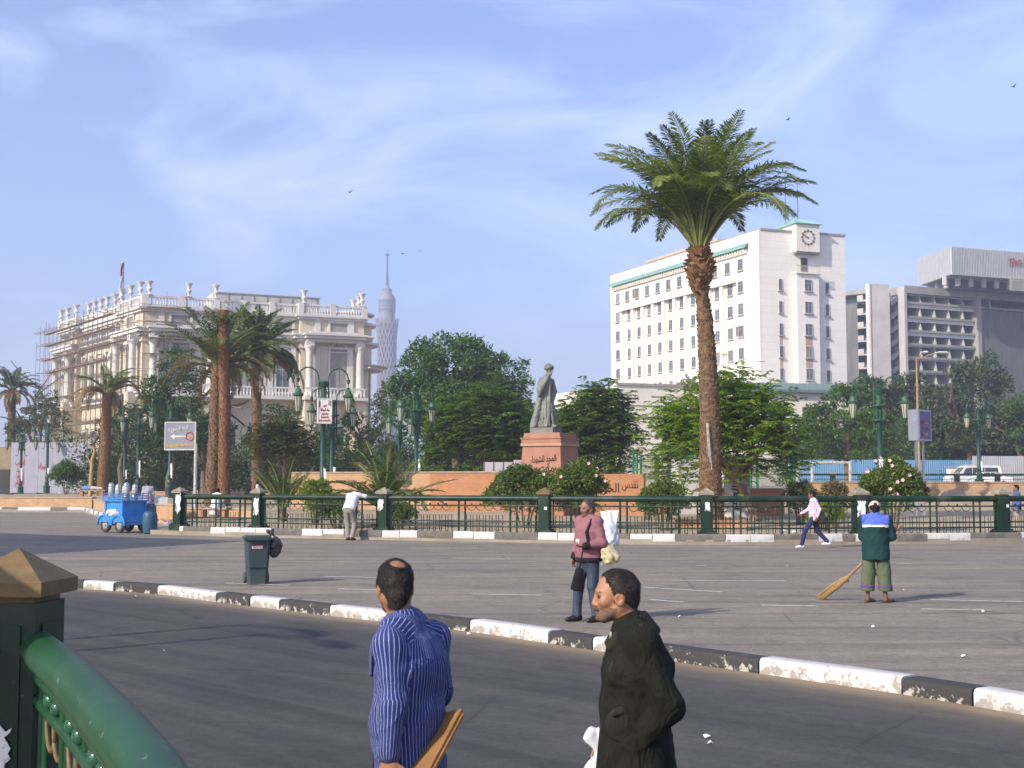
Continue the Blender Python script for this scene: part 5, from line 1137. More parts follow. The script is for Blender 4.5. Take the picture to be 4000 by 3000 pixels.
# hedges and tree belts closing the gaps under the crowns
def hedge(label, px0, px1, ptop, Y, mat, seed, base, n=60, size=.34):
    rg = np.random.default_rng(seed); x0, x1 = (px0 - 2000) / F * Y, (px1 - 2000) / F * Y; zt_ = CH + (1887 - ptop) / F * Y - base; t = thing('hedge', label, 'hedge', ((x0 + x1) / 2, Y, base)); cl = []
    for k in range(n):
        x = -(x1 - x0) / 2 + (x1 - x0) * (k + rg.random()) / n; h = zt_ * rg.uniform(.55, 1.0); r_ = rg.uniform(1.0, 1.7)
        for z in np.arange(r_ * .5, max(h - r_ * .6, r_ * .51), r_ * .9): cl.append((np.array([x, rg.normal(0, .7), z]), (r_, r_ * .8, r_)))
    leafy(t, cl, 70, size, mat, rg, 'foliage', .5, .2, .4); m = MB()
    for k in range(12): x = -(x1 - x0) / 2 + (x1 - x0) * (k + .5) / 12; m.path([(x, 0, -.2), (x + .2, 0, zt_ * .6)], [.14, .06], 6)
    m.build('stems', M_bark, t); return t
hedge('dark hedge at the back of the park below the palace', 330, 1180, 1690, 128, M_fic2, 61, .7, 60); hedge('dark green hedge at the back of the park behind the box sign lamp', 1120, 1560, 1700, 126, M_fic, 62, .7, 34); hedge('green hedge under the big ficus behind the statue', 1500, 2330, 1690, 124, M_fic2, 63, .6, 62)
hedge('tall green tree belt behind the blue hoarding', 3060, 3640, 1640, 158, M_fic, 64, 1.7, 50, .42); hedge('tall green tree belt behind the grey hoarding', 3600, 4150, 1620, 161, M_fic2, 65, 1.7, 50, .42)
# poincianas
def fern_tree(label, px0, px1, ptop, pbot, Y, mat, seed, ntip=120, nf=8, flen=.62, trunk=None, lean=(0, 0), rtr=.2, name='poinciana_tree', spreadz=1.0):
    rg = np.random.default_rng(seed); x0 = ((trunk or (px0 + px1) / 2) - 2000) / F * Y; z0 = gz(x0, Y); t = thing(name, label, 'tree', (x0, Y, z0))
    xc = ((px0 + px1) / 2 - 2000) / F * Y - x0; w_ = (px1 - px0) / F * Y / 2; zt_ = CH + (1887 - ptop) / F * Y - z0; zb = CH + (1887 - pbot) / F * Y - z0; h = zt_ - zb
    m = MB(); fork = Vector((lean[0], lean[1], max(1.2, zb * .9))); m.path([(0, 0, -.3), fork * .5 + Vector((.05, 0, 0)), fork], [rtr * 1.25, rtr, rtr * .85], 9); tips = []
    for k in range(ntip):
        a = rg.uniform(0, 2 * math.pi); u_ = math.sqrt(rg.random()); d = Vector((math.cos(a) * u_ * w_ * .86 + xc, math.sin(a) * u_ * w_ * .6, zb + h * (.93 * (1 - .5 * u_ * u_) - rg.random() ** 1.6 * .55))); tips.append((d, Vector((0, 0, 1))))
    for k in range(9):
        tp = tips[k * 7 % ntip][0]; mid = fork.lerp(tp, .5) + Vector((0, 0, .35)); m.path([fork - Vector((0, 0, .2)), mid, tp], [rtr * .55, rtr * .3, .03], 6)
        for j in range(4):
            q = tips[(k * 13 + j * 29 + 3) % ntip][0]
            if (q - tp).length < w_: m.path([mid, (mid + q) / 2 + Vector((0, 0, .2)), q], [rtr * .24, rtr * .15, .02], 5)
    m.build('trunk', M_barkp, t, smooth=60); fern(t, tips, nf, flen, mat, rg, rad=.8); return t
fern_tree('bright green poinciana with a leaning trunk right of the tall palm', 2500, 3160, 1455, 1850, 55.5, M_del, 31, 300, 9, .66, trunk=2958, lean=(-.95, .2), rtr=.17)
fern_tree('feathery green poinciana left of the statue', 1620, 2140, 1500, 1850, 84, M_del2, 32, 330, 9, .9, rtr=.22)
fern_tree('feathery darker poinciana right of the statue', 2180, 2500, 1480, 1860, 80, M_del2, 33, 220, 10, .85, trunk=2400, rtr=.2)
fern_tree('dull olive acacia with bare forked limbs behind the railing', 960, 1250, 1640, 1810, 78, M_aca, 34, 130, 9, .6, trunk=1115, rtr=.22, name='acacia_tree')
fern_tree('low feathery green tree between the ficus and the plinth', 1900, 2330, 1575, 1880, 92, M_del2, 35, 230, 9, .9, rtr=.2)
# pruned bare tree on the left
t = thing('pruned_tree', 'pruned ochre barked young tree with bare branches beside the sparse palm', 'tree', W(358, 104, 1.0)); a = MB(); a.path([(0, 0, -.2), (.05, 0, 1.8), (.1, 0, 3.0), (.28, 0, 3.7), (.12, 0, 4.1)], [.17, .15, .13, .1, .08], 8); a.path([(.12, 0, 3.9), (-.3, 0, 4.3), (-.6, 0, 4.9)], [.07, .04, .02], 5); a.path([(.2, 0, 3.8), (.6, 0, 4.2), (1.2, 0, 4.4)], [.06, .03, .015], 5); a.path([(.05, 0, 2.6), (-.35, 0, 3.3), (-.3, 0, 3.6)], [.06, .05, .03], 5); a.build('trunk', pm('ochre_bark', (.42, .27, .11), .9, (.3, .19, .08), 3), t, smooth=60)
leafy(t, [((-.5, 0, 5.0), (.5, .4, .4))], 60, .2, M_aca, np.random.default_rng(3))
# bushes
def bush(label, px0, px1, ptop, pbot, Y, mat, seed, per=300, size=.11, flowers=0, name='bush', lob=5):
    rg = np.random.default_rng(seed); x = ((px0 + px1) / 2 - 2000) / F * Y; z0 = gz(x, Y); t = thing(name, label, 'bush', (x, Y, z0)); w_ = (px1 - px0) / F * Y / 2; zt_ = CH + (1887 - ptop) / F * Y - z0
    m = MB()
    for k in range(7): a = k * .9; m.path([(.1 * math.cos(a), .1 * math.sin(a), -.1), (.3 * w_ * math.cos(a), .25 * w_ * math.sin(a), zt_ * .4), (.55 * w_ * math.cos(a), .4 * w_ * math.sin(a), zt_ * .75)], [.035, .025, .01], 5)
    m.build('stems', M_bark, t); cl = [((0, 0, zt_ * .42), (w_ * .62, w_ * .55, zt_ * .46))]
    for k in range(26):
        d = sph(rg, 1)[0]; d[2] = abs(d[2]) * .95; r_ = w_ * rg.uniform(.2, .36); c = np.array([0, 0, zt_ * .42]) + d * np.array([w_ * .74, w_ * .6, zt_ * .46]); c[2] = max(c[2], r_ * .6); cl.append((c, (r_, r_, r_)))
    leafy(t, cl, per * 9, size, mat, rg, 'foliage', .55, .1, .4)
    if flowers:
        fm = MB()
        for j in range(5):
            a = j * 2 * math.pi / 5; c, s = math.cos(a), math.sin(a); fm.add([(0, 0, 0), (.07 * math.cos(a - .45), .07 * math.sin(a - .45), .02), (.105 * c, .105 * s, .035), (.07 * math.cos(a + .45), .07 * math.sin(a + .45), .02)], [(0, 1, 2, 3)])
        me = fm.mesh('flower', MATS.get('pink_petal') or pm('pink_petal', (.72, .38, .42), .6, (.75, .55, .55), 8))
        for k in range(flowers):
            d = sph(rg, 1)[0]; d[1] = -abs(d[1]); d[2] = abs(d[2]); p = np.array([0, 0, zt_ * .42]) + d * np.array([w_ * .96, w_ * .85, zt_ * .58]); o = link('flower', me, t, p); o.rotation_euler = (R(70), 0, rg.uniform(-.5, .5)); o.scale = (.72, .72, .72)
    return t
bush('leafy hibiscus bush in front of the plinth with a few pale flowers', 1895, 2200, 1815, 2045, 50, M_hib, 41, 330, .12, 3)
bush('leafy hibiscus bush right of the plinth with a few pale flowers', 2120, 2385, 1798, 2045, 49.4, M_hib, 42, 330, .12, 5)
bush('rounded green bush beside the foot of the tall palm', 2490, 2690, 1868, 2055, 47.5, M_hib, 43, 360, .11, 0)
bush('tall hibiscus bush full of pink flowers behind the street sweeper', 3345, 3610, 1775, 2055, 46.5, M_hib, 44, 330, .12, 13)
bush('brownish half dry bush left of the pink flowering bush', 3180, 3330, 1870, 2030, 50, M_dry, 45, 260, .11); bush('dry spiky bush right of the leaning tree', 3045, 3200, 1868, 2020, 52, M_aca, 46, 260, .12)
bush('yellow green bush under the lamp with the box sign', 1160, 1310, 1855, 2045, 52, M_yel2, 47, 320, .1); bush('low green hedge bush behind the railing left of the leaning man', 1215, 1420, 1935, 2060, 49.5, M_hib, 48, 330, .1)
bush('low bush behind the railing right of the young palm', 1480, 1640, 1960, 2065, 48.5, M_hib, 49, 330, .1); bush('green bush behind the railing beside the plaid shirted walker', 3130, 3290, 1960, 2050, 46.5, M_yel2, 50, 300, .1)
bush('round dark bush in front of the white hoarding', 195, 335, 1800, 1910, 118, M_fic, 51, 120, .2); bush('low shrub in front of the brick wall right of the statue', 2480, 2570, 1900, 1990, 56, M_hib, 52, 330, .1)
bush('clipped green shrub behind the metal panels', 1760, 1850, 1795, 1850, 88, M_hib, 53, 220, .13); bush('small shrub on the brick wall behind the statue', 2360, 2460, 1795, 1860, 90, M_hib, 54, 220, .13)
# ---------------------------------------------------------------- palms
def frond_arrays(rg, base, az, el0, length, bendd, leaf, npair, VV, RR, stalks, rv, bare=.16, twist=.0, vee=.55, w=.035, sideb=0.0):
    n = 15; p = Vector(base); el = el0; pts = [p.copy()]; ds = []
    for k in range(n):
        tt = k / n; el_ = el0 - bendd * (tt ** 1.5); a_ = az + sideb * tt; d = Vector((math.cos(a_) * math.cos(el_), math.sin(a_) * math.cos(el_), math.sin(el_))); p = p + d * (length / n); pts.append(p.copy()); ds.append(d)
    stalks.path(pts, [.055 * (1 - .93 * i / n) + .006 for i in range(n + 1)], 5)
    A = np.array([tuple(q) for q in pts]); t = np.linspace(bare, .995, npair); idx = t * n; i0 = np.minimum(idx.astype(int), n - 1); f = (idx - i0)[:, None]; pos = A[i0] * (1 - f) + A[i0 + 1] * f; D = unit(A[i0 + 1] - A[i0]); Hh = np.array([-math.sin(az), math.cos(az), 0.0]); side = np.tile(Hh, (npair, 1)); upv = np.cross(D, side); upv = np.where(upv[:, 2:3] < 0, -upv, upv)
    ln = leaf * np.sin(np.pi * np.clip(.16 + .8 * t, 0, 1)) ** .75
    for s in (-1, 1):
        ax = side * s * 1.0 + D * (.42 + .55 * t[:, None]) + upv * vee * (1 - .6 * t[:, None]) + rg.normal(0, .16, (npair, 3)) + np.array([0, 0, -.22]); nr = upv + side * s * -.4 + rg.normal(0, .12, (npair, 3))
        VV.append(leaves(pos, ax, nr, ln * rg.uniform(.85, 1.1, npair), np.full(npair, w), .10)); RR.append(np.full(npair, rv) + rg.normal(0, .08, npair))
def palm_trunk(root, pts, rs, step, around, mat, rg, prot=.05, name='trunk', zjit=.04):
    m = MB(); pts = [Vector(p) for p in pts]; sp = smoothline(pts, 5); L_ = sum((b - a).length for a, b in zip(sp, sp[1:])); srs = np.interp(np.linspace(0, 1, 40), np.linspace(0, 1, len(rs)), rs)
    m.path([along(sp, L_ * k / 39)[0] for k in range(40)], list(srs), 14); n = int(L_ / step)
    for i in range(n):
        s = (i + .5) * step; c, t = along(sp, s); r = float(np.interp(s / L_, np.linspace(0, 1, 40), srs)); a = t.orthogonal().normalized(); b = t.cross(a)
        for k in range(around):
            if rg.random() < .06: continue
            an = 2 * math.pi * (k + .5 * (i % 2)) / around + rg.normal(0, .06); hw = math.pi / around * rg.uniform(.85, 1.12); up = t * step * rg.uniform(.55, .85) + t * rg.normal(0, zjit); dn = t * -step * .6
            def e(ang, rad): return a * (math.cos(ang) * rad) + b * (math.sin(ang) * rad)
            pr = prot * rg.uniform(.5, 1.4)
            m.add([c + dn + e(an - hw, r * .97), c + dn + e(an + hw, r * .97), c + up + e(an + hw * .75, r + pr), c + up + e(an - hw * .75, r + pr), c + up * 1.05 + e(an + hw * .6, r * .93), c + up * 1.05 + e(an - hw * .6, r * .93)], [(0, 1, 2, 3), (3, 2, 4, 5), (1, 4, 2), (0, 3, 5)])
    return m.build(name, mat, root)
def crown(root, base, specs, rg, leaf, npair, mat, stalkmat, name='crown', w=.035, vee=.55, bare=.16):
    VV, RR, st = [], [], MB()
    for az, el, ln, bd in specs: frond_arrays(rg, base + Vector((math.cos(az), math.sin(az), 0)) * .12, az, el, ln, bd, leaf, npair, VV, RR, st, rg.random() * .9, w=w, vee=vee, bare=bare, sideb=rg.normal(0, .12))
    o = link(name, quadmesh(name, np.concatenate(VV), np.concatenate(RR), mat), root); st.build('frond_stalks', stalkmat, root, smooth=60); return o
# the tall palm
PY = 48.6; rg = np.random.default_rng(77); b0 = W(2776, PY, .4)
pm_ = thing('date_palm', 'tall date palm with scaly trunk and upright crown in front of the clock building', 'palm', b0)
def Q(px, py): q = P(px, py, PY); return Vector((q.x - b0.x, 0, q.z - b0.z))
palm_trunk(pm_, [Vector((0, 0, -.3)), Q(2776, 1900), Q(2774, 1700), Q(2768, 1500), Q(2757, 1300), Q(2742, 1150), Q(2738, 1120)], [k * PY / F for k in (46, 43, 41, 38.5, 36, 33, 29, 21)], .165, 13, M_pbark, rg, .045)
palm_trunk(pm_, [Q(2738, 1150), Q(2735, 1110), Q(2733, 1060), Q(2733, 1010), Q(2731, 960)], [k * PY / F for k in (22, 32, 46, 47, 37, 22)], .15, 13, M_stub, rg, .16, 'boot_scales', .05)
specs = []
for k in range(70):
    az = k * 2.39996 + rg.normal(0, .1); ring = k / 70
    specs.append((az, R(87 - 29 * ring ** .8 + rg.normal(0, 3)), rg.uniform(5.0, 5.9), R(44 + 72 * ring + rg.normal(0, 13))))
crown(pm_, Q(2731, 985), specs, rg, .84, 92, M_palmt, M_stalk, w=.052, bare=.30, vee=.15)
# rope and scraps tied on the trunk
a = MB(); q0 = Q(2752, 1655)
for k in range(4): a.path([q0 + Vector((.02 * k, -.48, 0)), q0 + Vector((.03 + .03 * k, -.53, -.6 - .12 * k)), q0 + Vector((.06 * k, -.5, -1.0 - .25 * k))], .012, 4)
a.build('rope_ends', M_pole, pm_)
def mkpalm(label, px, pbase, Y, ptop, specs_g, specs_d, rpx, seed, topx=None, mat=None, leaf=.62, npair=56, hz=None, trunk_only=False, name='date_palm', w=.07):
    rg = np.random.default_rng(seed); x = (px - 2000) / F * Y; z0 = hz if hz is not None else gz(x, Y); t = thing(name, label, 'palm', (x, Y, z0)); tp = P(topx or px, ptop, Y) - Vector((x, Y, z0)); tp.y = 0; mid = tp * .5 + Vector((.06, 0, 0))
    r = [k * Y / F for k in rpx]; palm_trunk(t, [Vector((0, 0, -.3)), mid * .5, mid, tp * .8, tp], r, .21, 11, mat or M_pbark, rg, .06)
    if specs_g: crown(t, tp, specs_g(rg), rg, leaf, npair, M_palm, M_stalk, w=w)
    if specs_d: crown(t, tp - Vector((0, 0, .15)), specs_d(rg), rg, leaf * .8, npair, M_palmd, M_palmd, 'dry_fronds', w=w)
    return t
mkpalm('date palm with ragged green crown and dry drooping fronds beside the headless trunk', 832, 1975, 80, 1430, lambda g: [(g.uniform(0, 6.28), R(g.uniform(20, 80)), g.uniform(3.9, 5.0), R(g.uniform(35, 95))) for _ in range(32)], lambda g: [(g.uniform(0, 6.28), R(g.uniform(-10, 35)), g.uniform(3, 4.0), R(g.uniform(90, 150))) for _ in range(13)], (30, 29, 26, 23, 22), 81, 850)
mkpalm('headless reddish palm trunk with a flat cut top', 880, 1970, 79, 1212, None, None, (24, 22, 21, 19.5, 20), 82, 873, M_pbark2)
mkpalm('full date palm with heavy hanging fronds in front of the palace', 1005, 1900, 102, 1390, lambda g: [(g.uniform(0, 6.28), R(g.uniform(38, 85)), g.uniform(3.6, 4.6), R(g.uniform(20, 70))) for _ in range(26)] + [(g.uniform(0, 6.28), R(g.uniform(5, 45)), g.uniform(3.8, 4.8), R(g.uniform(85, 130))) for _ in range(44)], lambda g: [(g.uniform(0, 6.28), R(g.uniform(-10, 15)), g.uniform(4, 5.2), R(g.uniform(75, 95))) for _ in range(8)], (20, 19, 18, 17, 17), 83, 1000, w=.10, leaf=.8)
mkpalm('sparse palm with drooping brown fronds above the drinks cart', 405, 1890, 108, 1535, lambda g: [(g.uniform(0, 6.28), R(g.uniform(35, 80)), g.uniform(2.5, 3.4), R(g.uniform(40, 100))) for _ in range(12)], lambda g: [(g.uniform(0, 6.28), R(g.uniform(15, 50)), g.uniform(3.6, 4.6), R(g.uniform(120, 160))) for _ in range(13)], (22, 21, 20, 17, 18), 84, 420, M_pbark2, hz=1.0)
mkpalm('shaggy palm at the outer edge of the park beside the gatehouse', 45, 1890, 150, 1520, lambda g: [(g.uniform(0, 6.28), R(g.uniform(15, 75)), g.uniform(3.0, 3.9), R(g.uniform(40, 100))) for _ in range(26)], lambda g: [(g.uniform(0, 6.28), R(g.uniform(-20, 10)), g.uniform(2.5, 3.6), R(g.uniform(70, 110))) for _ in range(14)], (16, 15, 15, 14, 15), 85, 48, hz=1.0, w=.08)
mkpalm('young date palm with arching grey green fronds behind the railing', 1500, 2045, 51.5, 1985, lambda g: [(g.uniform(0, 6.28), R(g.uniform(25, 85)), g.uniform(2.4, 3.3), R(g.uniform(25, 80))) for _ in range(34)], None, (22, 22, 20, 18, 16), 86, leaf=.46, npair=56, w=.045, name='young_palm')
mkpalm('small upright palm seedling left of the yellow green bush', 1105, 2030, 55, 1985, lambda g: [(g.uniform(0, 6.28), R(g.uniform(50, 88)), g.uniform(1.6, 2.4), R(g.uniform(10, 50))) for _ in range(14)], None, (16, 16, 14, 12, 10), 87, leaf=.4, npair=48, w=.045, name='young_palm')
mkpalm('pale bushy palm behind the hoardings of the minibus street', 3790, 1850, 157, 1765, lambda g: [(g.uniform(0, 6.28), R(g.uniform(20, 80)), g.uniform(2.6, 3.6), R(g.uniform(20, 70))) for _ in range(30)], None, (14, 14, 13, 12, 12), 88, leaf=.6, npair=40, hz=1.7, w=.08, name='young_palm')
mkpalm('small palm top showing against the clock building wall', 2697, 1750, 150, 1510, lambda g: [(g.uniform(0, 6.28), R(g.uniform(0, 80)), g.uniform(1.4, 2.0), R(g.uniform(30, 90))) for _ in range(22)], None, (8, 8, 8, 7, 7), 89, leaf=.4, npair=36, hz=.7, w=.07)
# ================================================================== SIGNED-DISTANCE FIGURES
def v3(a): return np.array(a, dtype=np.float64)
class SDF:
    def __init__(s): s.p = []; s.disp = None
    def cone(s, a, b, r1, r2, k=.02, op='+'): s.p.append(('c', v3(a), v3(b), r1, r2, k, op)); return s
    def ell(s, c, r, ax=None, k=.02, op='+'): s.p.append(('e', v3(c), v3(r), np.eye(3) if ax is None else np.array(ax, dtype=float), None, k, op)); return s
    def tor(s, a, b, r1, r2, side, k=.03, op='+'):  # elliptical cone; r=(depth, lateral)
        a, b, side = v3(a), v3(b), v3(side); ax = (b - a) / np.linalg.norm(b - a); sd = side - ax * np.dot(side, ax); sd /= np.linalg.norm(sd); s.p.append(('t', a, b, r1, r2, k, op, sd, np.cross(ax, sd), ax)); return s
    def hs(s, p, n, k=.004, op='&'): n = v3(n); s.p.append(('h', v3(p), n / np.linalg.norm(n), 0, 0, k, op)); return s
    @staticmethod
    def one(q, P):
        if q[0] == 'c':
            ba = q[2] - q[1]; pa = P - q[1]; t = np.clip(pa @ ba / (ba @ ba + 1e-12), 0, 1); return np.linalg.norm(pa - t[:, None] * ba, axis=1) - (q[3] + (q[4] - q[3]) * t)
        if q[0] == 'e':
            l = (P - q[1]) @ q[3].T; k0 = np.linalg.norm(l / q[2], axis=1); k1 = np.linalg.norm(l / (q[2] ** 2), axis=1); return k0 * (k0 - 1) / np.maximum(k1, 1e-9)
        if q[0] == 't':
            a, b, sd, dp, ax = q[1], q[2], q[7], q[8], q[9]; ba = b - a; pa = P - a; t = np.clip(pa @ ba / (ba @ ba), 0, 1); o = pa - t[:, None] * ba; rx = q[3][0] + (q[4][0] - q[3][0]) * t; ry = q[3][1] + (q[4][1] - q[3][1]) * t; mn = np.minimum(rx, ry)
            x, y, z = o @ dp / rx, o @ sd / ry, o @ ax / mn; k0 = np.sqrt(x * x + y * y + z * z); k1 = np.sqrt((x / rx) ** 2 + (y / ry) ** 2 + (z / mn) ** 2); return k0 * (k0 - 1) / np.maximum(k1, 1e-9)
        return (P - q[1]) @ q[2]
    def __call__(s, P):
        d = None
        for q in s.p:
            e = s.one(q, P); k, op = q[5], q[6]
            if d is None: d = e; continue
            if op == '+': h = np.maximum(k - np.abs(d - e), 0) / k; d = np.minimum(d, e) - h * h * k * .25
            else:
                if op == '-': e = -e
                h = np.maximum(k - np.abs(d - e), 0) / k; d = np.maximum(d, e) + h * h * k * .25
        if s.disp is not None: d = d + s.disp(P)
        return d
    def clip(s, a, b, k=.004):
        a, b = v3(a), v3(b); return s.hs(a, a - b, k).hs(b, b - a, k)
    def bounds(s, pad=.05):
        lo, hi = np.full(3, 1e9), np.full(3, -1e9)
        for q in s.p:
            if q[6] != '+' or q[0] == 'h': continue
            if q[0] == 'e': r = max(q[2]); pts = [q[1]]
            elif q[0] == 't': r = max(max(q[3]), max(q[4])); pts = [q[1], q[2]]
            else: r = max(q[3], q[4]); pts = [q[1], q[2]]
            for p in pts: lo = np.minimum(lo, p - r); hi = np.maximum(hi, p + r)
        return lo - pad, hi + pad
def sdf_mesh(f, h, name, mat, smooth=True):
    lo, hi = f.bounds(); B = 6; nb = np.ceil((hi - lo) / (h * B)).astype(int) + 1; n = nb * B
    cs = [lo[i] + (np.arange(nb[i]) + .5) * B * h - .5 * h for i in range(3)]; Cc = np.stack(np.meshgrid(*cs, indexing='ij'), -1).reshape(-1, 3); dc = f(Cc); act = np.abs(dc) < B * h * 1.15
    D = np.repeat(np.repeat(np.repeat(dc.reshape(nb), B, 0), B, 1), B, 2).astype(np.float32)
    bi = np.argwhere(act.reshape(nb)); off = np.stack(np.meshgrid(*[np.arange(B)] * 3, indexing='ij'), -1).reshape(-1, 3)
    ii = (bi[:, None, :] * B + off[None]).reshape(-1, 3); d = np.concatenate([f(lo + c * h) for c in np.array_split(ii, max(1, len(ii) // 150000))]); D[ii[:, 0], ii[:, 1], ii[:, 2]] = d
    S_ = D < 0; cnt = np.zeros(np.array(D.shape) - 1, np.int8)
    for a in (0, 1):
        for b in (0, 1):
            for c in (0, 1): cnt += S_[a:D.shape[0] - 1 + a, b:D.shape[1] - 1 + b, c:D.shape[2] - 1 + c]
    cell = np.argwhere((cnt > 0) & (cnt < 8)); idx = np.full(cnt.shape, -1, np.int32); idx[cell[:, 0], cell[:, 1], cell[:, 2]] = np.arange(len(cell))
    cor = [(a, b, c) for a in (0, 1) for b in (0, 1) for c in (0, 1)]; cv = {q: D[cell[:, 0] + q[0], cell[:, 1] + q[1], cell[:, 2] + q[2]] for q in cor}; acc = np.zeros((len(cell), 3)); w_ = np.zeros(len(cell))
    for a in cor:
        for ax in range(3):
            if a[ax] == 0:
                b = list(a); b[ax] = 1; b = tuple(b); da, db = cv[a], cv[b]; m = (da < 0) != (db < 0); t = np.where(m, da / np.where(m, da - db, 1), 0); p = np.tile(np.array(a, float), (len(cell), 1)); p[:, ax] += t; acc += p * m[:, None]; w_ += m
    V = lo + (cell + acc / np.maximum(w_, 1)[:, None]) * h; Fq = []
    for ax in range(3):
        u, v = (ax + 1) % 3, (ax + 2) % 3; sl0 = [slice(1, -1)] * 3; sl1 = [slice(1, -1)] * 3; sl0[ax] = slice(0, -1); sl1[ax] = slice(1, None)
        A, Bq = S_[tuple(sl0)], S_[tuple(sl1)]; e = np.argwhere(A != Bq); fl = A[e[:, 0], e[:, 1], e[:, 2]]; e = e.copy(); e[:, u] += 1; e[:, v] += 1
        def ci(du, dv): q = e.copy(); q[:, u] -= du; q[:, v] -= dv; return idx[q[:, 0], q[:, 1], q[:, 2]]
        qd = np.stack([ci(1, 1), ci(0, 1), ci(0, 0), ci(1, 0)], 1); qd[~fl] = qd[~fl][:, ::-1]; Fq.append(qd)
    Fq = np.concatenate(Fq); Fq = Fq[(Fq >= 0).all(1)]; me = bpy.data.meshes.new(name); me.vertices.add(len(V)); me.vertices.foreach_set('co', V.astype(np.float32).reshape(-1)); m = len(Fq)
    me.loops.add(m * 4); me.loops.foreach_set('vertex_index', Fq.astype(np.int32).reshape(-1)); me.polygons.add(m); me.polygons.foreach_set('loop_start', np.arange(0, m * 4, 4, dtype=np.int32)); me.polygons.foreach_set('loop_total', np.full(m, 4, np.int32)); me.update(calc_edges=True)
    for mm in (mat if isinstance(mat, (list, tuple)) else [mat]): me.materials.append(mm)
    if smooth: me.shade_smooth()
    return me, V, Fq
def around(f, V, name='su'):                        # cloth coordinate running round the nearest limb or trunk
    pr = [q for q in f.p if q[0] in 'ct' and q[6] == '+']; D = np.stack([SDF.one(q, V) for q in pr], 1); D[:, [i for i, q in enumerate(pr) if q[0] == 'c']] -= .004; k = D.argmin(1); u = np.zeros(len(V))
    for i, q in enumerate(pr):
        m = k == i
        if not m.any(): continue
        ax = (q[2] - q[1]) / np.linalg.norm(q[2] - q[1]); ref = np.array([1., 0, 0]) if abs(ax[0]) < .8 else np.array([0, 0, 1.]); e1 = ref - ax * (ref @ ax); e1 /= np.linalg.norm(e1); e2 = np.cross(ax, e1); o = V[m] - q[1]; r = .17 if q[0] == 't' else .06; u[m] = np.arctan2(o @ e2, o @ e1) * r + i * .0031
    return u
def setattr_(me, name, val): a = me.attributes.new(name, 'FLOAT', 'POINT'); a.data.foreach_set('value', val.astype(np.float32))
# ---- materials for people
def skinm(name, col):
    m, nt, b = nmat(name); n = noise(nt, 14, 4); x = mixc(nt, ramp(nt, n.outputs[0], [(.35, 0), (.7, .6)]).outputs[0], col, tuple(c * k for c, k in zip(col, (.72, .62, .58)))); nt.links.new(x.outputs[0], b.inputs['Base Color']); b.inputs['Roughness'].default_value = .5; b.inputs['Specular IOR Level'].default_value = .35; bump(nt, b, noise(nt, 60, 4).outputs[0], .12, .004); return m
def strandm(name, a, b_, c):
    m, nt, b = nmat(name); at = nt.nodes.new('ShaderNodeAttribute'); at.attribute_name = 'rnd'; r = ramp(nt, at.outputs['Fac'], [(0, a), (.6, b_), (1, c)]); nt.links.new(r.outputs[0], b.inputs['Base Color']); b.inputs['Roughness'].default_value = .6; b.inputs['Specular IOR Level'].default_value = .25; return m
ST1 = strandm('strands_dark', (.012, .010, .009), (.03, .024, .02), (.10, .09, .08)); ST3 = strandm('strands_grey', (.03, .027, .025), (.10, .09, .085), (.26, .25, .24))
SK1 = skinm('skin_tan', (.33, .165, .09)); SK2 = skinm('skin_brown', (.27, .135, .075)); SK3 = skinm('skin_dark', (.17, .085, .05))
def hairm(name, col): return pm(name, col, .8, tuple(c * .5 for c in col), 60, .5, .8, 90, stretch=(1, 1, .35), bdist=.01, spec=.2)
HR1 = hairm('hair_dark', (.022, .018, .016)); HR2 = hairm('hair_black', (.012, .011, .011)); HR3 = hairm('hair_grey', (.095, .088, .082))
def cloth(name, col, col2=None, wr=.35, sc=7): m = pm(name, col, .9, col2 or tuple(c * .75 for c in col), 5, .5, 0, spec=.2); nt = m.node_tree; bump(nt, nt.nodes['Principled BSDF'], noise(nt, sc, 3, .5, stretch=(1, 1, .55), dist=.8).outputs[0], wr, .05); return m
def stripem():
    m, nt, b = nmat('striped_shirt'); a = nt.nodes.new('ShaderNodeAttribute'); a.attribute_name = 'su'; mu = nt.nodes.new('ShaderNodeMath'); mu.operation = 'MULTIPLY'; mu.inputs[1].default_value = 1 / .0165; nt.links.new(a.outputs['Fac'], mu.inputs[0]); fr = nt.nodes.new('ShaderNodeMath'); fr.operation = 'FRACT'; nt.links.new(mu.outputs[0], fr.inputs[0])
    r = nt.nodes.new('ShaderNodeValToRGB'); r.color_ramp.interpolation = 'CONSTANT'; e = r.color_ramp.elements; e[0].position = 0; e[0].color = (.016, .027, .13, 1); e[1].position = .44; e[1].color = (.019, .034, .155, 1)
    for p, c in ((.70, (.40, .43, .58)), (.82, (.018, .028, .12))): q = e.new(p); q.color = c + (1,)
    nt.links.new(fr.outputs[0], r.inputs[0]); nt.links.new(r.outputs[0], b.inputs['Base Color']); b.inputs['Roughness'].default_value = .75; b.inputs['Specular IOR Level'].default_value = .25; bump(nt, b, noise(nt, 9, 3, .5, stretch=(1, 1, .5), dist=1).outputs[0], .4, .05); return m
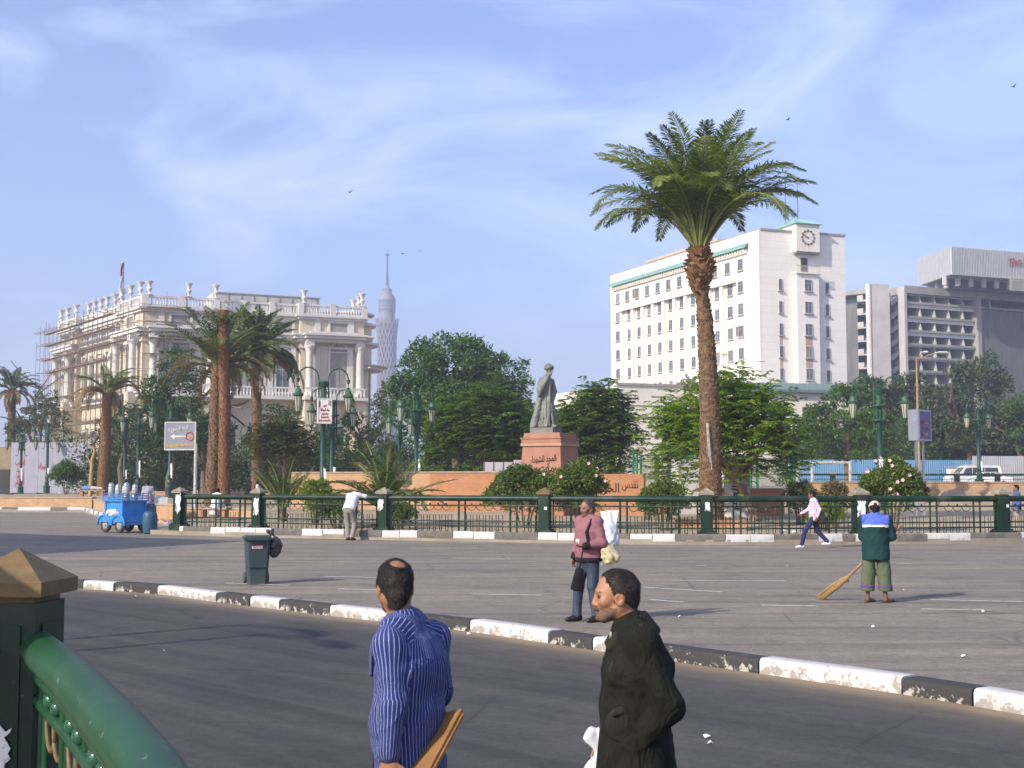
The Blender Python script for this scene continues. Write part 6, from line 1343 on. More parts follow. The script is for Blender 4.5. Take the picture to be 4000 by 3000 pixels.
def plaidm():
    m, nt, b = nmat('plaid_shirt'); a = nt.nodes.new('ShaderNodeAttribute'); a.attribute_name = 'su'; t = nt.nodes.new('ShaderNodeTexCoord'); sx = nt.nodes.new('ShaderNodeSeparateXYZ'); nt.links.new(t.outputs['Object'], sx.inputs[0]); c = None
    for src in (a.outputs['Fac'], sx.outputs[2]):
        mu = nt.nodes.new('ShaderNodeMath'); mu.operation = 'MULTIPLY'; mu.inputs[1].default_value = 1 / .075; nt.links.new(src, mu.inputs[0]); fr = nt.nodes.new('ShaderNodeMath'); fr.operation = 'FRACT'; nt.links.new(mu.outputs[0], fr.inputs[0]); r = ramp(nt, fr.outputs[0], [(.0, (.75, .7, .74)), (.3, (.62, .16, .27)), (.55, (.3, .2, .45)), (.8, (.78, .72, .76))])
        c = r if c is None else mixc(nt, .5, c.outputs[0], r.outputs[0])
    nt.links.new(c.outputs[0], b.inputs['Base Color']); b.inputs['Roughness'].default_value = .9; return m
def denim(): return pm('denim', (.02, .03, .055), .85, (.06, .078, .115), 9, .5, .35, 26, stretch=(1, 1, .3), lo=.45, hi=.75)
# ---- human builder: x forward, y left, z up
def frame(f, u=(0, 0, 1)): f = v3(f) / np.linalg.norm(f); u = v3(u); l = np.cross(u, f); l /= np.linalg.norm(l); u = np.cross(f, l); return f, l, u
def hl(c, fr, p, s=1.0): return v3(c) + (fr[0] * p[0] + fr[1] * p[1] + fr[2] * p[2]) * s
def head(S_, c, fr, s=1.0, detail=True):
    A = np.array(fr); H_ = lambda *p: hl(c, fr, p, s)
    S_.ell(H_(-.012, 0, .04), v3((.100, .077, .092)) * s, A, .02); S_.cone(H_(.03, 0, .0), H_(.058, 0, -.082), .062 * s, .034 * s, .03); S_.cone(H_(-.03, 0, -.03), H_(.05, 0, -.075), .058 * s, .036 * s, .03)
    for q in (-1, 1): S_.cone(H_(-.018, q * .052, -.04), H_(.062, q * .016, -.092), .024 * s, .021 * s, .02); S_.ell(H_(.058, q * .04, -.018), v3((.03, .026, .026)) * s, A, .02); S_.ell(H_(-.012, q * .079, -.005), v3((.027, .010, .034)) * s, A, .008); S_.ell(H_(-.004, q * .087, -.003), v3((.013, .007, .018)) * s, A, .006, '-')
    S_.cone(H_(.082, -.034, .03), H_(.082, .034, .03), .014 * s, .014 * s, .016); S_.cone(H_(.092, 0, .02), H_(.105, 0, -.028), .009 * s, .0138 * s, .012)
    for q in (-1, 1): S_.ell(H_(.094, q * .013, -.034), v3((.012, .009, .009)) * s, A, .008); S_.ell(H_(.104, q * .034, .008), v3((.018, .018, .0125)) * s, A, .010, '-'); S_.ell(H_(.0795, q * .033, .007), v3((.0135,) * 3) * s, A, .003)
    S_.ell(H_(.0895, 0, -.060), v3((.014, .026, .007)) * s, A, .006); S_.ell(H_(.088, 0, -.072), v3((.014, .021, .0075)) * s, A, .006); S_.ell(H_(.102, 0, -.066), v3((.02, .024, .002)) * s, A, .003, '-'); S_.ell(H_(.083, 0, -.098), v3((.017, .02, .014)) * s, A, .012)
def hair(S_, c, fr, s=1.0, recede=0.0, bald=False, thick=.007):
    A = np.array(fr); H_ = lambda *p: hl(c, fr, p, s); S_.ell(H_(-.014, 0, .038), v3((.102 + thick, .078 + thick, .094 + thick)) * s, A, .01); S_.cone(H_(-.06, 0, -.02), H_(-.045, 0, -.06), .055 * s, .05 * s, .02)
    S_.ell(H_(.118 - recede * .5, 0, -.018 + recede * .7), v3((.098, .125, .118)) * s, A, .010, '-'); S_.hs(H_(0, 0, -.078), -fr[2] + fr[0] * .5, .01)
    for q in (-1, 1): S_.cone(H_(.03, q * .09, -.05), H_(-.005, q * .10, -.012), .03 * s, .026 * s, .006, '-')
    if bald: S_.ell(H_(-.064, 0, .128), v3((.043, .036, .044)) * s, A, .008, '-')
def hand(S_, w, d, nrm, s=1.0, curl=.6, side=1, rr=.0088):
    d = v3(d) / np.linalg.norm(d); nrm = v3(nrm); nrm = nrm - d * (nrm @ d); nrm /= np.linalg.norm(nrm); ac = np.cross(d, nrm) * side; w = v3(w); A = np.array([d, ac, nrm]); S_.ell(w + d * .048 * s, v3((.052, .041, .017)) * s, A, .015)
    for i, (o, l) in enumerate(((-.030, .062), (-.010, .074), (.011, .078), (.031, .070))):
        b = w + (d * .085 + ac * o) * s; k1 = b + (d * math.cos(curl * .6) + nrm * math.sin(curl * .6)) * l * .45 * s; k2 = k1 + (d * math.cos(curl * 1.5) + nrm * math.sin(curl * 1.5)) * l * .35 * s; k3 = k2 + (d * math.cos(curl * 2.3) + nrm * math.sin(curl * 2.3)) * l * .3 * s; S_.cone(b - d * .02, k1, rr * 1.1 * s, rr * s, .006); S_.cone(k1, k2, rr * s, rr * .93 * s, .004); S_.cone(k2, k3, rr * .93 * s, rr * .8 * s, .004)
    b = w + (d * .028 + ac * .034) * s; k1 = b + (d * .5 + ac * .65 + nrm * .35) * .045 * s; k2 = k1 + (d * .8 + ac * .15 + nrm * .45) * .036 * s; S_.cone(b - ac * .012, k1, rr * 1.4 * s, rr * 1.1 * s, .008); S_.cone(k1, k2, rr * 1.1 * s, rr * .85 * s, .004)
def folds(amp, f1=16., f2=21., seed=0.): return _folds(amp * 1.25, f1, f2, seed)
def _folds(amp, f1, f2, seed):
    def g(P):
        x, y, z = P[:, 0], P[:, 1], P[:, 2]; return amp * (np.sin(f1 * z + 5 * np.sin(f1 * .55 * y + seed) + 3 * x * f1 * .3) * .6 + np.sin(f2 * (x + y) + 4 * np.sin(f2 * .3 * z + seed)) * .5 + np.sin(f2 * 1.9 * z + 7 * y + 3 * np.sin(9 * x)) * .25)
    return g
def creases(amp, seed=0.):
    base = folds(amp * .55, 13, 17, seed)
    def g(P):
        x, y, z = P[:, 0], P[:, 1], P[:, 2]; a = 1 - np.abs(np.sin(9 * z + 5 * x + 2.2 * np.sin(6 * y + seed) + seed)); b = 1 - np.abs(np.sin(13 * z - 9 * x + 1.7 * np.sin(9 * y + 2 * seed))); c = 1 - np.abs(np.sin(15 * (y + .3 * z) + 2 * np.sin(5 * z + seed) + 4 * x)); m = .5 + .5 * np.sin(5 * z + 3 * y + seed)
        return base(P) - amp * (a ** 4 * m + b ** 4 * (1 - m) * .9 + c ** 5 * .8)
    return g
REST = dict(pel=(0, 0, .93), chest=(0, 0, 1.27), neck=(-.005, 0, 1.44), head=(.02, 0, 1.585), hf=(1, 0, 0), hu=(0, 0, 1), sL=(-.005, .175, 1.395), sR=(-.005, -.175, 1.395), eL=(-.03, .235, 1.12), eR=(-.03, -.235, 1.12), wL=(.04, .245, .87), wR=(.04, -.245, .87), hL=(0, .085, .90), hR=(0, -.085, .90), kL=(.02, .095, .49), kR=(.02, -.095, .49), aL=(-.02, .10, .085), aR=(-.02, -.10, .085), tL=(1, .12, 0), tR=(1, -.12, 0), side=(0, 1, 0), ndL=None, ndR=None, nnL=(0, -1, 0), nnR=(0, 1, 0), curl=.55)
def human(label, loc, rz, pose, h=.009, scale=1.0, top=None, legs=None, shoes=None, skin=None, hairk=None, moust=None, extra=None, sandals=False, capm=None, collar=None, gown=False, name='person', hem=.80, bulk=1.0, legw=1.0, fold=.004, cuffs=None, topattr=False, hr=.0095, tummy=0.0, flare=0.0):
    J = dict(REST); J.update(pose); g = {k: (v3(v) if v is not None and not np.isscalar(v) else v) for k, v in J.items()}; root = thing(name, label, 'person', loc, rz); root.scale = (scale,) * 3; fr = frame(g['hf'], g['hu']); sd = g['side']
    up = g['neck'] - g['pel']; up /= np.linalg.norm(up)
    def add(nm, S_, mat, hh=h, attr=False):
        me, V, Fq = sdf_mesh(S_, hh, nm, mat); o = link(nm, me, root)
        if attr: setattr_(me, 'su', around(S_, V))
        return o, V, Fq
    # body
    b = SDF(); head(b, g['head'], fr); b.cone(hl(g['head'], fr, (-.025, 0, -.05)), g['neck'], .056, .062, .03)
    b.tor(g['pel'], g['chest'], (.09, .13), (.10, .15), sd, .05); b.tor(g['chest'], g['neck'], (.09, .14), (.05, .07), sd, .05)
    for q, sg in (('L', 1), ('R', -1)):
        b.cone(g['s' + q], g['e' + q], .046, .038, .03); b.cone(g['e' + q], g['w' + q], .038, .027, .02); b.cone(g['h' + q], g['k' + q], .072, .05, .04); b.cone(g['k' + q], g['a' + q], .048, .034, .02)
        fd = v3(g['t' + q]); fd = fd / np.linalg.norm(fd); b.cone(g['a' + q] + v3((0, 0, -.045)), g['a' + q] + fd * .15 + v3((0, 0, -.055)), .036, .026, .02); d = g['nd' + q] if g['nd' + q] is not None else g['w' + q] - g['e' + q]; hand(b, g['w' + q], d, g['nn' + q], 1.0, g['curl'], sg * (1 if True else 1), hr)
    ob, V, Fq = add('body', b, [skin, MATS['eye_dark'], MATS['lip_dark'], MATS['stubble']])
    cen = V[Fq].mean(1); mi = np.zeros(len(Fq), np.int32); rel = cen - v3(g['head'])
    lx, ly, lz = rel @ fr[0], rel @ fr[1], rel @ fr[2]
    mi[(lz < -.048 + .012 * np.sin(90 * lx) * np.sin(70 * lz)) & (lz > -.135) & (lx > .0 - (lz + .05) * .3) & (lx > -.01)] = 3
    mi[(np.abs(np.abs(ly) - .033) < .015) & (np.abs(lz - .006) < .0075) & (lx > .07)] = 1; mi[(np.abs(ly) < .024) & (np.abs(lz + .066) < .011) & (lx > .085)] = 2; ob.data.polygons.foreach_set('material_index', mi)
    # trousers
    if legs:
        s_ = SDF(); s_.tor(g['pel'] + up * .09, (g['hL'] + g['hR']) / 2 - v3((0, 0, .02)), (.115, .155), (.125, .165), sd, .05)
        for q in 'LR': lr = legs.get('r') or (.098 * legw, .074 * legw, .064 * legw * legs.get('flare', 1)); s_.cone(g['h' + q], g['k' + q], lr[0], lr[1], .045); e = g['a' + q] + (g['k' + q] - g['a' + q]) * .02; s_.cone(g['k' + q], e + v3((0, 0, legs.get('up', 0.0))), lr[1], lr[2], .03)
        for q in 'LR': s_.hs(g['a' + q] + v3((0, 0, -.045 + legs.get('up', 0) + legs.get('cut', 0))), (0, 0, -1), .01) if abs(g['aL'][2] - g['aR'][2]) < .04 and q == 'L' else None
        s_.disp = creases(fold * 1.1, 1.3); add('trousers', s_, legs['mat'])
        if legs.get('band'):
            s2 = SDF()
            for q in 'LR': a_ = g['a' + q] + v3((0, 0, legs['up'] + .06)); s2.cone(a_, a_ + v3((0, 0, .03)), lr[2] * 1.04, lr[2] * 1.04, .005)
            a_ = g['aL'] + v3((0, 0, legs['up'] + .06)); s2.clip(a_, a_ + v3((0, 0, .035))); add('trouser_band', s2, legs['bandmat'])
    # shirt / jacket / gown
    s_ = SDF(); hm = g['pel'] + up * (hem - .93); k_ = bulk; ch = g['chest']
    s_.tor(hm, g['pel'] + up * .10, (.150 * k_ + flare, .205 * k_ + flare), (.145 * k_ + tummy, .195 * k_), sd, .05); s_.tor(g['pel'] + up * .10, ch, (.145 * k_ + tummy, .195 * k_), (.142 * k_, .198 * k_), sd, .05); s_.tor(ch, g['neck'] - up * .03, (.142 * k_, .198 * k_), (.085 * k_, .12 * k_), sd, .06)
    for q in 'LR':
        s_.cone(g['s' + q], g['e' + q], .070 * k_, .061 * k_, top.get('k', .035)); we = g['w' + q] + (g['e' + q] - g['w' + q]) * .06; s_.cone(g['e' + q], we, .064 * k_, (.047 if not top.get('short') else .05) * k_, .03)
    s_.cone(g['neck'] - up * .035, g['neck'] + up * .02, .075, .064, .03)
    for q in 'LR': s_.cone(g['neck'] - up * .03, g['s' + q], .072 * k_, .068 * k_, .06)
    s_.hs(hm, -up, .02); s_.disp = creases(fold * 1.15, .4 + len(label)); ob, V, Fq = add(top.get('name', 'shirt'), s_, top['mat'], attr=topattr)
    if top.get('zones'): cen = V[Fq].mean(1); ob.data.polygons.foreach_set('material_index', top['zones'](cen, (cen - g['chest']) @ up).astype(np.int32))
    if cuffs:
        s2 = SDF()
        for q in 'LR': d = (g['w' + q] - g['e' + q]); d /= np.linalg.norm(d); s2.cone(g['w' + q] - d * .06, g['w' + q] - d * .01, .052 * k_, .05 * k_, .005)
        add('cuffs', s2, cuffs); s2 = SDF(); s2.tor(hm + up * .02, hm + up * .055, (.155 * k_ + tummy * .4, .211 * k_), (.153 * k_ + tummy * .6, .209 * k_), sd, .01); s2.clip(hm - up * .002, hm + up * .055); add('hem_band', s2, cuffs)
    if collar:
        s2 = SDF(); fw_ = np.cross(sd, up); ax_ = up + fw_ * .25; ax_ /= np.linalg.norm(ax_); n0 = g['neck'] - ax_ * .03; n1 = g['neck'] + ax_ * .035
        s2.tor(n0, n1, (.088, .092), (.070, .072), sd, .01); s2.clip(n0, n1); s2.tor(n0 - ax_ * .1, n1 + ax_ * .1, (.072, .076), (.056, .058), sd, .006, '-'); s2.cone(n1 + fw_ * .09, n0 + fw_ * .12, .03, .002, .006, '-')
        add('collar', s2, collar, hh=min(h, .006), attr=topattr)
    # shoes
    if shoes:
        for q in 'LR':
            s2 = SDF(); fd = g['t' + q] / np.linalg.norm(g['t' + q]); a_ = g['a' + q]
            if sandals: s2.cone(a_ + v3((0, 0, -.072)) - fd * .05, a_ + fd * .17 + v3((0, 0, -.074)), .038, .042, .02); s2.hs(a_ + v3((0, 0, -.062)), (0, 0, 1), .004); s2.cone(a_ + fd * .08 + v3((0, -.04, -.05)), a_ + fd * .08 + v3((0, .04, -.05)), .016, .016, .01)
            else: s2.cone(a_ - fd * .045 + v3((0, 0, -.045)), a_ + fd * .16 + v3((0, 0, -.055)), .044, .034, .03); s2.cone(a_ - fd * .03 + v3((0, 0, -.01)), a_ + fd * .06 + v3((0, 0, -.04)), .045, .04, .03)
            nrm = v3((0, 0, -1)); s2.hs(a_ + v3((0, 0, -.083)), nrm, .004); add('shoe', s2, shoes, hh=min(h, .008))
    if hairk: s2 = SDF(); hair(s2, g['head'], fr, 1, hairk.get('recede', 0), hairk.get('bald', False)); s2.disp = folds(.0026, 34, 55, 3.1); ho, HV, HF = add('hair', s2, hairk['mat'], hh=min(h, .004))
    if hairk and hairk.get('st'):
        rg = np.random.default_rng(5); nv = np.empty(len(HV) * 3, np.float32); ho.data.vertices.foreach_get('normal', nv); nv = nv.reshape(-1, 3); k = rg.integers(0, len(HV), 5200); p, n_ = HV[k], nv[k]; n_ = n_ * np.sign(((p - g['head']) * n_).sum(1, keepdims=True) + 1e-9); d = -fr[2] * .75 - fr[0] * .75 + rg.normal(0, .22, (len(k), 3)); d = d - n_ * (d * n_).sum(1, keepdims=True); ln = rg.uniform(.012, .028, len(k)); low = np.clip(.5 - ((p - g['head']) @ fr[2]) * 6, 0, 1)
        link('hair_strands', quadmesh('hair_strands', leaves(p - n_ * .001, unit(d) + n_ * .16, n_, ln, np.full(len(k), .0022), .12), rg.random(len(k)) * .7 + low * .35, hairk['st']), root)
    if moust:
        s2 = SDF(); H_ = lambda *p: hl(g['head'], fr, p)
        for q in (-1, 1): s2.cone(H_(.107, q * .004, -.047), H_(.092, q * .03, -.056), .0085, .005, .004); s2.cone(H_(.094, q * .014, .03), H_(.082, q * .05, .031), .0062, .004, .003)
        add('moustache', s2, moust, hh=.003 if h < .007 else .005)
    elif h < .012:
        s2 = SDF(); H_ = lambda *p: hl(g['head'], fr, p)
        for q in (-1, 1): s2.cone(H_(.095, q * .014, .03), H_(.083, q * .05, .031), .0065, .004, .003)
        add('eyebrows', s2, hairk['mat'] if hairk else HR2, hh=.003 if h < .007 else .005)
    if extra: extra(root, g, fr, add, up)
    return root
pm('eye_dark', (.02, .015, .012), .25, (.06, .05, .045), 60, .3, spec=.6); pm('lip_dark', (.17, .075, .06), .5); pm('stubble', (.175, .09, .055), .7, (.11, .065, .045), 90, .5, .3, 120)
def facing(x, y): return math.atan2(y, x)
# ---- 1 striped shirt, 2 black jacket (on the lower road)
pA = Vector((-.475, 5.98, 0)); fA = Vector((-.86, .5, 0)).normalized()
def toloc(rz, v): c, s = math.cos(-rz), math.sin(-rz); return (v[0] * c - v[1] * s, v[0] * s + v[1] * c, v[2] if len(v) > 2 else 0)
rzA = facing(fA.x, fA.y); M_str = stripem()
def exA(root, g, fr, add, up):
    s2 = SDF(); f0 = g['chest'] + v3((.135, .10, .02)); s2.tor(f0 - v3((0, 0, .06)), f0 + v3((0, 0, .06)), (.014, .05), (.014, .05), (-.3, 1, 0), .01); add('breast_pocket', s2, M_str, attr=True)
human('man in blue pinstriped shirt with a bald patch, seen from behind', pA, rzA, dict(hf=toloc(rzA, (-.34, .94)), head=(.085, 0, 1.61), neck=(.035, 0, 1.455), chest=(-.01, 0, 1.27), sL=(-.015, .175, 1.375), sR=(-.015, -.175, 1.37), eL=(-.06, .215, 1.12), wL=(-.06, .235, .90), nnL=(.2, -1, 0), eR=(-.02, -.22, 1.12), wR=(.10, -.23, .9), kL=(.12, .09, .5), aL=(.10, .1, .085), kR=(-.05, -.09, .5), aR=(-.28, -.1, .12), curl=.75), .0055, 1.0, dict(mat=M_str), dict(mat=cloth('black_trousers', (.018, .018, .02))), pm('black_shoe', (.02, .018, .017), .4), SK2, dict(mat=HR1, bald=True, st=ST1), None, exA, collar=M_str, hem=.77, bulk=.98, topattr=True, fold=.0062)
pB = Vector((.60, 6.3, 0)); rzB = facing(-1, .02); M_jk = cloth('black_jacket', (.0105, .011, .0075), (.006, .0065, .005), .8, 11)
M_jk2 = cloth('jacket_trim', (.024, .0235, .016), (.015, .015, .011), .5, 14)
def exB(root, g, fr, add, up):
    s2 = SDF(); s2.ell(g['pel'] + v3((.06, .19, .07)), (.10, .02, .09), None, .02); s2.ell(g['chest'] + v3((.10, .12, -.02)), (.05, .03, .075), None, .02); s2.disp = folds(.002); add('jacket_pocket', s2, M_jk2)
    s3 = SDF(); s3.cone(hl(g['neck'], frame((1, 0, 0)), (.10, .03, -.03)), hl(g['neck'], frame((1, 0, 0)), (.105, -.01, -.055)), .018, .012, .01); add('scarf', s3, cloth('pale_scarf', (.40, .36, .26)))
    s4 = SDF(); ax_ = v3((.42, 0, 1)); ax_ /= np.linalg.norm(ax_); n0 = g['neck'] - ax_ * .05; n1 = g['neck'] + ax_ * .055; s4.tor(n0, n1, (.118, .118), (.088, .088), (0, 1, 0), .02); s4.clip(n0 - ax_ * .02, n1, .01); s4.tor(n0 - ax_ * .1, n1 + ax_ * .1, (.10, .10), (.068, .07), (0, 1, 0), .01, '-'); s4.cone(n1 + v3((.1, 0, 0)), n0 + v3((.15, 0, -.02)), .055, .01, .012, '-')
    for q in (-1, 1): s4.tor(n0 + v3((.05, q * .09, .05)), n0 + v3((.135, q * .075, -.05)), (.045, .014), (.03, .012), (0, 1, 0), .02)
    s5 = SDF()
    for q in (-1, 1): s5.cone(g['neck'] + v3((-.01, q * .09, -.015)), g['s' + 'RL'[q > 0]] + v3((0, q * .02, .082)), .012, .016, .01)
    add('epaulette', s5, M_jk2); s6 = SDF(); s6.cone(g['neck'] + v3((.115, -.01, -.09)), g['pel'] + v3((.185, -.01, -.18)), .012, .012, .01); s6.cone(g['chest'] + v3((-.10, .15, -.16)), g['pel'] + v3((.12, .21, .12)), .012, .012, .01); add('jacket_seam', s6, M_jk2)
    add('jacket_collar', s4, M_jk2, hh=.006)
human('older man in a long black jacket with grey moustache, walking in profile', pB, rzB, dict(head=(.095, 0, 1.545), neck=(.01, 0, 1.40), chest=(-.01, 0, 1.22), pel=(0, 0, .90), hf=(1, .06, -.02), sL=(-.015, .18, 1.345), sR=(-.01, -.18, 1.345), eL=(-.14, .225, 1.07), wL=(.02, .18, .88), ndL=(.3, -.7, -.6), eR=(.0, -.25, 1.08), wR=(.12, -.25, .84), kL=(.12, .09, .5), kR=(-.06, -.09, .5), aR=(-.24, -.1, .13), aL=(.14, .1, .085), hL=(0, .085, .88), hR=(0, -.085, .88)), .0055, 1.0, dict(mat=M_jk, name='jacket', k=.018), dict(mat=cloth('dark_trousers', (.022, .021, .02))), pm('worn_shoe', (.03, .025, .02), .5), SK1, dict(mat=HR1, recede=.028, st=ST1), HR3, exB, hem=.735, bulk=1.09, fold=.0075, flare=.03)
# ---- 3 pink jumper
pC = G(2300, 2426, .16); rzC = facing(-.78, -.62); M_pink = pm('pink_knit', (.27, .125, .15), .95, (.21, .092, .115), 40, .5, .5, 60, spec=.2); M_bk = cloth('black_cloth', (.016, .014, .015)); M_jean = denim()
def exC(root, g, fr, add, up):
    s2 = SDF(); s2.tor(g['pel'] + v3((0, .17, -.06)), g['pel'] + v3((0, .165, .12)), (.05, .035), (.04, .035), (0, 1, 0), .02); add('side_panel', s2, M_bk)
    s3 = SDF(); a = g['neck'] + v3((.0, .075, .02)); c = [a, g['sL'] + v3((.075, -.03, .03)), g['chest'] + v3((.155, .13, -.02)), g['chest'] + v3((.15, .16, -.16)), g['chest'] + v3((.05, .205, -.22))]
    for p, q in zip(c, c[1:]): s3.cone(p, q, .018, .018, .01)
    add('bag_strap', s3, M_bk); s4 = SDF(); s4.cone(g['neck'] + v3((.07, .02, -.05)), g['neck'] + v3((.12, .01, -.13)), .03, .02, .02); add('white_collar', s4, MATS['white_cloth'])
cloth('white_cloth', (.72, .72, .75), (.6, .6, .64))
rC = human('man in a pink knitted jumper and jeans holding out a small cup', pC, rzC, dict(hf=(.98, -.06, -.03), head=(.02, 0, 1.575), wL=(.22, .16, 1.06), eL=(-.03, .265, 1.10), nnL=(-.2, -.3, 1), ndL=(.9, -.35, .05), aL=(-.02, .13, .085), aR=(.12, -.12, .085), kR=(.1, -.10, .49), kL=(.02, .11, .49), curl=.8, wR=(.06, -.24, .88)), .0085, 1.0, dict(mat=M_pink, name='jumper'), dict(mat=M_jean), pm('dark_shoe', (.022, .018, .017), .4), SK2, dict(mat=HR3, recede=.02, st=ST3), HR3, exC, hem=.84, bulk=1.04, cuffs=M_bk, collar=M_pink, fold=.004, tummy=.02)
# ---- 4 street sweeper
pD = G(3425, 2352, .16); rzD = facing(.22, .97); M_dg = cloth('dark_green_coat', (.012, .045, .045), (.009, .032, .034)); M_oliv = cloth('olive_trousers', (.075, .095, .05), (.10, .12, .075)); M_by = cloth('blue_yoke', (.09, .14, .52)); M_cream2 = cloth('cream_cap', (.55, .48, .40)); M_purp = cloth('purple_band', (.13, .05, .30))
def exD(root, g, fr, add, up):
    s4 = SDF(); A = np.array(fr); H_ = lambda *p: hl(g['head'], fr, p); s4.ell(H_(-.012, 0, .05), (.118, .095, .098), A, .01); s4.hs(H_(0, 0, .035), -fr[2], .008); s4.ell(H_(-.13, 0, .055), (.04, .036, .018), A, .004, '-'); s4.ell(H_(.13, 0, .03), (.09, .075, .012), A, .01); add('cap', s4, M_cream2)
rD = human('street sweeper in dark green coat with blue yoke and cream cap, back turned', pD, rzD, dict(hf=(.9, .1, -.42), hu=(.42, 0, .9), head=(.085, 0, 1.50), neck=(.03, 0, 1.385), chest=(.0, 0, 1.22), sL=(.01, .19, 1.335), sR=(.01, -.19, 1.335), eL=(.08, .20, 1.06), wL=(.26, .12, 1.0), eR=(.04, -.255, 1.06), wR=(.16, -.29, 1.19), aL=(0, .14, .085), aR=(0, -.14, .085), kL=(.01, .125, .48), kR=(.01, -.125, .48), hL=(0, .1, .88), hR=(0, -.1, .88), tR=(.7, -.8, 0), tL=(.7, -.5, 0), ndR=(.3, .2, 1), curl=1.0), .0095, 1.0, dict(mat=[M_dg, M_by, MATS['white_cloth']], name='coat', zones=lambda c, h: np.where((h > .03) & (np.abs(c[:, 1]) < .215), 1, np.where((h > -.005) & (h <= .03) & (np.abs(c[:, 1]) < .205) & (c[:, 0] < 0), 2, 0))), dict(mat=M_oliv, up=.10, cut=.045, r=(.10, .106, .112), band=True, bandmat=M_purp), pm('sandal', (.06, .05, .035), .7), SK3, dict(mat=HR2), None, exD, sandals=True, hem=.68, bulk=1.09, legw=1.5, fold=.006)
# ---- 5 plaid walker
pE = G(3182, 2140, .16); M_navy = cloth('navy_jeans', (.018, .024, .075), (.03, .036, .09)); M_pl = plaidm()
def exE(root, g, fr, add, up):
    s2 = SDF(); s2.cone(g['neck'] + v3((-.04, .05, 0)), g['neck'] + v3((-.10, -.02, -.07)), .05, .055, .03); s2.cone(g['neck'] + v3((.03, .05, -.02)), g['neck'] + v3((-.05, .06, .01)), .025, .035, .02); add('hood', s2, cloth('grey_blue_hood', (.33, .36, .50)))
human('young man in a pink plaid shirt striding past the railing', pE, facing(-1, .04), dict(hf=(.95, -.3, 0), kL=(.30, .08, .50), aL=(.40, .08, .085), kR=(-.10, -.08, .50), aR=(-.42, -.08, .17), hL=(.02, .08, .90), hR=(-.01, -.08, .9), eL=(-.13, .23, 1.14), wL=(-.05, .25, .93), eR=(.12, -.22, 1.14), wR=(.35, -.17, 1.02), chest=(.0, 0, 1.27), neck=(.02, 0, 1.44), head=(.055, 0, 1.585)), .011, 1.0, dict(mat=M_pl), dict(mat=M_navy), pm('white_shoe', (.7, .7, .72), .5), SK3, dict(mat=HR2), None, exE, hem=.82, bulk=.92, legw=.92, topattr=True, hr=.012)
# ---- 6 man leaning on the railing
pF = G(1362, 2110, .16); human('man in a white shirt and grey trousers bent over the railing', pF, facing(.35, .94), dict(pel=(0, 0, .98), chest=(.22, 0, 1.31), neck=(.38, 0, 1.43), head=(.50, .02, 1.40), hf=(.55, .1, -.9), hu=(.85, 0, .5), sL=(.32, .18, 1.38), sR=(.32, -.18, 1.40), eL=(.46, .26, 1.34), wL=(.62, .05, 1.36), eR=(.42, -.36, 1.36), wR=(.64, -.28, 1.36), hL=(0, .085, .95), hR=(0, -.085, .95), kL=(.06, .08, .5), kR=(.18, -.12, .55), aL=(-.02, .02, .085), aR=(.0, -.12, .085), side=(0, 1, 0), tL=(1, .1, 0), tR=(1, -.1, 0)), .012, 1.09, dict(mat=cloth('white_shirt', (.66, .66, .72), (.56, .56, .63), .5)), dict(mat=cloth('grey_trousers', (.26, .245, .215), (.2, .19, .165), .5)), pm('brown_shoe', (.05, .03, .02), .5), SK2, dict(mat=HR2), None, None, hem=.86, bulk=1.0, legw=1.08, fold=.005, hr=.012)
# ---- 7 bystanders farther off
xg = (583 - 2000) / F * 58; human('man in a pale grey smock and white trousers behind the drinks cart, back turned', (xg, 58, gz(xg, 58)), facing(-.3, 1), dict(), .013, .98, dict(mat=cloth('pale_smock', (.42, .40, .46))), dict(mat=MATS['white_cloth']), MATS['brown_shoe'], SK3, dict(mat=HR2), None, None, hem=.7, bulk=1.02, hr=.013)
sit = dict(pel=(0, 0, .50), chest=(.10, 0, .82), neck=(.16, 0, 1.0), head=(.22, 0, 1.13), sL=(.14, .17, .95), sR=(.14, -.17, .95), eL=(.22, .24, .72), eR=(.22, -.24, .72), wL=(.42, .12, .62), wR=(.42, -.12, .62), hL=(.03, .09, .50), hR=(.03, -.09, .5), kL=(.45, .12, .52), kR=(.45, -.12, .52), aL=(.45, .12, .085), aR=(.45, -.12, .085))
def seated(label, px, Y, rz, mt, ml, z, seed=0, seat=True):
    x = (px - 2000) / F * Y; human(label, (x, Y, z), rz, dict(sit), .014, 1.0, dict(mat=mt), dict(mat=ml), MATS['brown_shoe'], SK3, dict(mat=HR2), None, None, hem=.48, hr=.013)
    bn = thing('park_bench', 'low stone bench under the ' + label.split(' with ')[0].split(' before ')[0], 'bench', (x, Y, z), rz); MB().box((-.05, 0, .38), (.5, 1.5, .08)).build('seat', M_pave, bn)
    for s in (-1, 1): MB().box((-.05, s * .55, .17), (.35, .16, .36)).build('leg', M_brick, bn)
seated('seated man in white before the paired palm trunks', 845, 56, R(70), MATS['white_cloth'], MATS['white_cloth'], .62)
seated('seated man in black beside the slim lamp', 968, 84, R(15), M_bk, M_jean, .95); seated('seated man in a white shirt facing the man in black', 1018, 84, R(190), MATS['white_cloth'], M_bk, .95)
human('man in a dark blue waistcoat walking behind the end of the railing', (16.95 + .8, 45.2, .36), facing(-.9, .1), dict(), .013, .98, dict(mat=cloth('blue_waistcoat', (.08, .12, .26))), dict(mat=cloth('stone_trousers', (.33, .3, .25))), MATS['brown_shoe'], SK2, dict(mat=HR2), None, None, hem=.82, hr=.013)
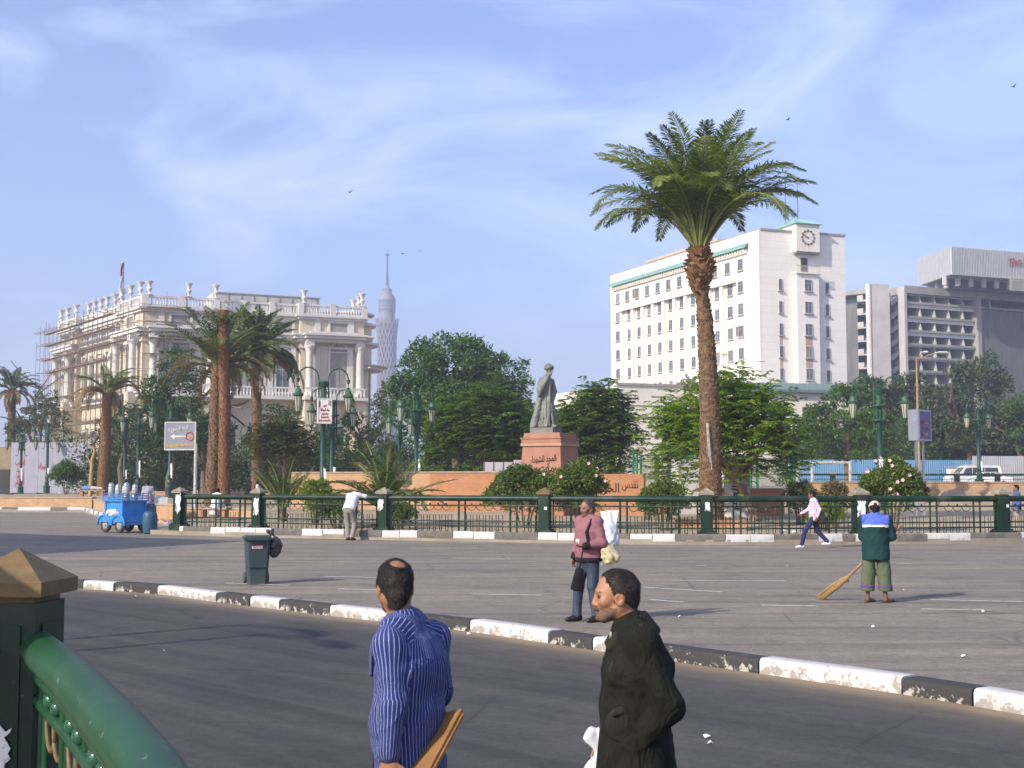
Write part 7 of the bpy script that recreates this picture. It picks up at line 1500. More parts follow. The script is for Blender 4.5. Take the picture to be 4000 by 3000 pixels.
lx = (365 - 2000) / F * 101; lb_ = thing('person', 'man in blue and cream clothes asleep on a bench behind the drinks cart', 'person', (lx, 101, 1.55)); s_ = SDF(); s_.ell((-.85, 0, .10), (.12, .09, .1)); s_.cone((-.75, 0, .08), (-.6, 0, .08), .05, .1, .05); add_ = sdf_mesh(s_, .016, 'body', SK3)[0]; link('body', add_, lb_)
for nm, a_, b_, r1, r2, mt in (('shirt', (-.62, 0, .14), (-.05, 0, .15), .17, .16, cloth('faded_blue', (.16, .27, .44))), ('trousers', (0, 0, .14), (.75, 0, .11), .17, .11, cloth('cream_trousers', (.5, .45, .36)))):
    s_ = SDF(); s_.cone(a_, b_, r1, r2, .03); s_.disp = folds(.01); link(nm, sdf_mesh(s_, .016, nm, mt)[0], lb_)
bn = thing('park_bench', 'stone slab bench under the sleeping man', 'bench', (lx, 101, 1.03)); MB().box((0, 0, .48), (2.2, .5, .08)).build('seat', M_pave, bn)
for s in (-1, 1): MB().box((s * .8, 0, .22), (.25, .4, .44)).build('leg', M_brick, bn)
# ---- statue
stz = CH + (1887 - 1690) / F * 60; sx_ = (2150 - 2000) / F * 60.9
pl = thing('plinth', 'tapering red granite plinth with scrawled black writing under the statue', 'plinth', (sx_, 61.2, .5), R(-27)); M_gran = pm('red_granite', (.33, .15, .095), .6, (.26, .11, .07), 2.2, .5, .08, 60, spec=.4); M_gran2 = pm('pale_granite', (.40, .24, .17), .65, (.33, .19, .13), 3)
h0 = stz - .5
for nm, z0, z1, w0, w1, mt in (('foot', 0, .35, 2.6, 2.6, M_gran), ('shaft', .35, h0 - .62, 2.34, 1.96, M_gran), ('band', h0 - .62, h0 - .5, 2.12, 2.12, M_gran2), ('frieze', h0 - .5, h0 - .28, 2.06, 2.06, M_gran), ('lip', h0 - .28, h0 - .22, 2.14, 2.14, M_gran), ('top_block', h0 - .22, h0, 1.9, 1.86, M_gran)):
    MB().box((0, 0, (z0 + z1) / 2), (w0, w0, z1 - z0), 0, w1 / w0).build(nm, mt, pl)
for s, sz, x, z, wd in ((arabic('المجد للشهداء'), .42, .12, 2.72, 1.35), (arabic('مات'), .6, .3, 2.28, .8), ('6/9', .42, -.66, 2.30, .45), (arabic('انا'), .5, .1, 1.75, .5)):
    lettering(s, sz, M_black, pl, (x, -(1.17 - (z - .35) / (h0 - .97) * .19) - .014, z), (R(90 - 3.6), R(-4), 0), .006, 0, 'graffiti', wd)
st = thing('statue', 'weathered grey green bronze statue of a robed man in a turban on the plinth', 'statue', (sx_ - .2, 61.1, stz), 0)
M_brz = pm('bronze_patina', (.20, .208, .168), .6, (.095, .112, .10), 2.4, .5, .3, 14, stretch=(1, 1, .45)); nt = M_brz.node_tree; bs_ = nt.nodes['Principled BSDF']; src = bs_.inputs['Base Color'].links[0].from_socket; tco = nt.nodes.new('ShaderNodeTexCoord'); k1 = ramp(nt, noise(nt, 1.5, 5, .6, stretch=(1, 1, .6)).outputs[0], [(.58, 0), (.68, .75)]); x1 = mixc(nt, k1.outputs[0], src, (.33, .15, .11)); nt.links.new(x1.outputs[0], bs_.inputs['Base Color'])
MB().box((0, 0, .13), (1.2, 1.05, .26), R(-27)).build('bronze_base', pm('bronze_base', (.19, .2, .17), .7, (.13, .14, .12), 3), st)
K = 3.06 / 1.86; s_ = SDF(); z0_ = .27
def k3(x, y, z): return (x * K, y * K, z * K + z0_)
fS = frame((.72, -.69, -.05)); rgt = tuple(fS[1]); sdv = tuple(fS[1])
hc = k3(.09, -.03, 1.66); head(s_, hc, fS, K * 1.05, True); s_.cone(k3(.07, -.01, 1.58), k3(.03, 0, 1.47), .06 * K, .075 * K, .05)
s_.cone(hl(hc, fS, (.085 * K, 0, -.075 * K)), hl(hc, fS, (.085 * K, 0, -.135 * K)), .042 * K, .02 * K, .03)
s_.ell(hl(hc, fS, (-.012 * K, 0, .085 * K)), (.155 * K, .14 * K, .088 * K), np.array(frame(fS[0] + fS[2] * .12)), .03); s_.ell(hl(hc, fS, (-.03 * K, 0, .125 * K)), (.125 * K, .115 * K, .085 * K), np.array(fS), .03)
s_.tor(k3(.05, 0, .03), k3(.02, 0, .95), (.185 * K, .22 * K), (.15 * K, .175 * K), sdv, .06); s_.tor(k3(.02, 0, .95), k3(.02, 0, 1.3), (.15 * K, .175 * K), (.15 * K, .20 * K), sdv, .06); s_.tor(k3(.02, 0, 1.3), k3(.03, 0, 1.47), (.15 * K, .20 * K), (.09 * K, .13 * K), sdv, .08)
s_.tor(k3(-.20, .02, .05), k3(-.09, 0, 1.30), (.10 * K, .16 * K), (.09 * K, .17 * K), sdv, .08)
sh_r = v3(k3(-.13, -.05, 1.38)); el = v3(k3(-.17, -.22, 1.08)); wr_ = v3(k3(.02, -.20, 1.40)); s_.cone(sh_r, el, .085 * K, .105 * K, .06); s_.cone(el, wr_, .10 * K, .052 * K, .05); s_.cone(el, el + v3((-.02, 0, -.12)) * K, .10 * K, .07 * K, .05); s_.ell(wr_ + v3((.03, .02, .06)) * K, (.05 * K, .04 * K, .06 * K), None, .03); s_.cone(wr_ + v3((.02, .02, .06)) * K, wr_ + v3((.065, .04, .14)) * K, .02 * K, .016 * K, .02)
sh_l = v3(k3(.17, .06, 1.36)); e2 = v3(k3(.245, .03, 1.06)); s_.cone(sh_l, e2, .075 * K, .08 * K, .05); s_.cone(e2, v3(k3(.20, -.05, .80)), .075 * K, .05 * K, .05)
for a in range(9):
    an = -2.6 + a * .42; s_.cone(k3(.02 + .15 * math.cos(an), .15 * math.sin(an), .98), k3(.06 + .24 * math.cos(an) - .03 * (a < 4), .24 * math.sin(an), .04), .03 * K, .05 * K, .035)
s_.cone(k3(-.10, -.14, 1.1), k3(-.36, -.08, .06), .07 * K, .12 * K, .09); s_.cone(k3(.11, -.13, 1.30), k3(.10, -.19, .5), .03 * K, .035 * K, .03); s_.cone(k3(.10, -.19, .5), k3(.02, -.26, .05), .035 * K, .05 * K, .03)
s_.cone(k3(.14, -.16, .03), k3(.27, -.27, .03), .055 * K, .045 * K, .03); s_.cone(k3(-.02, -.14, .955), k3(.14, -.08, .955), .045 * K, .045 * K, .02); s_.hs((0, 0, z0_ - .01), (0, 0, -1)); s_.disp = folds(.010, 9, 15, 2)
link('figure', sdf_mesh(s_, .02, 'figure', M_brz)[0], st)
# ================================================================== THINGS
def world_of(root, p):
    c, s = math.cos(root.rotation_euler[2]), math.sin(root.rotation_euler[2]); k = root.scale[0]; return Vector((root.location.x + (p[0] * c - p[1] * s) * k, root.location.y + (p[0] * s + p[1] * c) * k, root.location.z + p[2] * k))
def crumple(mesh_v, amp, seed): rn = random.Random(seed); return [(x + rn.uniform(-amp, amp), y + rn.uniform(-amp, amp), z + rn.uniform(-amp, amp)) for x, y, z in mesh_v]
def sack(name, label, loc, r, h, mat, seed, res=.02, knot=True, lean=(0, 0), cat='bag'):
    s_ = SDF(); s_.ell((0, 0, 0), (r, r * .7, h * .42), None, .03); s_.cone((0, 0, h * .1), (lean[0], lean[1], h * .5), r * .62, r * .12, .06)
    if knot: s_.cone((lean[0], lean[1], h * .5), (lean[0] * 1.2 + .04, lean[1], h * .5 + .10), .02, .035, .02); s_.cone((lean[0], lean[1], h * .5), (lean[0] * 1.2 - .05, lean[1], h * .5 + .07), .02, .03, .02)
    s_.disp = folds(r * .11, 2.2 / r, 3.4 / r, seed); t = thing(name, label, cat, loc); link('sack_body', sdf_mesh(s_, res, 'sack_body', mat)[0], t); return t
def carrier(label, loc, w, h, mat, seed, lean=0.0, res=.013):
    t = thing('plastic_bag', label, 'bag', loc); s_ = SDF(); s_.tor((.02, 0, -h * .36), (lean * .5, 0, h * .05), (w * .5, w * .8), (w * .52, w * .74), (1, .3, 0), .04); s_.tor((lean * .5, 0, h * .05), (lean, 0, h * .48), (w * .5, w * .72), (w * .1, w * .22), (1, .3, 0), .05)
    for k in range(5): a = seed + k * 1.3; s_.cone((lean, 0, h * .45), (w * .7 * math.cos(a), w * .4 * math.sin(a), -h * .3), .012, .05, .03)
    s_.cone((-w * .3, 0, -h * .5), (w * .62, 0, -h * .44), .05, .03, .05); s_.disp = folds(w * .045, 5.5 / w, 7.5 / w, seed); link('bag_body', sdf_mesh(s_, res, 'bag_body', mat)[0], t); return t
# cardboard in the striped man's hand
A_ = bpy.data.objects; M_card = pm('cardboard', (.27, .14, .045), .85, (.20, .10, .032), 5, .5, .15, 50); M_cardi = pm('cardboard_edge', (.48, .33, .17), .9)
hp = P(1668, 2985, 5.78); tp = P(1768, 2800, 5.98); d = (tp - hp).normalized(); cd = thing('folded_cardboard', 'folded brown cardboard sheets held by the man in the pinstriped shirt', 'cardboard', hp - d * .22); sd_ = Vector((.80, -.1, .55)); sd_ = (sd_ - d * sd_.dot(d)).normalized(); nn_ = d.cross(sd_)
for k in range(2):
    MB().obox(sd_ * (-.075 + .03 * k) + nn_ * (.014 * k - .02), sd_ * (.14 - .02 * k), nn_ * .012, d * (.52 - .02 * k)).build('sheet', M_card, cd)
e = MB(); e.path([sd_ * -.01 + nn_ * .028, sd_ * -.01 + nn_ * .028 + d * .5], .006, 5); e.build('fold', M_cardi, cd)
# white bag in the black-jacket man's hand
M_plas = pm('white_plastic', (.66, .67, .72), .35, (.52, .54, .6), 6, .5, .4, 12, spec=.5); q = P(2345, 3000, 6.45); sack('plastic_bag', 'thin white plastic bag hanging from the hand of the man in black', q - Vector((0, 0, .08)), .10, .34, M_plas, 3, .012)
# bags behind the pink man, cup, black bag
q = P(2378, 2065, 18.15); carrier('full white plastic bag slung on the back of the man in pink', q, .15, .50, M_plas, 5)
q = P(2390, 2020, 18.12); tri = thing('paper_sheet', 'white paper sheet poking out of the bag behind the man in pink', 'paper', q); m = MB(); m.add([(-.12, 0, -.14), (.05, 0, -.16), (.10, .02, .10), (-.16, .01, .08)], [(0, 1, 2, 3)]); m.build('sheet', MATS['white_cloth'], tri).modifiers.new('s', 'SOLIDIFY').thickness = .01
M_yb = pm('yellow_plastic', (.42, .36, .17), .4, (.55, .5, .32), 7, .5, .4, 14); q = P(2385, 2148, 18.1); carrier('yellowish translucent carrier bag below the white bag', q, .125, .32, M_yb, 7, -.1)
q = P(2252, 2255, 17.75); bb = thing('shoulder_bag', 'flat black bag hanging in front of the man in pink', 'bag', q); s_ = SDF(); s_.tor((0, 0, -.16), (.04, 0, .1), (.03, .09), (.03, .06), (1, .2, 0), .02); s_.cone((.04, 0, .1), (.10, .05, .42), .014, .012, .02); link('bag_body', sdf_mesh(s_, .012, 'bag_body', M_bk)[0], bb)
hw = world_of(rC, (.30, .12, 1.085)); cu = thing('paper_cup', 'small white cup held out by the man in pink', 'cup', hw); MB().lathe([(.026, 0), (.034, .075), (.030, .075), (.024, .01)], n=14).build('cup_body', MATS['white_cloth'], cu, smooth=40)
# walker's bag
q = Vector((pE.x + .16, pE.y - .19, .16 + .93)); wb2 = thing('shoulder_bag', 'dark shoulder bag on the hip of the plaid shirted walker', 'bag', q); s_ = SDF(); s_.tor((.05, 0, -.16), (0, 0, .14), (.05, .13), (.04, .08), (1, 0, 0), .03); s_.cone((-.02, 0, .14), (-.20, .1, .50), .018, .016, .02); link('bag_body', sdf_mesh(s_, .014, 'bag_body', pm('dark_canvas', (.03, .025, .028), .9))[0], wb2)
# broom
b0_, b1_, b2_ = P(3522, 2050, 21.15), P(3303, 2262, 21.35), G(3222, 2338, .17); br = thing('broom', 'long wooden broom with worn straw head held by the sweeper', 'broom', b2_); o = b2_
MB().path([b0_ - o, b1_ - o], .021, 8).build('handle', pm('broom_wood', (.33, .19, .08), .8, (.24, .13, .06), 6), br, smooth=50)
M_straw = pm('straw', (.42, .29, .12), .95, (.28, .18, .07), 30, .5, .4, 60); rn = random.Random(9); m = MB(); dh = (b2_ - b1_).normalized(); sdh = Vector((-.2, 1, 0)).normalized(); nh = dh.cross(sdh)
for k in range(150):
    a, r_ = rn.uniform(0, 6.28), math.sqrt(rn.random()); s0 = b1_ - dh * .06 + (sdh * math.cos(a) + nh * math.sin(a)) * .04 * r_; L_ = (b2_ - b1_).length * rn.uniform(.85, 1.06); s1 = b1_ + dh * L_ + (sdh * math.cos(a) * .12 + nh * math.sin(a) * .085) * r_ + Vector((-.1 * r_, 0, 0)); s1.z = max(s1.z, .17); mid = s0.lerp(s1, .45) + (sdh * math.cos(a) + nh * math.sin(a)) * .022 * r_; m.path([s0 - o, mid - o, s1 - o], [.008, .009, .005], 4)
m.build('bristles', M_straw, br); m = MB()
for k in (.0, .06, .16): m.torus((0, 0, 0), .045 + k * .1, .008, 'z', 12, 5)
tw_ = m.build('binding', pm('binding', (.30, .22, .12), .9), br); tw_.location = b1_ - o; tw_.rotation_euler = dh.to_track_quat('Z', 'Y').to_euler()
# ---- wheelie bin
bp = G(1003, 2279, .16); bn = thing('wheelie_bin', 'dark teal wheelie bin with a red and white sticker standing on the road', 'bin', bp, R(16)); M_bin = pm('bin_plastic', (.022, .045, .052), .55, (.03, .048, .05), 3, .5, .1, 40, spec=.45); M_tyre = pm('bin_tyre', (.03, .03, .028), .85, (.10, .095, .07), 7, .5)
m = MB(); sec = [(.185, .20, 0, 0), (.19, .21, .02, .05), (.205, .235, .03, .30), (.225, .26, .04, .62), (.235, .275, .05, .86)]
for hx, hy, oy, z in sec: c = .05; m.v += [(-hx + c, -hy + oy, z), (hx - c, -hy + oy, z), (hx, -hy + c + oy, z), (hx, hy - c + oy, z), (hx - c, hy + oy, z), (-hx + c, hy + oy, z), (-hx, hy - c + oy, z), (-hx, -hy + c + oy, z)]
for i in range(len(sec) - 1):
    for k in range(8): a = i * 8; m.f.append((a + k, a + (k + 1) % 8, a + 8 + (k + 1) % 8, a + 8 + k))
m.f.append(tuple(range(8))[::-1]); m.f.append(tuple(32 + k for k in range(8))); m.build('tub', M_bin, bn, smooth=30)
m = MB(); m.box((0, .05, .875), (.53, .62, .05)); m.box((0, .05, .905), (.50, .58, .035), 0, .9); m.box((0, -.27, .872), (.36, .04, .06)); m.path([(-.2, .40, .86), (.2, .40, .86)], .018, 8); m.build('lid', M_bin, bn)
m = MB()
for x in (-.10, .10): m.box((x, -.232, .80), (.012, .03, .14))
m.box((0, -.224, .33), (.36, .02, .02)); m.build('ribs', M_bin, bn)
for s in (-1, 1):
    wh = link('wheel', MB().torus((0, 0, 0), .075, .032, 'x', 20, 8).mesh('wheel', M_tyre, 50), bn, (s * .215, .20, .105)); link('hub', MB().path([(-.02, 0, 0), (.02, 0, 0)], .05, 12).mesh('hub', pm('hub', (.18, .17, .12), .7) if 'hub' not in MATS else MATS['hub'], 40), wh)
stc = MB().box((-.02, -.262, .70), (.20, .006, .06)).build('sticker', M_white, bn); MB().box((-.02, -.266, .722), (.20, .006, .022)).build('sticker_band', pm('sticker_red', (.5, .04, .05), .5), stc)
stc.rotation_euler = (R(-2.5), 0, 0)
lettering('SERVICE', .028, M_redp, stc, (-.02, -.268, .69), (R(90), 0, 0), .0, width=.17)
q = bp + Vector((.33, .02, .70)); M_bbag = pm('black_plastic', (.015, .015, .016), .25, (.03, .03, .032), 8, .5, .5, 16, spec=.6); sack('rubbish_bag', 'knotted black rubbish bag hanging on the side of the bin', q, .15, .46, M_bbag, 11, .014, lean=(-.06, 0))
# ---- drinks cart
ct0 = G(478, 2083, .16); dl = Vector((-.80, .60, 0)); dr = Vector((.60, .80, 0)); crt = thing('drinks_cart', 'bright blue four wheeled drinks cart with glass urns on top', 'cart', ct0, 0); M_cb = pm('cart_blue', (.035, .24, .62), .45, (.03, .19, .5), 2.2, .5, .05, 30, spec=.45); M_tyre2 = pm('tyre', (.03, .028, .026), .85, (.07, .062, .05), 5, .5); M_steel = pm('steel', (.6, .6, .62), .22, (.45, .45, .47), 4, .5, metal=.85); M_clear = pm('urn_glass', (.35, .37, .38), .1, (.25, .27, .28), 4, .5, spec=.7)
def cbx(name, l0, l1, r0, r1, z0, z1, mat=M_cb, par=None): return MB().obox(dl * l0 + dr * r0 + Vector((0, 0, z0)), dl * (l1 - l0), dr * (r1 - r0), (0, 0, z1 - z0)).build(name, mat, par or crt)
cbx('deck', -.02, 1.5, -.02, 1.26, .52, .60); cbx('cabinet', .16, 1.22, .10, 1.16, .60, 1.22)
for nm, l0, l1, r0, r1 in (('skirt', -.06, -.02, -.02, 1.3), ('skirt', -.02, 1.5, -.06, -.02)): cbx(nm, l0, l1, r0, r1, .42, .66)
cbx('step_box', .0, .14, .15, 1.0, .30, .5)
pv = MB()
for z in (.0,): pass
for l in (.0, .55, 1.1):                        # arched mudguards over the wheels on the near side
    pass
for l in (.22, 1.12):
    pts = [dl * (l + .40 * math.cos(a)) + Vector((0, 0, .30 + .38 * math.sin(a))) - dr * .06 for a in [math.pi * j / 10 for j in range(11)]]; pv.path(pts, .05, 6)
pv.build('mudguards', M_cb, crt, smooth=50)
cbx('counter', .08, 1.34, .02, 1.24, 1.22, 1.27)
rl_ = MB()
for z in (1.33, 1.39, 1.45, 1.52):
    c4 = [dl * .08 + dr * .02, dl * 1.34 + dr * .02, dl * 1.34 + dr * 1.24, dl * .08 + dr * 1.24]
    for a, b in zip(c4, c4[1:] + c4[:1]): rl_.path([a + Vector((0, 0, z)), b + Vector((0, 0, z))], .016, 5)
for c in c4 + [dl * .7 + dr * .02, dl * .08 + dr * .62]: rl_.path([c + Vector((0, 0, 1.25)), c + Vector((0, 0, 1.56))], .02, 5)
rl_.build('tray_rail', M_cb, crt)
cp = MB()
for a in (dl * .16 + dr * .10, dl * 1.22 + dr * .10, dl * .16 + dr * 1.16): cp.obox(a - dl * .04 - dr * .04 + Vector((0, 0, .6)), dl * .09, dr * .09, (0, 0, .66))
cp.build('corner_posts', M_cb, crt)
wm = MB().torus((0, 0, 0), .215, .085, 'y', 24, 10).mesh('wheel', M_tyre2, 60); rm = MB(); rm.path([(0, -.05, 0), (0, .05, 0)], .15, 16); rm.path([(0, -.075, 0), (0, .075, 0)], .05, 10); rm = rm.mesh('rim', pm('rim', (.34, .40, .44), .5, (.2, .22, .24), 5), 40); zr = math.atan2(dl.y, dl.x)
for l, r_ in ((.22, .05), (1.12, .05), (.22, 1.12), (1.12, 1.12)):
    p = dl * l + dr * r_ + Vector((0, 0, .30)); wo = link('wheel', wm, crt, p, zr); link('rim', rm, wo)
ax_ = MB()
for l in (.22, 1.12): ax_.path([dl * l + dr * .05 + Vector((0, 0, .3)), dl * l + dr * 1.12 + Vector((0, 0, .3))], .035, 6)
ax_.build('axles', M_tyre2, crt)
for l, r_, h_, rr_ in ((.28, .35, .62, .12), (.75, .30, .55, .11), (1.18, .3, .6, .12), (.95, .75, .5, .1), (.42, .85, .55, .11)):
    u_ = link('tea_urn', MB().lathe([(rr_ * .8, 0), (rr_, .04), (rr_, h_ * .7), (rr_ * .75, h_ * .76)], n=16).mesh('tea_urn', M_clear, 40), crt, dl * l + dr * r_ + Vector((0, 0, 1.36))); link('urn_lid', MB().lathe([(rr_ * .95, h_ * .74), (rr_ * .95, h_ * .84), (rr_ * .6, h_ * .95), (.02, h_)], n=16).mesh('urn_lid', M_steel, 40), u_); link('urn_base', MB().lathe([(rr_ * 1.05, -.1), (rr_ * 1.05, .06), (rr_, .07)], n=16).mesh('urn_base', M_steel, 40), u_)
sk = thing('flour_sack', 'pinkish white sack lying on the deck of the drinks cart', 'sack', ct0 + dl * .78 + dr * .04 + Vector((0, 0, .77)), zr); s_ = SDF(); s_.cone((-.22, -.09, 0), (.24, -.09, .0), .15, .14, .05); s_.disp = folds(.012, 14, 18); link('sack_body', sdf_mesh(s_, .016, 'sack_body', cloth('pink_sack', (.62, .45, .46), (.68, .55, .55)))[0], sk)
M_barrel = pm('barrel_blue', (.02, .07, .13), .45, (.03, .09, .15), 4, .5, .05, 30, spec=.45)
BP = [(.21, 0), (.25, .03), (.275, .2), (.285, .45), (.275, .68), (.24, .8), (.2, .83), (.2, .87), (.12, .87)]
for lb, p, s_c in (('dark blue plastic barrel standing on the road in front of the cart', G(585, 2085, .16), 1.0), ('smaller blue plastic barrel on the deck of the drinks cart', ct0 + dr * 1.42 + dl * .12 + Vector((0, 0, .5)), .72)):
    t = thing('plastic_barrel', lb, 'barrel', p); t.scale = (s_c,) * 3; MB().lathe(BP, n=24).build('barrel_body', M_barrel, t, smooth=35); m = MB()
    for z in (.22, .62): m.torus((0, 0, z), .283, .012, 'z', 24, 6)
    m.build('hoops', M_barrel, t, smooth=60)
cbx('barrel_shelf', .0, .45, 1.24, 1.72, .44, .5); 
wt = thing('water_container', 'white plastic water container on the pavement behind the cart', 'container', W(627, 58.5, .62)); MB().box((0, 0, .42), (.75, .7, .84), .3, .96).build('tank', M_white, wt); MB().box((0, 0, .86), (.3, .3, .06), .3).build('tank_lid', M_frame, wt)
rkk = random.Random(12)
for k, (px, py) in enumerate(((655, 2066), (668, 2068))): sack('rubbish_bag', ('small grey rubbish bag by the end post of the railing', 'crumpled purple rubbish bag by the end post of the railing')[k], G(px, py, .16) + Vector((0, 0, .14)), .2, .32, pm('grey_bag%d' % k, ((.3, .3, .32), (.2, .17, .24))[k], .6), 20 + k, .02)
# ---- minibus and car on the raised street
M_van = pm('van_white', (.74, .75, .77), .3, (.66, .67, .69), 1.2, .5, spec=.5); vz = 1.76; vY = 131
vx = (3695 - 2000) / F * vY; van = thing('minibus', 'white minibus with roof rack parked on the raised street', 'minibus', (vx, vY, vz), R(4)); prof = [(0, .35), (.0, .85), (.25, 1.12), (.95, 1.28), (1.55, 1.98), (1.9, 2.12), (4.9, 2.14), (5.2, 2.0), (5.35, 1.2), (5.38, .4)]; m = MB(); n = len(prof)
for y, ins in ((-.92, .06), (-.95, 0), (.95, 0), (.92, .06)): m.v += [(x + (ins if x < 2 else -ins), y, z - (ins if z > 1 else 0)) for x, z in prof]
for j in range(3): m.f += [(j * n + i, j * n + (i + 1) % n, (j + 1) * n + (i + 1) % n, (j + 1) * n + i) for i in range(n)]
m.f.append(tuple(range(n))[::-1]); m.f.append(tuple(3 * n + i for i in range(n))); m.build('van_body', M_van, van, smooth=35)
for nm, pts in (('side_window', [(1.3, 1.28), (1.62, 1.85), (2.2, 1.9), (2.2, 1.28)]), ('side_window', [(2.3, 1.28), (2.3, 1.9), (3.5, 1.9), (3.5, 1.28)]), ('side_window', [(3.6, 1.28), (3.6, 1.9), (4.9, 1.88), (5.0, 1.28)])):
    m = MB(); k = len(pts); m.v = [(x, -.965, z) for x, z in pts] + [(x, -.93, z) for x, z in pts]; m.f = [tuple(range(k)), tuple(range(k, 2 * k))[::-1]] + [(i, k + i, k + (i + 1) % k, (i + 1) % k) for i in range(k)]; m.build(nm, M_winb, van)
m = MB(); m.add([(.98, -.8, 1.31), (1.52, -.76, 1.92), (1.52, .76, 1.92), (.98, .8, 1.31)], [(0, 1, 2, 3)]); ws_ = m.build('windscreen', M_winb, van); ws_.modifiers.new('s', 'SOLIDIFY').thickness = -.03
for x in (.95, 4.3):
    for s in (-.82, .82): wo = link('wheel', MB().torus((0, 0, 0), .23, .1, 'y', 18, 8).mesh('wheel', M_tyre2, 60), van, (x, s, .33)); link('rim', MB().path([(0, -.09, 0), (0, .09, 0)], .18, 14).mesh('rim', M_alu, 40), wo)
m = MB()
for k in range(5): m.path([(2 + k * .7, -.7, 2.22), (2 + k * .7, .7, 2.22)], .02, 5)
for s in (-.7, .7): m.path([(1.9, s, 2.22), (4.9, s, 2.22)], .02, 5)
m.build('roof_rack', M_alu, van); MB().box((-.02, 0, .5), (.08, 1.7, .22)).build('bumper', M_grey, van)
for s in (-.65, .65): MB().ball((.05, s, .85), .13, 10, 6, (.5, 1, .8)).build('headlight', M_clear, van, smooth=60)
cY = 118; cx = (3760 - 2000) / F * cY; car = thing('parked_car', 'white saloon car half hidden by the street railing before the minibus', 'car', (cx, cY, 1.76), R(3)); prof = [(0, .3), (.02, .62), (.3, .8), (1.05, .9), (1.6, 1.36), (2.9, 1.38), (3.5, .98), (4.2, .9), (4.3, .35)]; m = MB(); n = len(prof)
for y, ins in ((-.76, .1), (-.82, 0), (.82, 0), (.76, .1)): m.v += [(x, y * (.86 if z > 1 else 1), z) for x, z in prof]
for j in range(3): m.f += [(j * n + i, j * n + (i + 1) % n, (j + 1) * n + (i + 1) % n, (j + 1) * n + i) for i in range(n)]
m.f.append(tuple(range(n))[::-1]); m.f.append(tuple(3 * n + i for i in range(n))); m.build('car_body', M_van, car, smooth=35)
for pts in ([(1.25, .95), (1.68, 1.28), (2.15, 1.3), (2.15, .95)], [(2.25, .95), (2.25, 1.3), (2.85, 1.3), (3.3, .97)]):
    m = MB(); k = len(pts); m.v = [(x, -.835 + (z - .95) * .33, z) for x, z in pts] + [(x, -.75 + (z - .95) * .3, z) for x, z in pts]; m.f = [tuple(range(k)), tuple(range(k, 2 * k))[::-1]] + [(i, k + i, k + (i + 1) % k, (i + 1) % k) for i in range(k)]; m.build('side_window', M_winb, car)
for x in (.8, 3.4):
    for s in (-.72, .72): wo = link('wheel', MB().torus((0, 0, 0), .21, .09, 'y', 18, 8).mesh('wheel', M_tyre2, 60), car, (x, s, .3)); link('rim', MB().path([(0, -.08, 0), (0, .08, 0)], .16, 14).mesh('rim', M_alu, 40), wo)
# concrete goal-like frames and small kiosk in front of the blue hoarding
gt = thing('pole_gate', 'weathered grey pole gate in front of the blue hoarding', 'gate', W(3108, 76, 1.7)); o = gt.location
for px in (3112, 3170, 3318): MB().path([W(px, 76, .6) - o, W(px, 76, 3.35) - o], .09, 8).build('pole', M_pole, gt, smooth=40)
MB().path([W(3165, 76, 3.3) - o, W(3322, 76, 3.3) - o], .08, 8).build('crossbar', M_pole, gt, smooth=40)
ks_ = thing('street_kiosk', 'small white notice kiosk beside the minibus', 'kiosk', W(3700, 138, 1.76)); MB().box((.9, 0, 1.0), (1.9, .8, 2.0)).build('cabin', M_white, ks_); MB().box((.9, 0, 2.05), (2.2, 1.1, .12)).build('roof', M_edge, ks_); MB().box((.9, -.42, 1.3), (1.5, .04, .7)).build('notice', M_gcor, ks_)
# ---- birds
def bird(label, px, py, Y, s, rz, flap):
    p = P(px, py, Y); t = thing('bird', label, 'bird', p, rz); t.scale = (s * .62,) * 3; M_bd = MATS.get('bird_dark') or pm('bird_dark', (.03, .03, .032), .8); m = MB(); m.path([(-.22, 0, 0), (-.08, 0, .02), (.1, 0, .03), (.2, 0, .05), (.27, 0, .04)], [.01, .06, .065, .045, .008], 8); m.add([(-.2, -.01, .01), (-.38, -.07, 0), (-.38, .07, 0)], [(0, 1, 2)]); m.build('bird_body', M_bd, t, smooth=50)
    for q in (-1, 1):
        m = MB(); m.add([(.1, q * .04, .04), (.12, q * .3, .04 + flap * .2), (.0, q * .62, .04 + flap * .3), (-.06, q * .3, .03 + flap * .2), (-.08, q * .04, .03), (.04, q * .3, .055 + flap * .2)], [(0, 1, 5), (1, 2, 5), (2, 3, 5), (3, 4, 5), (4, 0, 5)]); m.build('wing', M_bd, t)
bird('small dark bird high above the palace', 1366, 752, 90, .9, R(60), .9); bird('small dark bird in the sky right of the tall palm crown', 3077, 468, 95, .95, R(10), .4); bird('dark bird with raised wings high over the concrete block', 3958, 340, 95, 1.0, R(20), 1.0)
bird('dark bird gliding beside the tip of the lattice tower', 1572, 992, 110, .95, R(5), .1); bird('tiny bird farther right of the lattice tower', 1644, 981, 160, .7, R(0), .2)
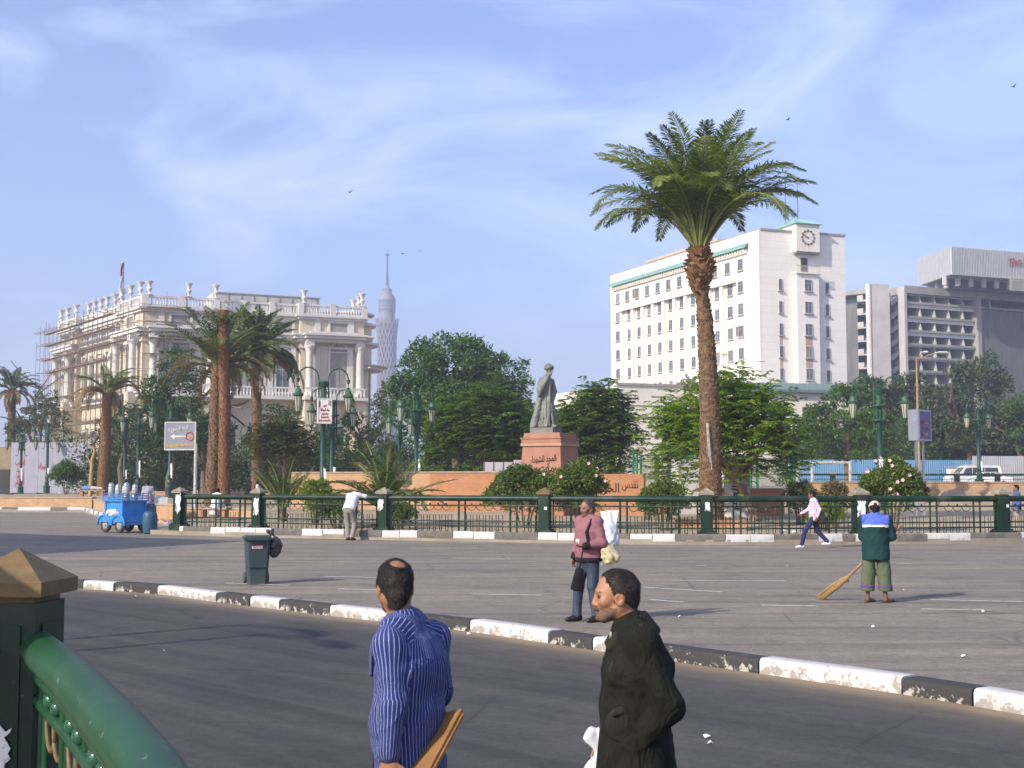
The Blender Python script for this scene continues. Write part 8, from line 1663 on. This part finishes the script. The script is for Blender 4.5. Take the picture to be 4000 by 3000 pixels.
# litter on the roads
rl2 = random.Random(21); M_lit = MATS['white_cloth']
for k, (px, py, zz) in enumerate(((1830, 2478, 0), (530, 2330, 0), (2760, 2880, 0), (2775, 2905, 0), (3530, 2306, .16), (3840, 2390, .16), (3075, 2213, .16), (640, 2545, 0), (2350, 2205, .16), (3765, 2565, .16), (2655, 2410, .16), (3410, 2450, .16))):
    p = G(px, py, zz + .005); t = thing('litter_scrap', ('scrap of white litter on the lower road', 'scrap of white litter on the upper road')[zz > 0], 'litter', p, rl2.uniform(0, 3), ('litter on the lower road', 'litter on the upper road')[zz > 0]); w_ = rl2.uniform(.018, .035)
    m = MB(); m.add([(-w_, -w_ * .5, .0), (w_, -w_ * .6, .012), (w_ * .8, w_ * .5, .0), (-w_ * .6, w_ * .7, .02), (0, 0, .03)], [(0, 1, 4), (1, 2, 4), (2, 3, 4), (3, 0, 4)]); m.build('scrap', M_lit, t)
for k, (px, py) in enumerate(((2330, 2030), (2365, 2055), (3060, 2075), (3100, 2080), (3130, 2085), (3760, 2068), (1900, 2050), (2600, 2062), (1690, 2045), (2180, 2035), (3420, 2075), (2960, 2058))):
    p = G(px, py, .36); t = thing('litter_scrap', 'scrap of pale litter on the soil behind the railing', 'litter', p, rl2.uniform(0, 3), 'litter behind the railing'); w_ = rl2.uniform(.05, .10)
    m = MB(); m.add([(-w_, -w_ * .5, .0), (w_, -w_ * .6, .03), (w_ * .8, w_ * .5, .0), (-w_ * .6, w_ * .7, .05), (0, 0, .07)], [(0, 1, 4), (1, 2, 4), (2, 3, 4), (3, 0, 4)]); m.build('scrap', M_lit, t)
# ================================================================== HAZE
hz_m = bpy.data.materials.new('haze'); hz_m.use_nodes = True; nt = hz_m.node_tree; nt.nodes.clear(); ou = nt.nodes.new('ShaderNodeOutputMaterial'); pv_ = nt.nodes.new('ShaderNodeVolumePrincipled'); pv_.inputs['Color'].default_value = (.80, .83, .95, 1); pv_.inputs['Density'].default_value = HAZE_DENSITY; pv_.inputs['Anisotropy'].default_value = .58; nt.links.new(pv_.outputs[0], ou.inputs['Volume'])
m = MB(); m.box((0, 500, 98), (3640, 2640, 200)); hz_o = m.build('haze', hz_m); tag(hz_o, kind='stuff')
